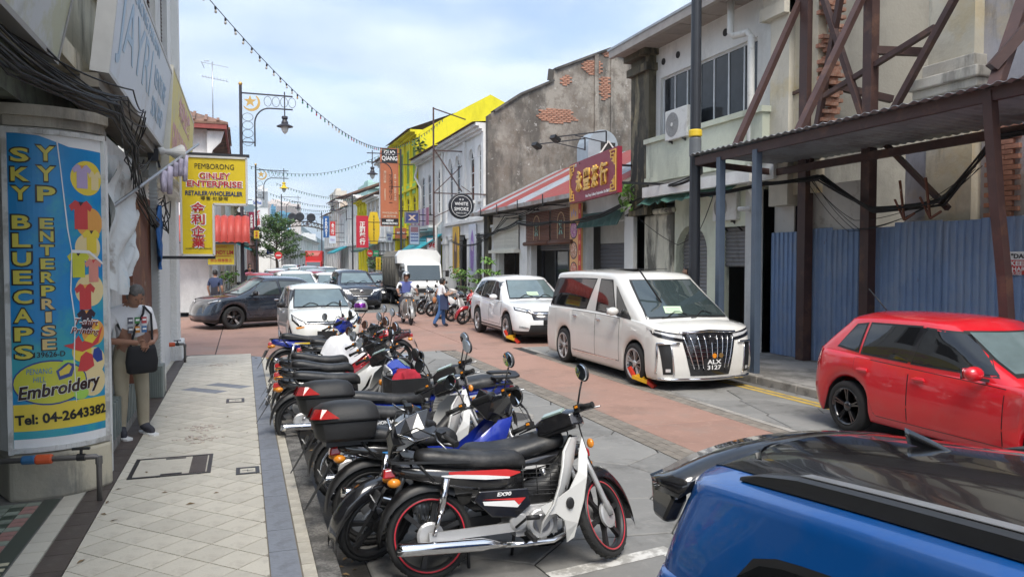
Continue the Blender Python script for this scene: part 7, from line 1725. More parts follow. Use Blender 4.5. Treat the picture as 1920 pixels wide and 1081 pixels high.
for sg in (1, -1):
    hb = ax_.patch('headlight', [(sg*.46, .62), (sg*.62, .58), (sg*.76, .72)], [(sg*.48, .68), (sg*.66, .78), (sg*.76, .86)], m_blackgloss, 'x+', .006, n=10, m=4); ax_.patch('lens', [(sg*.5, .63), (sg*.6, .62), (sg*.73, .74)], [(sg*.52, .67), (sg*.64, .74), (sg*.73, .82)], m_lens, 'x+', .012, n=8, m=3, parent=hb)
    ax_.patch('indicator', [(sg*.5, .56), (sg*.66, .53)], [(sg*.5, .585), (sg*.68, .57)], m_amber, 'x+', .011, n=4, m=1)
ax_.patch('grille', [(-.42, .6), (.42, .6)], [(-.44, .69), (.44, .69)], m_blackgloss, 'x+', .006); gb = MB(); ax_.line([(-.5, .645), (.5, .645)], .025, 'x+', gb, .012); gb.build('grille_bar', m_chrome, ax_.t)
ax_.patch('lower_grille', [(-.5, .26), (.5, .26)], [(-.45, .38), (.45, .38)], m_black, 'x+', .006)
# dark crossover coming out of the side street
hr = Car('crossing_car', 'dark blue-grey crossover turning across the street from the side road', (.55, 25.9, 0), atan2(-.42, -.9), 4.35, 1.79, 1.59, 2.61, .345, paint('slate_blue', (.014, .022, .036), .1, .2),
    [(-2.15, 1.05), (-1.2, 1.02), (0, .98), (.9, .97), (1.5, .95), (1.95, .88), (2.17, .78)], [(-2.1, 1.28), (-1.3, 1.46), (-.4, 1.53), (.3, 1.48), (.7, 1.36)], (1.35, .15), (-2.15, -1.2), .93, .72, axf=.5, ayf=.5, zb=.22, low=.16, wheel=wheel_meshes(.345, .21, .24, 5, m_darkmetal, True, m_alu))
hr.glass((1.05, 1.43), (.63, .5), [([(-.2, 1.02), (.75, 1.02)], [(-.15, 1.42), (.3, 1.39)]), ([(-1.1, 1.04), (-.3, 1.02)], [(-1.0, 1.38), (-.25, 1.43)])], smat=m_glass)
hr.doors([-1.2, -.23, .9], .4); hr.mirrors(.68, 1.08, m_black); hr.wipers(1.1, 1)
for sg in (1, -1):
    hb = hr.patch('headlight', [(sg*.46, .76), (sg*.84, .84)], [(sg*.46, .82), (sg*.84, .9)], m_blackgloss, 'x+', .006, n=10, m=3); hr.patch('lens', [(sg*.5, .79), (sg*.82, .86)], [(sg*.5, .815), (sg*.82, .89)], m_lens, 'x+', .011, n=8, m=2, parent=hb)
hr.patch('grille', [(-.5, .5), (.5, .5)], [(-.44, .74), (.44, .74)], m_blackgloss, 'x+', .006)

# dark suv in the queue
mz = Car('queue_car', 'dark navy sport utility car heading the queue, with a wide winged grille', (4.62, 34.3, 0), DN+.03, 4.55, 1.84, 1.67, 2.7, .36, p_navyc,
    [(-2.27, 1.1), (-1.2, 1.08), (0, 1.03), (.8, 1.02), (1.4, 1.0), (2.0, .93), (2.27, .82)], [(-2.2, 1.48), (-1.5, 1.57), (-.4, 1.62), (.3, 1.57), (.7, 1.44)], (1.3, .12), (-2.25, -1.7), .93, .71, axf=.55, ayf=.5, zb=.23, low=.14, wheel=w_mid)
mz.glass((1.1, 1.52), (.68, .52), [([(-.2, 1.07), (.6, 1.07)], [(-.15, 1.5), (.2, 1.47)]), ([(-1.1, 1.1), (-.3, 1.08)], [(-1.05, 1.48), (-.25, 1.51)])])
mz.mirrors(.68, 1.15); mz.wipers(1.13, 1); mz.plate('PPN 5523', .5)
mz.patch('grille', [(-.42, .58), (0, .56), (.42, .58)], [(-.5, .86), (.5, .86)], m_black, 'x+', .006); gb = MB(); mz.line([(-.85, .82), (-.5, .76), (-.36, .6), (0, .575), (.36, .6), (.5, .76), (.85, .82)], .03, 'x+', gb, .012)
gb.build('chrome_wing', m_chrome, mz.t)
em = MB(); M_ = Matrix.Translation((mz.cast(0, .75, 'x+')[0].x+.015, 0, .75)) @ Matrix.Rotation(pi/2, 4, 'Y'); em.lathe([(.075, 0), (.085, .006), (.075, .012)], 20, M_); em.bar((.0+M_.translation.x, -.07, .77), (M_.translation.x, 0, .73), .015).bar((M_.translation.x, .07, .77), (M_.translation.x, 0, .73), .015); em.build('badge', m_chrome, mz.t)
m_lit = mk('lit_headlamp', (.8, .8, .75), .2, emit=(1, .95, .85, 1.6))
for sg in (1, -1):
    hb = mz.patch('headlight', [(sg*.5, .76), (sg*.86, .8)], [(sg*.5, .84), (sg*.86, .9)], m_lens, 'x+', .006, n=10, m=3); mz.patch('daylight_lamp', [(sg*.56, .79), (sg*.66, .8)], [(sg*.56, .82), (sg*.66, .83)], m_lit, 'x+', .012, n=4, m=1, parent=hb)
mz.patch('lower_grille', [(-.7, .3), (.7, .3)], [(-.65, .42), (.65, .42)], m_black, 'x+', .006)
# low sedan and its coloured copies for the queue
sd = Car('queue_car', 'black saloon half hidden between the navy car and the canvas lorry', (6.5, 38.6, 0), DN, 4.45, 1.73, 1.48, 2.6, .31, p_blk,
    [(-2.2, .98), (-1.5, 1.0), (0, .94), (.8, .93), (1.4, .88), (2.0, .78), (2.22, .68)], [(-1.6, 1.28), (-.9, 1.4), (-.2, 1.43), (.4, 1.37), (.8, 1.2)], (1.2, .15), (-1.75, -1.0), .92, .7, axf=.55, ayf=.55, zb=.2, wheel=w_small)
sd.glass((.98, 1.33), (.6, .48), [([(-.1, .98), (.65, .98)], [(-.05, 1.34), (.25, 1.32)]), ([(-.95, 1.0), (-.18, .98)], [(-.8, 1.31), (-.13, 1.35)])], rz=(1.05, 1.3)); sd.mirrors(.68, 1.0); sd.plate('', .45)
for sg in (1, -1): sd.patch('headlight', [(sg*.45, .58), (sg*.8, .66)], [(sg*.45, .7), (sg*.78, .8)], m_lens, 'x+', .007, n=8, m=3)
sd.patch('grille', [(-.38, .56), (.38, .56)], [(-.42, .68), (.42, .68)], m_blackgloss, 'x+', .006); sd.both('tail_light', [(-2.15, .72), (-1.9, .75)], [(-2.15, .88), (-1.9, .86)], m_redlens, .009, n=4, m=3)
def q(src, x, y, mat, label, a=0.):
    o = copy_tree(src); o.name = 'queue_car'; o.location = (x+bend(y), y, 0); o.rotation_euler = (0, 0, DN-heading(y)+a); o['label'] = label; o['group'] = 'cars queueing down the street'
    if mat: recolour(o, mat)
    return o
for o in (mz.t, sd.t): o['group'] = 'cars queueing down the street'
AX, MZ, SD, CRV = ax_.t, mz.t, sd.t, cr.t
q(CRV, 1.95, 31.2, p_pearl2, 'white people carrier queueing behind the roof of the dark crossover', .04)
q(AX, .75, 37.4, p_lightred, 'light red car mostly hidden behind the white people carrier on the left')
q(AX, 3.55, 42.0, p_maroon, 'wine red hatchback between the white people carrier and the white hatchback')
q(AX, 3.95, 37.6, p_pearl2, 'white hatchback directly behind the navy sport utility car')
q(SD, 2.0, 46.5, p_maroon, 'wine red saloon in the left lane further back'); q(SD, 5.6, 45.0, p_gunm, 'gunmetal saloon behind the white hatchback'); q(AX, 4.4, 51, p_silver, 'silver hatchback in the middle of the queue'); q(AX, 1.9, 53, p_pearl2, 'white hatchback in the left lane half way up the queue')
q(SD, 6.4, 52.5, p_pearl2, 'white saloon near the right kerb half way up the queue'); q(MZ, 4.3, 58.5, p_silver, 'silver sport utility car in the upper half of the queue'); q(SD, 2.2, 60.5, p_silver, 'silver saloon in the left lane by the tree'); q(AX, 5.9, 60, p_gunm, 'dark grey hatchback near the right kerb below the red lorry')
q(SD, 3.4, 67, p_pearl2, 'white saloon in the left lane just below the tree'); q(AX, 5.4, 68, p_silver, 'silver hatchback in front of the red lorry'); q(CRV, 2.6, 74, p_pearl2, 'white people carrier beyond the tree'); q(SD, 4.9, 75, p_ivory, 'ivory saloon just in front of the red lorry'); q(AX, 6.0, 73, p_yellow if False else p_ivory, 'ivory hatchback by the right kerb close to the red lorry'); q(MZ, 2.4, 82, p_gunm, 'dark sport utility car beside the red lorry at the end of the queue')
q(SD, 9.9, 57, p_silver, 'silver saloon parked at the right kerb beneath the red pharmacy sign') if False else None
# canvas lorry
def lorry(name, label, x, y, rz, cab, boxm, boxh, canvas=None):
    t = thing(name, label, 'lorry', (x, y, 0), rz)
    w = .82; b = MB(); b.smooth = False
    b.prism([(2.5, .45), (2.53, .95), (2.42, 1.15), (2.2, 1.9), (1.95, 2.0), (1.0, 2.0), (1.0, .45)], -w, w, 'y'); b.build('cab', cab, t, bevel=.06, seg=3)
    MB().prism([(2.425, 1.22), (2.235, 1.86), (2.25, 1.868), (2.44, 1.225)], -w+.1, w-.1, 'y').build('windscreen', m_glass, t)
    for sy in (-1, 1):
        MB().prism([(1.2, 1.2), (2.2, 1.2), (2.02, 1.8), (1.2, 1.8)], sy*(w+.002), sy*(w+.01), 'y').build('side_window', m_glassdark, t); MB().box((2.52, sy*.6, .78), (.06, .3, .16)).build('headlight', m_lens, t, bevel=.02)
        o = MB().box((2.35, sy*(w+.22), 1.5), (.06, .16, .28)).build('mirror', m_black, t, bevel=.02); MB().bar((2.3, sy*w, 1.6), (2.35, sy*(w+.2), 1.62), .02).build('stalk', m_black, o)
        for xx in (1.85, -1.3): o = link('wheel', w_small[0], t, (xx, sy*(w-.1), .29), 0 if sy > 0 else pi); link('rim', w_small[1], o)
    MB().bx(2.5, 2.6, -w, w, .38, .62).build('bumper', mk('bumper_grey', (.3, .3, .3), .5), t, bevel=.02); MB().bx(2.51, 2.56, -.35, .35, .68, .86).build('grille', m_black, t); MB().bx(2.6, 2.615, -.25, .25, .42, .54).build('number_plate', m_black, t)
    MB().bx(-2.4, .9, -.7, .7, .45, .7).build('chassis', m_black, t)
    if canvas:
        MB().bx(-2.5, .92, -.95, .95, .72, .84).build('deck', m_darkmetal, t)
        n_ = 9; cv_ = MB(); cv_.smooth = True
        MB().prism([(-.95, .9), (-.98, 2.25), (-.8, 2.5), (0, 2.56), (.8, 2.5), (.98, 2.25), (.95, .9)], -2.5, .85, 'x').build('canvas_cover', canvas, t)
        MB().prism([(-.98, 1.95), (-1.0, 2.28), (-.82, 2.53), (0, 2.6), (.82, 2.53), (1.0, 2.28), (.98, 1.95)], .86, 1.35, 'x').build('front_flap', cab, t)
        for k in range(8): MB().tube([(-2.3+.42*k, -.985, .9), (-2.3+.42*k, -1.0, 2.2)], .022, 6).build('rib', canvas, t)
    else:
        MB().bx(-2.5, .92, -w-.1, w+.1, .75, boxh).build('cargo_box', boxm, t, bevel=.03); MB().prism([(-.75, boxh-.12), (.75, boxh-.12), (.45, boxh-.55), (-.45, boxh-.55)], .925, .94, 'x').build('box_print', flat('print_lightred', (.7, .25, .22)), t)
    return t
lorry('canvas_lorry', 'white lorry with a grey canvas cover stopped by the right kerb', 7.45, 35.0, DN, mk('lorry_white', (.72, .72, .7), .3, coat=.6, var=.03), None, 0, mk('grey_canvas', (.17, .16, .135), .9, var=.2, sc=4, bump=.4, bsc=9, dirt=GREY_D, dsc=2, damt=.4))
lorry('red_lorry', 'tall red box lorry far up the street beside the tree', 4.3+bend(88), 88, DN-heading(88), m_red, m_red, 3.1)
# ---------------------------------------------------------------- motorcycles
TY = 'motorcycle'
BIKES = 'motorcycles parked in a row at the left kerb'
def ring_mesh(name, R_, tube_r, mat, w=1., n=40, k=10):
    m = MB(); m.smooth = True
    m.loft([[((R_+tube_r*cos(q*2*pi/k))*cos(a), tube_r*w*sin(q*2*pi/k), (R_+tube_r*cos(q*2*pi/k))*sin(a)) for q in range(k)] for a in [i*2*pi/n for i in range(n+1)]], cap=False)
    return m.mesh(name, mat)
def moto_wheel(parent, c, M, w, rim_mat, spoke_mat, nsp=6, R_=.287, wire=False):
    m = MB(M @ Matrix.Translation(c)); m.smooth = True; k = 12; n = 44
    prof = []
    rw_ = w/2; rt = R_-.235
    for q in range(k):
        a = q*2*pi/k; prof.append((.235+.026+(.026)*cos(a)*1.0, rw_*sin(a)))
    m.loft([[(p[0]*cos(a), p[1], p[0]*sin(a)) for p in prof] for a in [i*2*pi/n for i in range(n+1)]], cap=False)
    # tread blocks
    m.smooth = False
    for i in range(60):
        a = 2*pi*i/60; s_ = 1 if i % 2 else -1
        ca, sa = cos(a), sin(a); r0 = .2855
        m.box((r0*ca, s_*.012, r0*sa), (.006, .016, .02), 0, 0, -a)
    o = m.build('wheel', m_rubber, parent)
    r = MB(M @ Matrix.Translation(c)); r.smooth = True
    r.loft([[((p)*cos(a), y, p*sin(a)) for p, y in ((.232, -.034), (.243, -.036), (.243, .036), (.232, .034), (.214, .022), (.214, -.022))] for a in [i*2*pi/n for i in range(n+1)]], cap=False)
    ri = r.build('rim', rim_mat if not isinstance(rim_mat, tuple) else rim_mat[0], o)
    if isinstance(rim_mat, tuple):
        s = MB(M @ Matrix.Translation(c)); s.smooth = True
        for sy in (-1, 1): s.loft([[((.232+p)*cos(a), sy*(.0375+q), (.232+p)*sin(a)) for p, q in ((-.005, 0), (0, .002), (.006, .001), (.006, -.002))] for a in [i*2*pi/n for i in range(n+1)]], cap=False)
        s.build('rim_stripe', rim_mat[1], o)
    s = MB(M @ Matrix.Translation(c))
    if wire:
        for i in range(28): a = 2*pi*i/28; b = a+.5*(1 if i % 2 else -1); s.tube([(.035*cos(b), .02*(1 if i % 4 < 2 else -1), .035*sin(b)), (.222*cos(a), 0, .222*sin(a))], .0022, 4)
    else:
        for i in range(nsp):
            a = 2*pi*i/nsp+.3
            s.loft([[(d*cos(a)-e*sin(a), y, d*sin(a)+e*cos(a)) for e, y in ((-w_, -t_), (w_, -t_), (w_, t_), (-w_, t_))] for d, w_, t_ in ((.03, .02, .022), (.11, .013, .014), (.222, .017, .016))])
    s.lathe([(.03, -.05), (.05, -.045), (.052, .045), (.03, .05)], 18, Matrix.Rotation(pi/2, 4, 'X')); s.lathe([(.012, -.085), (.012, .085)], 8, Matrix.Rotation(pi/2, 4, 'X'))
    s.build('spokes', spoke_mat, o)
    d = MB(M @ Matrix.Translation(c)); d.lathe([(.085, .03), (.09, .034), (.09, .05), (.075, .058), (.03, .06)], 22, Matrix.Rotation(pi/2, 4, 'X')); d.build('brake_drum', m_alu, o)
    return o
def motorcycle(label, x, y, hd, body, shield, accent, rim=None, spoke=None, steer=42, lean=8, kind='classic', box=False, basket=False, tub=False, rack=True, group=BIKES, seat=None, mirrors=True, cowl=None, plate='', accent2=None, wire=False, fork=None, rackbig=False, name='motorcycle', decal=None, stk=None):
    t = thing(name, label, TY, (x, y, 0), 0, group); t.rotation_euler = (-RAD(lean), 0, RAD(hd))
    cowl = cowl or body; rim = rim or m_black; spoke = spoke or m_black
    I = Matrix()
    hx, hz = .40, .80                                   # steering head
    axis = V((-.42, 0, .9)).normalized()
    F = Matrix.Translation((hx, 0, hz)) @ Matrix.Rotation(RAD(steer), 4, axis) @ Matrix.Translation((-hx, 0, -hz))
    moto_wheel(t, (-.62, 0, .287), I, .078, rim, spoke, wire=wire)
    moto_wheel(t, (.62, 0, .287), F, .068, rim, spoke, wire=wire)
    # fork, front mudguard
    f = MB(F)
    for s_ in (-1, 1): f.tube([(.62, s_*.075, .287), (.585, s_*.075, .36), (.50, s_*.075, .58), (.43, s_*.07, .76)], [.021, .021, .019, .019], 10)
    f.build('fork', fork or m_alu, t)
    g = MB(F); g.smooth = True; rows = []
    for i in range(19):
        a = RAD(-8+165*i/18.); rr = .325+.02*sin(i/18*pi); rows.append([(.62+rr*cos(a)*1.0+.0, sy_*wq, .287+rr*sin(a)-dz) for sy_, wq, dz in ((-1, .062, .075), (-1, .062, .03), (-1, .045, .0), (1, .0, -.008), (1, .045, 0), (1, .062, .03), (1, .062, .075))])
    g.loft(rows, cap=False, closed=False); g.loft([[V(p)*1 for p in r] for r in [[(q[0]*.998, q[1]*.94, q[2]-.006) for q in r_] for r_ in rows]], cap=False, closed=False)
    fm_ = g.build('front_mudguard', body, t)
    # handlebar, grips, levers, mirrors
    h = MB(F); h.tube([(.26, .34, .985), (.30, .25, 1.0), (.345, .1, .965), (.36, 0, .955), (.345, -.1, .965), (.30, -.25, 1.0), (.26, -.34, .985)], .0115, 8)
    hb = h.build('handlebar', m_steel if kind == 'sport' else m_black, t)
    for s_ in (-1, 1):
        MB(F).tube([(.262, s_*.345, .985), (.292, s_*.245, 1.0)], .0185, 10).lathe([(.022, -.006), (.022, .006)], 10, Matrix.Translation((.262, s_*.348, .985)) @ Matrix.Rotation(pi/2, 4, 'X')).build('grip', m_rubber, hb)
        MB(F).tube([(.33, s_*.2, .99), (.352, s_*.26, .985), (.345, s_*.36, .975)], [.009, .008, .005], 6).build('lever', m_steel if s_ < 0 or kind == 'sport' else m_black, hb)
        MB(F).box((.30, s_*.215, 1.0), (.05, .05, .05), s_*.3).build('switch_block', m_black, hb); MB(F).box((.272, s_*.215, 1.008), (.012, .022, .016)).build('switch', m_amber, hb)
        if mirrors:
            st = MB(F); st.tube([(.31, s_*.2, 1.01), (.33, s_*.24, 1.12), (.33, s_*.275, 1.18)], .0065, 6); so = st.build('mirror_stalk', m_black, hb)
            mt_ = F @ Matrix.Translation((.33, s_*.30, 1.235)) @ Matrix.Rotation(s_*.25, 4, 'Z') @ Matrix.Rotation(s_*.3, 4, 'X')
            me = MB(mt_); me.ell((0, 0, 0), (.02, .052, .07), 16, 8); me.build('mirror', m_black, so); MB(mt_).lathe([(1., 0), (.97, .01), (0, .012)], 20, Matrix.Translation((-.014, 0, 0)) @ Matrix.Diagonal((1, .046, .063, 1)) @ Matrix.Rotation(-pi/2, 4, 'Y')).build('mirror_glass', m_mirror, so)
    ca = MB(F); [ca.tube([(.33, s_*.2, .985), (.44, s_*.13, 1.04), (.52, s_*.05, .96), (.5, s_*.075, .7), (.58, s_*.085, .42)], .0055, 5) for s_ in (-1, 1)]; ca.build('control_cables', m_cable, t)
    # headlamp cowl
    c = MB(F)
    if kind == 'classic':
        c.loft([[(.30+dx, y_, z_) for y_, z_ in ((-w_, .9), (w_, .9), (w_*.95, 1.0+dz), (w_*.5, 1.03+dz), (-w_*.5, 1.03+dz), (-w_*.95, 1.0+dz))] for dx, w_, dz in ((-.03, .15, -.02), (.03, .2, 0), (.1, .17, -.005), (.17, .11, -.03))])
        co = c.build('headlamp_cowl', cowl, t, bevel=.012)
        l = MB(F); l.prism([(-.095, .905), (.095, .905), (.1, .97), (.06, .995), (-.06, .995), (-.1, .97)], .462, .488, 'x'); l.build('headlamp', m_lens, co, bevel=.01)
        d = MB(F @ Matrix.Translation((.285, 0, 1.02)) @ Matrix.Rotation(-.5, 4, 'Y')); d.box((.01, 0, 0), (.06, .17, .012)); d.build('dash_glass', mk('dash_green', (.32, .42, .36), .1, coat=.5), co)
        MB(F).box((.305, 0, .93), (.04, .3, .1)).build('dash', m_black, co, bevel=.012)
    else:
        c.loft([[(x_, y_*w_, z_+dz*(1-abs(y_))) for y_, dz in ((-1, -.02), (-.55, .06), (0, .10), (.55, .06), (1, -.02), (.6, -.1), (0, -.16), (-.6, -.1))] for x_, w_, z_ in ((.27, .13, .99), (.36, .19, .98), (.45, .16, .955), (.53, .1, .92), (.56, .05, .90))])
        co = c.build('headlamp_cowl', cowl, t, bevel=.008)
        for s_ in (-1, 1):
            l = MB(F); l.add([(.535, s_*.012, .925), (.50, s_*.13, .965), (.47, s_*.165, .955), (.50, s_*.11, .895), (.545, s_*.03, .83), (.552, s_*.01, .83), (.56, 0, .92)], [(0, 1, 2, 3, 4, 5, 6)] if s_ > 0 else [(6, 5, 4, 3, 2, 1, 0)])
            l.build('headlamp', m_lens, co)
            l = MB(F); l.tube([(.545, s_*.005, .96), (.505, s_*.14, .985), (.47, s_*.18, .97)], .009, 6).tube([(.55, s_*.01, .82), (.505, s_*.118, .885)], .007, 6); l.build('chrome_trim', m_chrome, co)
        MB(F).box((.30, 0, 1.0), (.09, .2, .07), 0, 0, -.4).build('dash', m_black, co, bevel=.02)
    # leg shield and down-tube cover
    if shield:
        s = MB(); s.smooth = True; rows = []
        prof = ((.47, .86, .12), (.45, .78, .19), (.425, .68, .235), (.39, .56, .245), (.345, .44, .235), (.28, .33, .2), (.22, .24, .13), (.2, .18, .08)) if kind == 'classic' else ((.47, .84, .1), (.45, .74, .17), (.40, .62, .2), (.33, .5, .19), (.22, .4, .17), (.1, .34, .14))
        for x_, z_, w_ in prof: rows.append([(x_-(.17 if kind == 'classic' else .16)*abs(u)**1.6*min(1, w_/.2), u*w_*(1.08 if kind == 'classic' else 1), z_) for u in [-1+2*q/12 for q in range(13)]])
        s.loft(rows, cap=False, closed=False); s.loft([[(p[0]-.012, p[1]*.985, p[2]) for p in r] for r in rows], cap=False, closed=False)
        so = s.build('leg_shield', shield, t)
        if kind == 'classic':
            e = MB(); e.tube([rows[q][0] for q in range(len(rows))], .008, 6).tube([rows[q][-1] for q in range(len(rows))], .008, 6); e.build('shield_edge', shield, so)
            yz = [(.15, .12), (.2, .17), (.35, .225), (.5, .245), (.62, .24), (.75, .2), (.88, .13)]
            for s_ in (-1, 1):
                q_ = [(.45, .86), (.40, .76), (.37, .64), (.30, .53), (.2, .47), (.09, .43), (.13, .37), (.2, .38), (.26, .33), (.28, .25), (.3, .165), (.34, .2), (.36, .3), (.40, .45), (.43, .6), (.46, .75)]
                pv = [(x_, s_*(interp(yz, z_)-.02*max(0, .3-x_)), z_) for x_, z_ in q_]; m_ = MB(); n_ = len(pv); pv2 = [(p[0], p[1]-s_*.012, p[2]) for p in pv]
                m_.add(pv+pv2, [tuple(range(n_)), tuple(range(n_, 2*n_))]+[(i, (i+1) % n_, n_+(i+1) % n_, n_+i) for i in range(n_)]); sd_ = m_.build('shield_side', shield, so)
                MB().ell((.3, s_*.237, .44), (.03, .008, .04)).build('shield_hole', m_black, sd_)
        if kind == 'sport':
            for s_ in (-1, 1):
                w_ = MB(); w_.smooth = True; w_.loft([[(.5, s_*.1, .86), (.46, s_*.16, .8), (.44, s_*.12, .7)], [(.36, s_*.17, .84), (.33, s_*.21, .72), (.34, s_*.16, .55)], [(.2, s_*.15, .72), (.16, s_*.19, .6), (.18, s_*.15, .44)], [(.0, s_*.13, .6), (-.02, s_*.15, .52), (0, s_*.13, .42)]], cap=False, closed=False); w_.build('side_fairing', accent, so)
    b = MB(); b.smooth = True
    b.loft([[(x_, y_*w_, z_+q*h_) for y_, q in ((-1, -.5), (-1, .4), (-.5, 1), (.5, 1), (1, .4), (1, -.5), (.4, -1), (-.4, -1))] for x_, z_, w_, h_ in ((.42, .78, .05, .09), (.34, .64, .055, .1), (.2, .5, .06, .1), (.02, .46, .07, .1), (-.12, .52, .1, .12))])
    b.build('frame_cover', m_black if kind == 'classic' else body, t)
    # engine
    e = MB(); e.box((.1, 0, .33), (.3, .2, .2)).lathe([(.0, -.15), (.085, -.148), (.1, -.135), (.1, .135), (.085, .148), (0, .15)], 24, Matrix.Translation((.12, 0, .31)) @ Matrix.Rotation(pi/2, 4, 'X')).lathe([(.05, -.13), (.065, -.12), (.065, .12), (.05, .13)], 20, Matrix.Translation((-.03, 0, .33)) @ Matrix.Rotation(pi/2, 4, 'X'))
    e.tube([(.2, 0, .36), (.36, 0, .40)], .055, 12)
    for q in range(5): e.box((.235+.028*q, 0, .37+.008*q), (.008, .15, .15))
    eo = e.build('engine', m_alu, t, bevel=.008)
    MB().lathe([(.0, .006), (.055, .005), (.062, 0)], 20, Matrix.Translation((.12, -.15, .31)) @ Matrix.Rotation(pi/2, 4, 'X')).build('engine_badge', m_steel, eo)
    MB().tube([(-.06, -.14, .3), (.0, -.19, .36), (.02, -.25, .38)], .009, 6).tube([(-.02, -.25, .375), (.07, -.26, .375)], .016, 8).build('kick_starter', m_black, eo)
    MB().bar((.02, -.3, .24), (.02, -.14, .26), .028).bar((.02, .3, .24), (.02, .14, .26), .028).bar((.02, -.15, .25), (.02, .15, .25), .02).build('footrest', m_rubber, t)
    # exhaust
    ex = MB(); ex.tube([(.32, -.06, .36), (.3, -.11, .22), (.2, -.14, .19), (.0, -.15, .19), (-.16, -.15, .2)], .018, 10)
    z1 = .24 if kind == 'classic' else .42
    ex.tube([(-.14, -.15, .2), (-.24, -.155, .215), (-.3, -.158, .22+.1*(z1-.24)), (-.82, -.165, z1+.0), (-.86, -.165, z1+.005)], [.02, .03, .042, .042, .035], 18)
    ex.build('exhaust', m_chrome, t)
    if kind == 'sport': MB().tube([(-.36, -.175, .255), (-.75, -.185, .40)], .03, 8).build('heat_guard', m_black, t)
    MB().bar((-.02, -.105, .3), (-.64, -.105, .287), .025, .06).bar((-.02, .105, .3), (-.64, .105, .287), .025, .06).build('swingarm', m_alu if kind == 'classic' else m_black, t)
    for s_ in (-1, 1):
        MB().tube([(-.61, s_*.125, .3), (-.56, s_*.135, .46)], .016, 10).tube([(-.565, s_*.135, .44), (-.52, s_*.14, .66)], .027, 12).build('shock_absorber', m_chrome, t)
    MB().prism([(-.28, .25), (-.1, .3), (.0, .34), (-.1, .36), (-.62, .34), (-.7, .3), (-.62, .24)], .09, .11, 'y').build('chain_cover', m_black, t)
    MB().tube([(.0, .1, .22), (.02, .26, .02)], .012, 6).build('side_stand', m_black, t)
    # seat
    se = MB(); se.smooth = True; rows = []
    zz = 0 if kind == 'classic' else .02
    for x_, z_, w_, hgt in ((.07, .69, .07, .1), (.0, .745+zz, .105, .13), (-.12, .735, .13, .125), (-.28, .745, .14, .125), (-.4, .765, .14, .13), (-.55, .785+zz, .13, .13), (-.66, .80+zz, .115, .11), (-.71, .795+zz, .085, .08)):
        rows.append([(x_, y_*w_, z_+q*hgt/2) for y_, q in ((-1, -.9), (-1.02, .1), (-.85, .75), (-.4, 1), (.4, 1), (.85, .75), (1.02, .1), (1, -.9), (0, -1))])
    se.loft(rows); se.build('seat', seat or m_seat, t, sub=1)
    # tail body and side panels
    tb_ = MB(); tb_.smooth = True
    tb_.loft([[(x_, y_*w_, z_+q*h_/2) for y_, q in ((-1, -1), (-1.05, .2), (-.8, 1), (.8, 1), (1.05, .2), (1, -1))] for x_, z_, w_, h_ in ((.02, .6, .08, .14), (-.15, .62, .12, .17), (-.4, .655, .13, .15), (-.62, .69, .115, .12), (-.8, .725, .08, .09), (-.86, .735, .05, .06))])
    tb_.build('tail_body', body, t)
    for s_ in (-1, 1):
        sp_ = MB(); sp_.prism([(.06, .44), (.04, .55), (-.3, .555), (-.34, .5), (-.22, .38), (-.05, .36)], s_*.118, s_*.135, 'y'); so = sp_.build('side_panel', body, t, bevel=.008)
        if accent:
            ysg = s_*.1363
            d = MB(); d.prism([(.0, .475), (-.28, .487), (-.27, .462), (-.04, .43), (-.02, .45)], ysg, ysg+s_*.002, 'y'); d.build('stripe', accent2 or m_white, so)
            d = MB(); d.prism([(.02, .49), (-.28, .50), (-.06, .478), (-.03, .445)], ysg+s_*.002, ysg+s_*.004, 'y'); d.build('stripe', accent, so)
            d = MB(); d.loft([[(x_, s_*(w_+.004), z_+dz) for dz in (-.02*k, .02*k)] for x_, z_, w_, k in ((.0, .655, .104, .2), (-.1, .655, .117, 1.4), (-.3, .672, .133, 1), (-.5, .69, .129, .4))], cap=False, closed=False); d.build('tail_stripe', accent, t)
            d = MB(); d.loft([[(x_, s_*(w_+.005), z_+dz) for dz in (-.012*k, .012*k)] for x_, z_, w_, k in ((-.08, .628, .118, .5), (-.25, .643, .134, 1.2), (-.45, .665, .135, 1), (-.55, .675, .128, .3))], cap=False, closed=False); d.build('tail_stripe', accent2 or m_white, t)
        if decal: txt(decal, .1, .026, m_text_w, so, (0, 0), M=frame((-.13, s_*.1365, .525), (-s_ if s_ > 0 else 1, 0, 0)), off=.003, bold=.03, skew=.2)
        if stk: txt(stk, .15, .03, m_text_w, t, (0, 0), M=frame((-.3, s_*.139, .675), (-1 if s_ > 0 else 1, 0, .05)), off=.003, bold=.03)
    # rear mudguard, lamp, plate
    rm = MB(); rm.smooth = True; rows = []
    for i in range(13):
        a = RAD(60+125*i/12.); rr = .335; rows.append([(-.62+rr*cos(a)*1.0, y_, .3+rr*sin(a)-dz) for y_, dz in ((-.075, .06), (-.07, .02), (-.04, 0), (.04, 0), (.07, .02), (.075, .06))])
    rm.loft(rows, cap=False, closed=False); rm.build('rear_mudguard', m_black, t)
    fl_ = MB(); fl_.smooth = True; fl_.loft([[(-.9, -.06, .62), (-.9, .06, .62)], [(-.97, -.065, .5), (-.97, .065, .5)], [(-1.06, -.05, .36), (-1.06, .05, .36)], [(-1.1, -.03, .3), (-1.1, .03, .3)]], cap=False, closed=False); fl_.build('mud_flap', m_black, t)
    po_ = MB(); po_.box((-.97, 0, .545), (.01, .2, .12), 0, 0, .45); pl_ = po_.build('number_plate', m_black, t)
    if plate: txt(plate, .16, .07, m_text_w, pl_, (0, 0), M=frame((-.978, 0, .545), (0, -1, 0), (-.43, 0, .9)), off=.003, bold=.02, lines=.8)
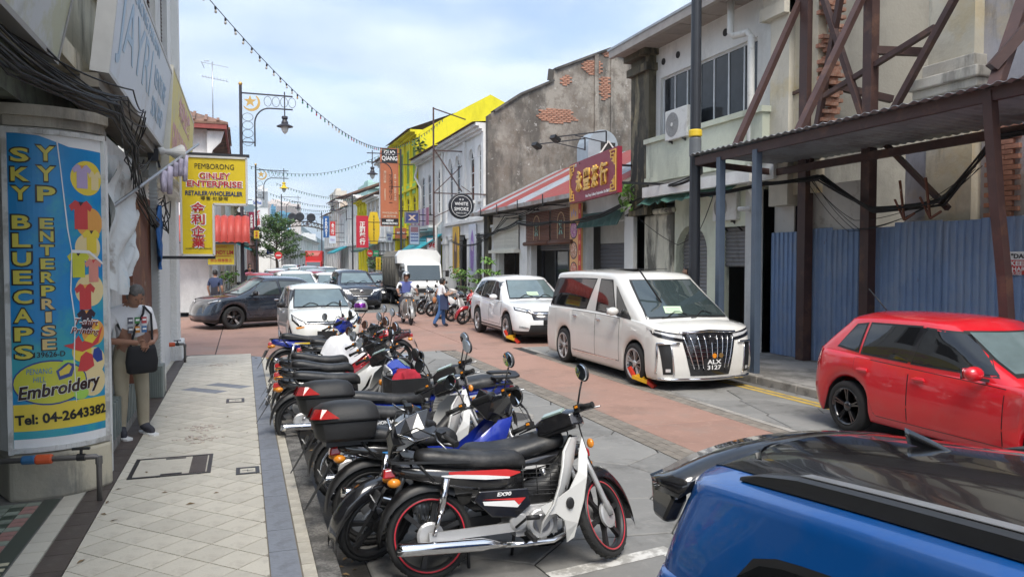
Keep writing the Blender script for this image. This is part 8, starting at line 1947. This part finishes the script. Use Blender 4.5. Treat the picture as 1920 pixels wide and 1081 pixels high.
    MB().loft([[(-.84, -.06, .68), (-.84, .06, .68), (-.84, .05, .74), (-.84, -.05, .74)], [(-.92, -.05, .675), (-.92, .05, .675), (-.91, .04, .73), (-.91, -.04, .73)]]).build('tail_lamp', m_redlens, t, bevel=.01)
    for s_ in (-1, 1):
        i_ = MB(); i_.ell((-.86, s_*.125, .655), (.045, .035, .03), 12, 8); i_.build('indicator', m_amber, t)
        if kind == 'classic': MB(F).ell((.50, s_*.12, .78), (.02, .028, .035), 10, 6).build('indicator', m_amber, t)
    if rack:
        k = MB(); 
        for s_ in (-1, 1): k.bar((-.36, s_*.15, .755), (-.86, s_*.11, .78), .028, .016)
        k.bar((-.86, -.12, .78), (-.86, .12, .78), .028, .016).bar((-.74, -.12, .776), (-.74, .12, .776), .018).tube([(-.7, -.12, .77), (-.6, -.13, .64)], .009).tube([(-.7, .12, .77), (-.6, .13, .64)], .009)
        k.build('grab_rail', m_black, t)
    if rackbig:
        k = MB(); k.prism([(-.62, -.1), (-.66, -.14), (-.9, -.14), (-.96, -.08), (-.96, .08), (-.9, .14), (-.66, .14), (-.62, .1), (-.66, .06), (-.86, .06), (-.88, .0), (-.86, -.06), (-.66, -.06)], .84, .865, 'z').bar((-.8, 0, .84), (-.72, 0, .76), .04); k.build('luggage_rack', m_black, t, bevel=.008)
    if box:
        z0 = .78; bx = MB(); bx.smooth = True
        sec = lambda z, sx, sy, x0=-.80: [(x0+1.12*sx*cx, 1.1*sy*cy, z) for cx, cy in ((-1, -.55), (-.8, -.88), (-.4, -1), (.5, -1), (.9, -.9), (1, -.6), (1, .6), (.9, .9), (.5, 1), (-.4, 1), (-.8, .88), (-1, .55))]
        bx.loft([sec(z0, .15, .15), sec(z0+.02, .18, .19), sec(z0+.14, .205, .215)], cap=True); o = bx.build('top_box', mk('box_black_plastic', (.022, .022, .023), .55, var=.15, bump=.15, bsc=120), t, bevel=.006)
        l_ = MB(); l_.smooth = True; l_.loft([sec(z0+.143, .214, .224), sec(z0+.165, .214, .224), sec(z0+.24, .19, .2, -.795), sec(z0+.275, .15, .16, -.785), sec(z0+.29, .08, .09, -.78)]); l_.build('box_lid', mk('box_black_plastic', (.02, .02, .02)), o)
        for k in range(3): MB().tube([(-.8+.2*cos(a)*(1-.13*k)*1.01, .212*sin(a)*(1-.13*k)*1.01, z0+.175+.035*k) for a in [q*pi/20-.6 for q in range(-6, 26)]], .004, 5).build('lid_rib', mk('box_black_plastic', (.02, .02, .02)), o)
        for s_ in (-1, 1): MB().add([(-1.06, s_*.1, z0+.17), (-1.052, s_*.142, z0+.17), (-1.004, s_*.228, z0+.17), (-.87, s_*.264, z0+.172), (-.95, s_*.212, z0+.235), (-.985, s_*.205, z0+.24), (-1.02, s_*.125, z0+.24), (-1.025, s_*.1, z0+.24)], [(0, 1, 6, 7), (1, 2, 5, 6), (2, 3, 4, 5)]).build('reflector', m_redlens, o)
        MB().bx(-.95, -.65, -.12, .12, .745, .78).build('box_plate', m_black, o)
    if basket:
        w_ = MB()
        for z_ in [.5+.028*q for q in range(8)]: w_.tube([(.2, -.15, z_), (.3, -.17, z_), (.3, .17, z_), (.2, .15, z_), (.02, .1, z_), (.02, -.1, z_)], .0032, 4, closed=True)
        for a, b_ in ((.2, -.15), (.3, -.17), (.3, .17), (.2, .15), (.02, .1), (.02, -.1), (.02, 0), (.11, -.125), (.11, .125), (.25, -.16), (.3, -.06), (.3, .06)): w_.tube([(a, b_, .5), (a, b_, .7)], .0032, 4)
        for q in range(9): w_.tube([(.04+.03*q, -.14, .5), (.04+.03*q, .14, .5)], .0028, 4)
        w_.build('wire_basket', m_black, t)
    if tub:
        b = MB(); b.smooth = True
        rr = lambda z, k, e: [(.2+.16*k*cos(a)-e, .17*k*sin(a), z) for a in [q*pi/10 for q in range(20)]]
        b.loft([rr(.5, .8, 0), rr(.52, .88, 0), rr(.72, 1.08, 0), rr(.735, 1.1, 0), rr(.735, 1.05, 0), rr(.53, .85, 0), rr(.52, .4, 0)]); b.build('storage_tub', m_black, t)
    return t
p_mblack = paint('moto_black', (.014, .014, .016), 0, .18); p_mblue = paint('moto_blue', (.012, .035, .36), .1, .2); p_mred = paint('moto_red', (.38, .012, .02), .1, .2); p_mwhite = paint('moto_white', (.68, .68, .66), 0, .3); p_mgrey = paint('moto_grey', (.3, .3, .29), .2, .35); p_mwine = paint('moto_wine', (.14, .012, .02), .1, .2); p_sky = paint('moto_sky_blue', (.04, .25, .6), 0, .25)
m_cracked = mk('cracked_white_shield', (.7, .7, .68), .35, var=.04, sc=3, dirt=(.35, .33, .3), dsc=4, damt=.5, dlow=.62)
motorcycle('black underbone motorcycle with peeling white leg shield and red wheel rims, nearest the camera', 1.76, 4.82, -2, p_mblack, m_cracked, flat('decal_red', (.6, .03, .03)), rim=(m_black, flat('rim_red', (.55, .03, .05))), basket=True, plate='AFL\n7163', decal='EX90', lean=9, steer=40)
motorcycle('black motorcycle facing the pavement with a silver-edged headlamp and a black storage tub', 1.47, 5.2, 176, p_mblack, p_mblack, p_mblack, kind='sport', tub=True, steer=25, lean=6, mirrors=False, rack=False)
motorcycle('black and blue motorcycle with a black top box, second from the camera', 1.5, 5.62, 2, p_mblack, p_mblue, p_mblue, kind='sport', box=True, accent2=p_sky, steer=40, stk='HONDA', plate='PJV\n1042')
motorcycle('black motorcycle with white leg shield, chrome spoked wheels and a black top box', 1.46, 6.65, 2, p_mblack, p_mwhite, None, box=True, steer=38, stk='HONDA', rim=m_chrome, wire=True, plate='PHL\n883')
motorcycle('blue motorcycle with white leg shield facing the pavement', 1.9, 8.05, 176, p_mblue, p_mwhite, p_mblue, cowl=p_mblue, rackbig=True, steer=20, lean=7)
motorcycle('blue and white motorcycle with the black crate beside it', 1.62, 7.3, 3, p_mblue, p_mwhite, p_sky, cowl=m_black, steer=40, basket=True, plate='PKR\n310')
motorcycle('black motorcycle with large orange indicators and a rusty tail rack', 1.22, 8.85, 3, p_mblack, p_mgrey, None, steer=38, plate='PHX\n2291')
motorcycle('black motorcycle with white and red side flash, tail over the kerb', 1.26, 9.7, 4, p_mblack, p_mblack, p_mwhite, accent2=p_mred, kind='sport', steer=38, plate='PLA\n64')
motorcycle('black and red motorcycle with a slim grey seat in the middle of the row', 1.3, 10.5, 2, p_mblack, p_mblack, p_mred, kind='sport', steer=40, plate='PMN\n771')
motorcycle('silver and red motorcycle with silver leg shield, front turned to the road', 1.66, 11.4, 4, p_mblack, p_mgrey, p_mred, cowl=p_mred, steer=36, plate='PEA\n5'); 
motorcycle('blue and yellow motorcycle with red tail by the ivory hatchback', 1.3, 13.4, 8, p_mblue, p_mblue, m_yellow, kind='sport', steer=40)
wn_ = motorcycle('wine red motorcycle with a silver helmet on its handlebar', 2.1, 14.3, 172, p_mwine, p_mgrey, p_mwine, steer=20, cowl=p_mwine)
motorcycle('black and red motorcycle with a grey fairing at the far end of the row', 1.7, 12.3, 5, p_mblack, p_mgrey, p_mred, kind='sport', steer=35)
RB = 'motorcycles parked at the right kerb'
for i, (x_, y_, hd, a, b_, k, lab) in enumerate(((7.35, 23.7, 172, p_mred, p_mblack, 'sport', 'black and red motorcycle behind the white sport utility car, nearest to it'), (7.3, 24.9, 168, p_mblack, p_mwhite, 'classic', 'black motorcycle with white side casing beside the walking woman'), (7.25, 26.2, 175, p_mblack, p_mblack, 'sport', 'black motorcycle at the right kerb, middle of its row'), (7.2, 27.4, 170, p_mblack, p_mred, 'sport', 'black motorcycle with a dark red fairing at the right kerb'), (7.1, 28.6, 174, p_mblack, p_mgrey, 'classic', 'black motorcycle nearest the canvas lorry at the right kerb'), (8.9, 27.6, 95, p_mred, p_mred, 'sport', 'red motorcycle on the footpath in front of the white columns'))):
    motorcycle(lab, x_, y_, hd, a, b_, p_mred if i in (0, 3) else None, kind=k, group=RB, steer=30)
# things left on the motorcycles
he = thing('helmet', 'silver open-face helmet with a purple visor on the wine red motorcycle', 'helmet', (2.08, 14.4, 1.22), -1.9)
h_ = MB(); h_.smooth = True
h_.loft([[(.14*sin(a)*cos(b)*(1.06 if cos(b) > 0 else 1.0), .125*sin(a)*sin(b), .14*cos(a)) for b in [q*2*pi/24 for q in range(24)]] for a in [.02+1.95*k/12 for k in range(13)]]); h_.build('shell', paint('helmet_silver', (.5, .5, .48), .4), he)
v_ = MB(); v_.smooth = True; v_.loft([[(.155*sin(a)*cos(b), .135*sin(a)*sin(b), .145*cos(a)) for b in [-.95+1.9*q/12 for q in range(13)]] for a in (1.0, 1.2, 1.4, 1.6)], cap=False, closed=False); v_.build('visor', mk('purple_visor', (.25, .05, .35), .06, .7), he); MB().tube([(.09*cos(a), .11*sin(a), -.07) for a in [q*pi/6 for q in range(12)]], .02, 6, closed=True).build('trim', m_black, he); MB().tube([(.02, .1, -.08), (.05, .03, -.19), (.05, -.03, -.19), (.02, -.1, -.08)], .008, 5).build('strap', m_black, he)
rc = MB(); rc.smooth = True; rows = []
for i in range(13):
    u = i/12.; row = []
    for j in range(25):
        v = j/24.; a = (v-.5)*2
        x_ = 1.42+.62*(u-.5)*2*.55; y_ = 11.3+.33*a*(1+.12*sin(u*9)); z_ = 1.02-.55*abs(a)**1.5-.18*(2*u-1)**2+.035*sin(u*13+a*6)+.03*sin(a*15+u*4)
        row.append((x_+.04*sin(a*9), y_, z_))
    rows.append(row)
rc.loft(rows, cap=False, closed=False)
tag(rc.build('rain_cover', mk('white_raincoat', (.72, .73, .76), .6, var=.05, bump=.4, bsc=12)), 'crumpled white raincoat draped over a motorcycle in the row', 'raincoat')
ct_ = thing('crate', 'black open crate with a red rag strapped between the motorcycles', 'crate', (1.55, 7.6, .72), .1)
MB().bx(-.2, .2, -.16, .16, 0, .012).bx(-.2, .2, -.16, -.148, .012, .2).bx(-.2, .2, .148, .16, .012, .2).bx(-.2, -.188, -.148, .148, .012, .2).bx(.188, .2, -.148, .148, .012, .2).build('box', m_black, ct_)
rg = MB(); rg.smooth = True; rg.loft([[(.16*cos(a)*(1-.12*k)+.03*sin(a*3+k), .12*sin(a)*(1-.12*k)+.02*sin(a*4), .1+.04*k+.02*sin(a*2+k)) for a in [q*pi/8 for q in range(16)]] for k in range(5)]); rg.build('rag', mk('red_rag', (.4, .02, .04), .9, var=.4), ct_)
# ---------------------------------------------------------------- people
sk_brown = mk('skin_brown', (.3, .155, .1), .55, var=.08); sk_mid = mk('skin_tan', (.38, .22, .15), .55, var=.08)
m_hair = mk('hair_black', (.015, .013, .012), .5, var=.3); m_hairg = mk('hair_greying', (.1, .095, .09), .7, var=.6, sc=40)
def person(label, loc, rz, J, rad, mats, headc, headr, look=(1, 0, 0), hair=None, hairk=1.0, skin=None, group=None, fingers=(), sub=2, face=True):
    """one continuous skinned body: J joint positions, rad radii, bones with a clothing index; faces take the nearest bone's cloth"""
    t = thing('person', label, 'person', loc, rz, group)
    names = list(J); idx = {n: i for i, n in enumerate(names)}
    E_ = [('pelvis', 'waist', 1), ('waist', 'chest', 0), ('chest', 'neck', 0), ('neck', 'head0', 2), ('head0', 'head1', 2)]
    for s_ in 'lr':
        E_ += [('pelvis', s_+'hip', 1), (s_+'hip', s_+'knee', 1), (s_+'knee', s_+'ankle', 1), (s_+'ankle', s_+'toe', 3), ('chest', s_+'sho', 0), (s_+'sho', s_+'elb', 4), (s_+'elb', s_+'wri', 5), (s_+'wri', s_+'palm', 2)]
    me = bpy.data.meshes.new('body'); me.from_pydata([J[n] for n in names], [(idx[a], idx[b]) for a, b, _ in E_], [])
    o = bpy.data.objects.new('body', me); COL.objects.link(o)
    sk = o.modifiers.new('skin', 'SKIN'); sk.use_smooth_shade = True
    lay = me.skin_vertices[0].data if me.skin_vertices else None
    if lay is None:
        bpy.context.view_layer.objects.active = o; 
        lay = me.skin_vertices.new().data if hasattr(me.skin_vertices, 'new') else None
    for n, i in idx.items():
        r = rad.get(n, rad.get(n[1:], .05)); r = r if isinstance(r, tuple) else (r, r); lay[i].radius = r; lay[i].use_root = (n == 'pelvis')
    ss = o.modifiers.new('sub', 'SUBSURF'); ss.levels = ss.render_levels = sub
    m2 = bpy.data.meshes.new_from_object(o.evaluated_get(bpy.context.evaluated_depsgraph_get())); bpy.data.objects.remove(o)
    m2.name = 'body'; m2.materials.clear()
    for m in mats: m2.materials.append(m)
    segs = [(V(J[a]), V(J[b]), k) for a, b, k in E_]
    for p in m2.polygons:
        p.use_smooth = True; c = V(p.center); best = (9, 0)
        for a, b, k in segs:
            d = b-a; u = max(0, min(1, (c-a).dot(d)/d.length_squared)); e = (c-a-d*u).length
            if k == 4:  # sleeve ends half way along the upper arm
                kk = 0 if u < .72 else 5
            else: kk = k
            if e < best[0]: best = (e, kk)
        p.material_index = best[1] if best[1] != 5 else 4
    bo = link('body', m2, t)
    hc = V(headc); lk = V(look).normalized(); rt_ = lk.cross(V((0, 0, 1))).normalized(); up_ = rt_.cross(lk)
    HM = Matrix((lk, -rt_, up_)).transposed().to_4x4(); HM.translation = hc
    hd_ = MB(HM); hd_.smooth = True; R_ = headr; rows = []
    for k in range(17):
        a = pi*k/16; z_ = cos(a); w_ = sin(a)
        rows.append([(R_*(.92*w_*cos(b)*(1+(.06 if z_ < -.3 and cos(b) > .3 else 0))+(.06 if z_ < 0 else 0)*cos(b)), R_*.76*w_*sin(b)*(1-.12*max(0, -z_)), R_*1.18*z_) for b in [q*2*pi/22 for q in range(22)]])
    hd_.loft(rows)
    ho = hd_.build('head', skin or sk_brown, t)
    if face:
        f = MB(HM); f.ell((R_*.98, 0, -.06*R_), (R_*.16, R_*.12, R_*.22), 8, 6); f.build('nose', skin or sk_brown, ho)
        for s_ in (-1, 1):
            MB(HM).ell((0, s_*R_*.76, -.02*R_), (R_*.16, R_*.07, R_*.26), 8, 6).build('ear', skin or sk_brown, ho); MB(HM).ell((R_*.84, s_*R_*.3, .14*R_), (R_*.06, R_*.11, R_*.05), 8, 5).build('eye', m_text_k, ho)
        MB(HM).ell((R_*.9, 0, -.5*R_), (R_*.05, R_*.24, R_*.05), 8, 5).build('mouth', mk('lips', (.2, .07, .06), .5), ho)
    if hair:
        h = MB(HM); h.smooth = True; K = hairk
        h.loft([[(-.05*R_+R_*1.0*sin(a)*cos(b)*(.93 if cos(b) > .2 else 1.02), R_*.84*sin(a)*sin(b), R_*.06+R_*1.2*cos(a)) for b in [q*2*pi/20 for q in range(20)]] for a in [.02+(1.25+K*.25*0)*k/7 for k in range(8)]])
        h.loft([[(-.08*R_+R_*1.0*sin(a)*cos(b), R_*.84*sin(a)*sin(b), R_*.02+R_*1.18*cos(a)) for b in [pi*.42+pi*1.16*q/16 for q in range(17)]] for a in [.9+(1.15*K)*k/6 for k in range(7)]], cap=False, closed=False)
        h.build('hair', hair, ho)
    for (w_, dirv, side) in fingers:
        w_, dv = V(w_), V(dirv).normalized(); sv = V(side).normalized(); nv = dv.cross(sv)
        hm = MB(); hm.smooth = True
        for k in range(4):
            off_ = sv*(-.03+.02*k); L_ = (.065, .075, .072, .055)[k]; p0 = w_+dv*.03+off_
            hm.tube([p0, p0+dv*L_*.5+nv*.004, p0+dv*L_*.8-nv*.014, p0+dv*L_*.92-nv*.034], [.0095, .009, .008, .006], 7)
        p0 = w_-sv*.034; hm.tube([p0, p0-sv*.018+dv*.025-nv*.01, p0-sv*.012+dv*.055-nv*.02], [.011, .010, .007], 7)
        hm.build('fingers', skin or sk_brown, t)
    return t
pt_khaki = mk('khaki_trousers', (.34, .30, .22), .85, var=.12, sc=6, bump=.4, bsc=7); pt_white = mk('white_tshirt', (.74, .74, .75), .85, var=.04, bump=.3, bsc=8)
m_shoe = mk('dark_shoe', (.035, .035, .045), .7)
RADM = dict(pelvis=(.15, .12), waist=(.145, .115), chest=(.165, .12), neck=.055, head0=.06, head1=.05, hip=(.105, .1), knee=.075, ankle=.062, toe=(.045, .035), sho=.075, elb=.045, wri=.032, palm=(.036, .022))
# the man with the bag: stands at the wall, head bent over the bag; local +x is the way he faces
J = dict(pelvis=(0, 0, .92), waist=(.0, 0, 1.08), chest=(.015, 0, 1.3), neck=(.06, 0, 1.45), head0=(.1, 0, 1.5), head1=(.13, 0, 1.55),
         lhip=(0, .1, .86), lknee=(.02, .12, .48), lankle=(-.01, .14, .08), ltoe=(.17, .17, .035), rhip=(0, -.1, .86), rknee=(.02, -.11, .48), rankle=(-.01, -.12, .08), rtoe=(.17, -.15, .035),
         lsho=(.01, .2, 1.37), lelb=(.02, .27, 1.08), lwri=(.24, .13, 1.04), lpalm=(.29, .07, 1.03), rsho=(.01, -.2, 1.37), relb=(.02, -.28, 1.08), rwri=(.24, -.1, 1.06), rpalm=(.29, -.04, 1.05))
MAN = person('grey-haired man in white t-shirt and khaki trousers looking down into his black bag', (-1.19, 9.36, .15), RAD(-58), J, RADM, [pt_white, pt_khaki, sk_brown, m_shoe, sk_brown], (.15, 0, 1.56), .105, look=(.82, 0, -.57), hair=m_hairg, hairk=.95,
             fingers=(((.28, .06, 1.03), (.35, -.55, -.3), (.5, .5, -.5)), ((.28, -.03, 1.05), (.35, .5, -.35), (.5, -.4, -.6))))
for s_, y_ in ((1, .155), (-1, -.135)):
    MB().loft([[(.25-.35*q, y_+w_*cy, z_) for cy, z_ in ((-1, .0), (-1, .02), (1, .02), (1, 0))] for q, w_ in ((0, .03), (.12, .05), (.5, .045), (.85, .045), (1, .03))]).build('shoe_sole', m_white, MAN)
tp_ = MB(); 
for i, c in enumerate(((.4, .04, .05), (.05, .2, .06), (.1, .1, .13), (.04, .15, .35), (.5, .2, .03), (.1, .1, .12))):
    r_, k_ = i//3, i % 3; MB().box((.178-.02*r_*0, .075-.075*k_, 1.29-.1*r_), (.012, .052, .07)).build('shirt_print', flat('print_%d_s' % i, c), MAN); MB().box((.182, .075-.075*k_, 1.295-.1*r_), (.012, .04, .02)).build('shirt_print', m_white, MAN)
bg = thing('shoulder_bag', 'black shoulder bag hanging in front of the man by the wall', 'bag', (-1.19, 9.36, .15), RAD(-58))
b_ = MB(); b_.smooth = True
b_.loft([[(.27+dx*w_, y_*hw-.0, z_) for dx, y_ in ((-1, -.8), (-.6, -1), (.6, -1), (1, -.8), (1.1, 0), (1, .8), (.6, 1), (-.6, 1), (-1, .8))] for z_, hw, w_ in ((.72, .13, .03), (.74, .155, .045), (.85, .165, .05), (.97, .15, .04), (1.02, .14, .02))]); b_.build('pouch', mk('black_cloth', (.012, .012, .014), .9, var=.2), bg)
MB().tube([(.26, .12, 1.0), (.2, .15, 1.15), (.14, .17, 1.35), (.05, .14, 1.43), (-.06, .08, 1.42)], .012, 6).tube([(.26, -.12, 1.0), (.17, -.02, 1.2), (.15, .08, 1.36), (.05, .14, 1.435)], .012, 6).build('strap', mk('black_cloth', (.012, .012, .014)), bg)
# woman with a denim apron walking across
J = dict(pelvis=(0, 0, .86), waist=(0, 0, 1.0), chest=(.01, 0, 1.18), neck=(.03, 0, 1.31), head0=(.045, 0, 1.36), head1=(.055, 0, 1.4), lhip=(0, .085, .8), lknee=(.12, .09, .45), lankle=(.14, .09, .08), ltoe=(.3, .1, .03), rhip=(0, -.085, .8), rknee=(-.08, -.09, .45), rankle=(-.28, -.09, .12), rtoe=(-.14, -.09, .03),
         lsho=(.01, .16, 1.24), lelb=(.08, .2, 1.0), lwri=(.3, .12, 1.06), lpalm=(.36, .1, 1.09), rsho=(.01, -.16, 1.24), relb=(.08, -.21, 1.0), rwri=(.3, -.14, 1.05), rpalm=(.37, -.12, 1.08))
RW = dict(RADM, pelvis=(.15, .125), waist=(.13, .11), chest=(.14, .11), sho=.06, hip=(.1, .1), knee=.07)
jean = mk('blue_denim', (.045, .11, .26), .85, var=.25, sc=8, bump=.2)
WO = person('woman in denim apron and jeans walking across the street carrying something pale', (5.85, 23.3, 0), RAD(10), J, RW, [pt_white, jean, sk_mid, m_shoe, sk_mid], (.06, 0, 1.42), .1, look=(1, 0, -.15), hair=m_hair, hairk=1.25, skin=sk_mid)
ap = MB(); ap.smooth = True
ap.loft([[(.13+.02*cos(q)+dx, y_, z_) for q, y_ in [(k, hw*(-1+2*k/8)) for k in range(9)]] for z_, hw, dx in ((1.22, .09, .0), (1.05, .12, .01), (.95, .17, .015), (.75, .2, .03), (.55, .21, .02))], cap=False, closed=False)
ap.loft([[(x_, -hw, z_) for x_ in (.14, .05, -.1)] for z_, hw in ((1.02, .165), (.8, .17), (.55, .18))], cap=False, closed=False); ap.build('apron', mk('navy_apron', (.035, .05, .11), .85, var=.15), WO)
pk = thing('parcel', 'pale folded bundle in the hands of the walking woman', 'bundle', (5.85, 23.3, 0), RAD(10)); MB().box((.42, 0, 1.12), (.14, .24, .09), .2, .2).build('cloth', mk('pale_cloth', (.66, .6, .55), .8), pk)
hb_ = thing('handbag', 'small orange-brown pouch at the hip of the walking woman', 'bag', (5.85, 23.3, 0), RAD(10)); MB().ell((-.17, .1, .84), (.07, .05, .1)).tube([(-.17, .1, .92), (-.05, .1, 1.2)], .01).build('pouch', mk('tan_leather', (.4, .16, .06), .6), hb_)
# rider
rd = motorcycle('grey underbone motorcycle ridden towards the camera', 5.1, 24.9, -90, p_mgrey, p_mgrey, None, steer=0, lean=0, group='moving motorcycle', rack=True)
J = dict(pelvis=(-.22, 0, .88), waist=(-.2, 0, 1.02), chest=(-.15, 0, 1.24), neck=(-.1, 0, 1.39), head0=(-.08, 0, 1.44), head1=(-.07, 0, 1.5), lhip=(-.18, .11, .84), lknee=(.2, .23, .68), lankle=(.02, .24, .3), ltoe=(.17, .26, .25), rhip=(-.18, -.11, .84), rknee=(.2, -.23, .68), rankle=(.02, -.24, .3), rtoe=(.17, -.26, .25),
         lsho=(-.14, .2, 1.31), lelb=(.02, .31, 1.12), lwri=(.2, .31, 1.02), lpalm=(.27, .3, 1.0), rsho=(-.14, -.2, 1.31), relb=(.02, -.31, 1.12), rwri=(.2, -.31, 1.02), rpalm=(.27, -.3, 1.0))
RD = person('motorcycle rider in blue vest and grey helmet coming towards the camera', (5.1, 24.9, 0), RAD(-90), J, RADM, [mk('blue_vest', (.11, .14, .38), .8, var=.1), mk('dark_trousers', (.03, .03, .04), .8), sk_brown, m_shoe, sk_brown], (-.06, 0, 1.53), .105, hair=None, fingers=(((.25, .3, 1.0), (.6, -.1, -.6), (0, 1, 0)), ((.25, -.3, 1.0), (.6, .1, -.6), (0, 1, 0))))
for s_ in (-1, 1): MB().tube([(-.13, s_*.19, 1.31), (-.06, s_*.26, 1.2), (0, s_*.3, 1.13)], [.08, .07, .062], 10).build('sleeve', pt_white, RD)
hl_ = thing('helmet', 'grey open-face helmet worn by the motorcycle rider', 'helmet', (5.1, 24.9, 0), RAD(-90))
h_ = MB(Matrix.Translation((-.075, 0, 1.57))); h_.smooth = True
h_.loft([[(.15*sin(a)*cos(b), .14*sin(a)*sin(b), .155*cos(a)) for b in [q*2*pi/22 for q in range(22)]] for a in [.02+1.3*k/9 for k in range(10)]]); h_.loft([[(.15*sin(a)*cos(b), .14*sin(a)*sin(b), .155*cos(a)) for b in [.85+(2*pi-1.7)*q/18 for q in range(19)]] for a in [1.25+.95*k/5 for k in range(6)]], cap=False, closed=False); h_.build('shell', paint('helmet_grey', (.33, .35, .37), .1), hl_)
MB(Matrix.Translation((-.075, 0, 1.57))).loft([[(.157*sin(a)*cos(b), .147*sin(a)*sin(b), .16*cos(a)) for b in [-1.0+2*q/12 for q in range(13)]] for a in (1.05, 1.2, 1.35)], cap=False, closed=False).build('visor', m_glassdark, hl_)
# people further off
def standing(label, loc, rz, sm, pm, hair_m, H=1.0, skin=sk_mid):
    J = {k: tuple(c*H for c in v) for k, v in dict(pelvis=(0, 0, .92), waist=(0, 0, 1.07), chest=(0, 0, 1.3), neck=(.01, 0, 1.46), head0=(.02, 0, 1.52), head1=(.02, 0, 1.58), lhip=(0, .1, .86), lknee=(.06, .1, .48), lankle=(.06, .1, .08), ltoe=(.22, .12, .035), rhip=(0, -.1, .86), rknee=(-.04, -.1, .48), rankle=(-.12, -.1, .08), rtoe=(.04, -.12, .035),
         lsho=(0, .19, 1.37), lelb=(-.03, .26, 1.1), lwri=(.08, .25, .88), lpalm=(.1, .25, .8), rsho=(0, -.19, 1.37), relb=(-.03, -.26, 1.1), rwri=(.08, -.25, .88), rpalm=(.1, -.25, .8)).items()}
    return person(label, loc, rz, J, RADM, [sm, pm, skin, m_shoe, skin], (.025*H, 0, 1.62*H), .105, hair=hair_m, hairk=1.0, skin=skin, sub=1, face=True)
standing('person in a dark blue jacket by the white wall beyond the dark crossover', (-.95, 29.6, .0), 1.2, mk('dark_blue_cloth', (.03, .045, .1), .8), mk('dark_trousers', (.03, .03, .04)), m_hair)
standing('person in a pink top on the left footpath past the red awning', (.3, 38.5, .13), -1.4, mk('pink_cloth', (.55, .18, .28), .8), mk('dark_trousers', (.03, .03, .04)), m_hair, .95)
standing('person dressed in black on the left footpath behind the lamp post', (.35, 43, .13), -1.5, mk('black_cloth2', (.02, .02, .022), .9), mk('dark_trousers', (.03, .03, .04)), m_hair, 1.02)
standing('person with a dark cap standing behind the large white van', (9.3, 14.6, .13), 2.6, mk('grey_cloth', (.2, .2, .22), .8), mk('dark_trousers', (.03, .03, .04)), m_hair, 1.06)
# ---------------------------------------------------------------- the air of the valley: one pale even volume round everything
hz_ = MB().bx(-4100, 4100, -420, 3300, -2, 420).build('haze', mk('haze_air', (1, 1, 1)))
hm = bpy.data.materials.new('haze_volume'); hm.use_nodes = True; hm.node_tree.nodes.clear()
ho_ = hm.node_tree.nodes.new('ShaderNodeOutputMaterial'); hv = hm.node_tree.nodes.new('ShaderNodeVolumePrincipled')
hv.inputs['Color'].default_value = (.72, .84, 1, 1); hv.inputs['Density'].default_value = .00022; hv.inputs['Anisotropy'].default_value = .3
hm.node_tree.links.new(hv.outputs[0], ho_.inputs['Volume'])
hz_.data.materials.clear(); hz_.data.materials.append(hm)
tag(hz_, kind='stuff')
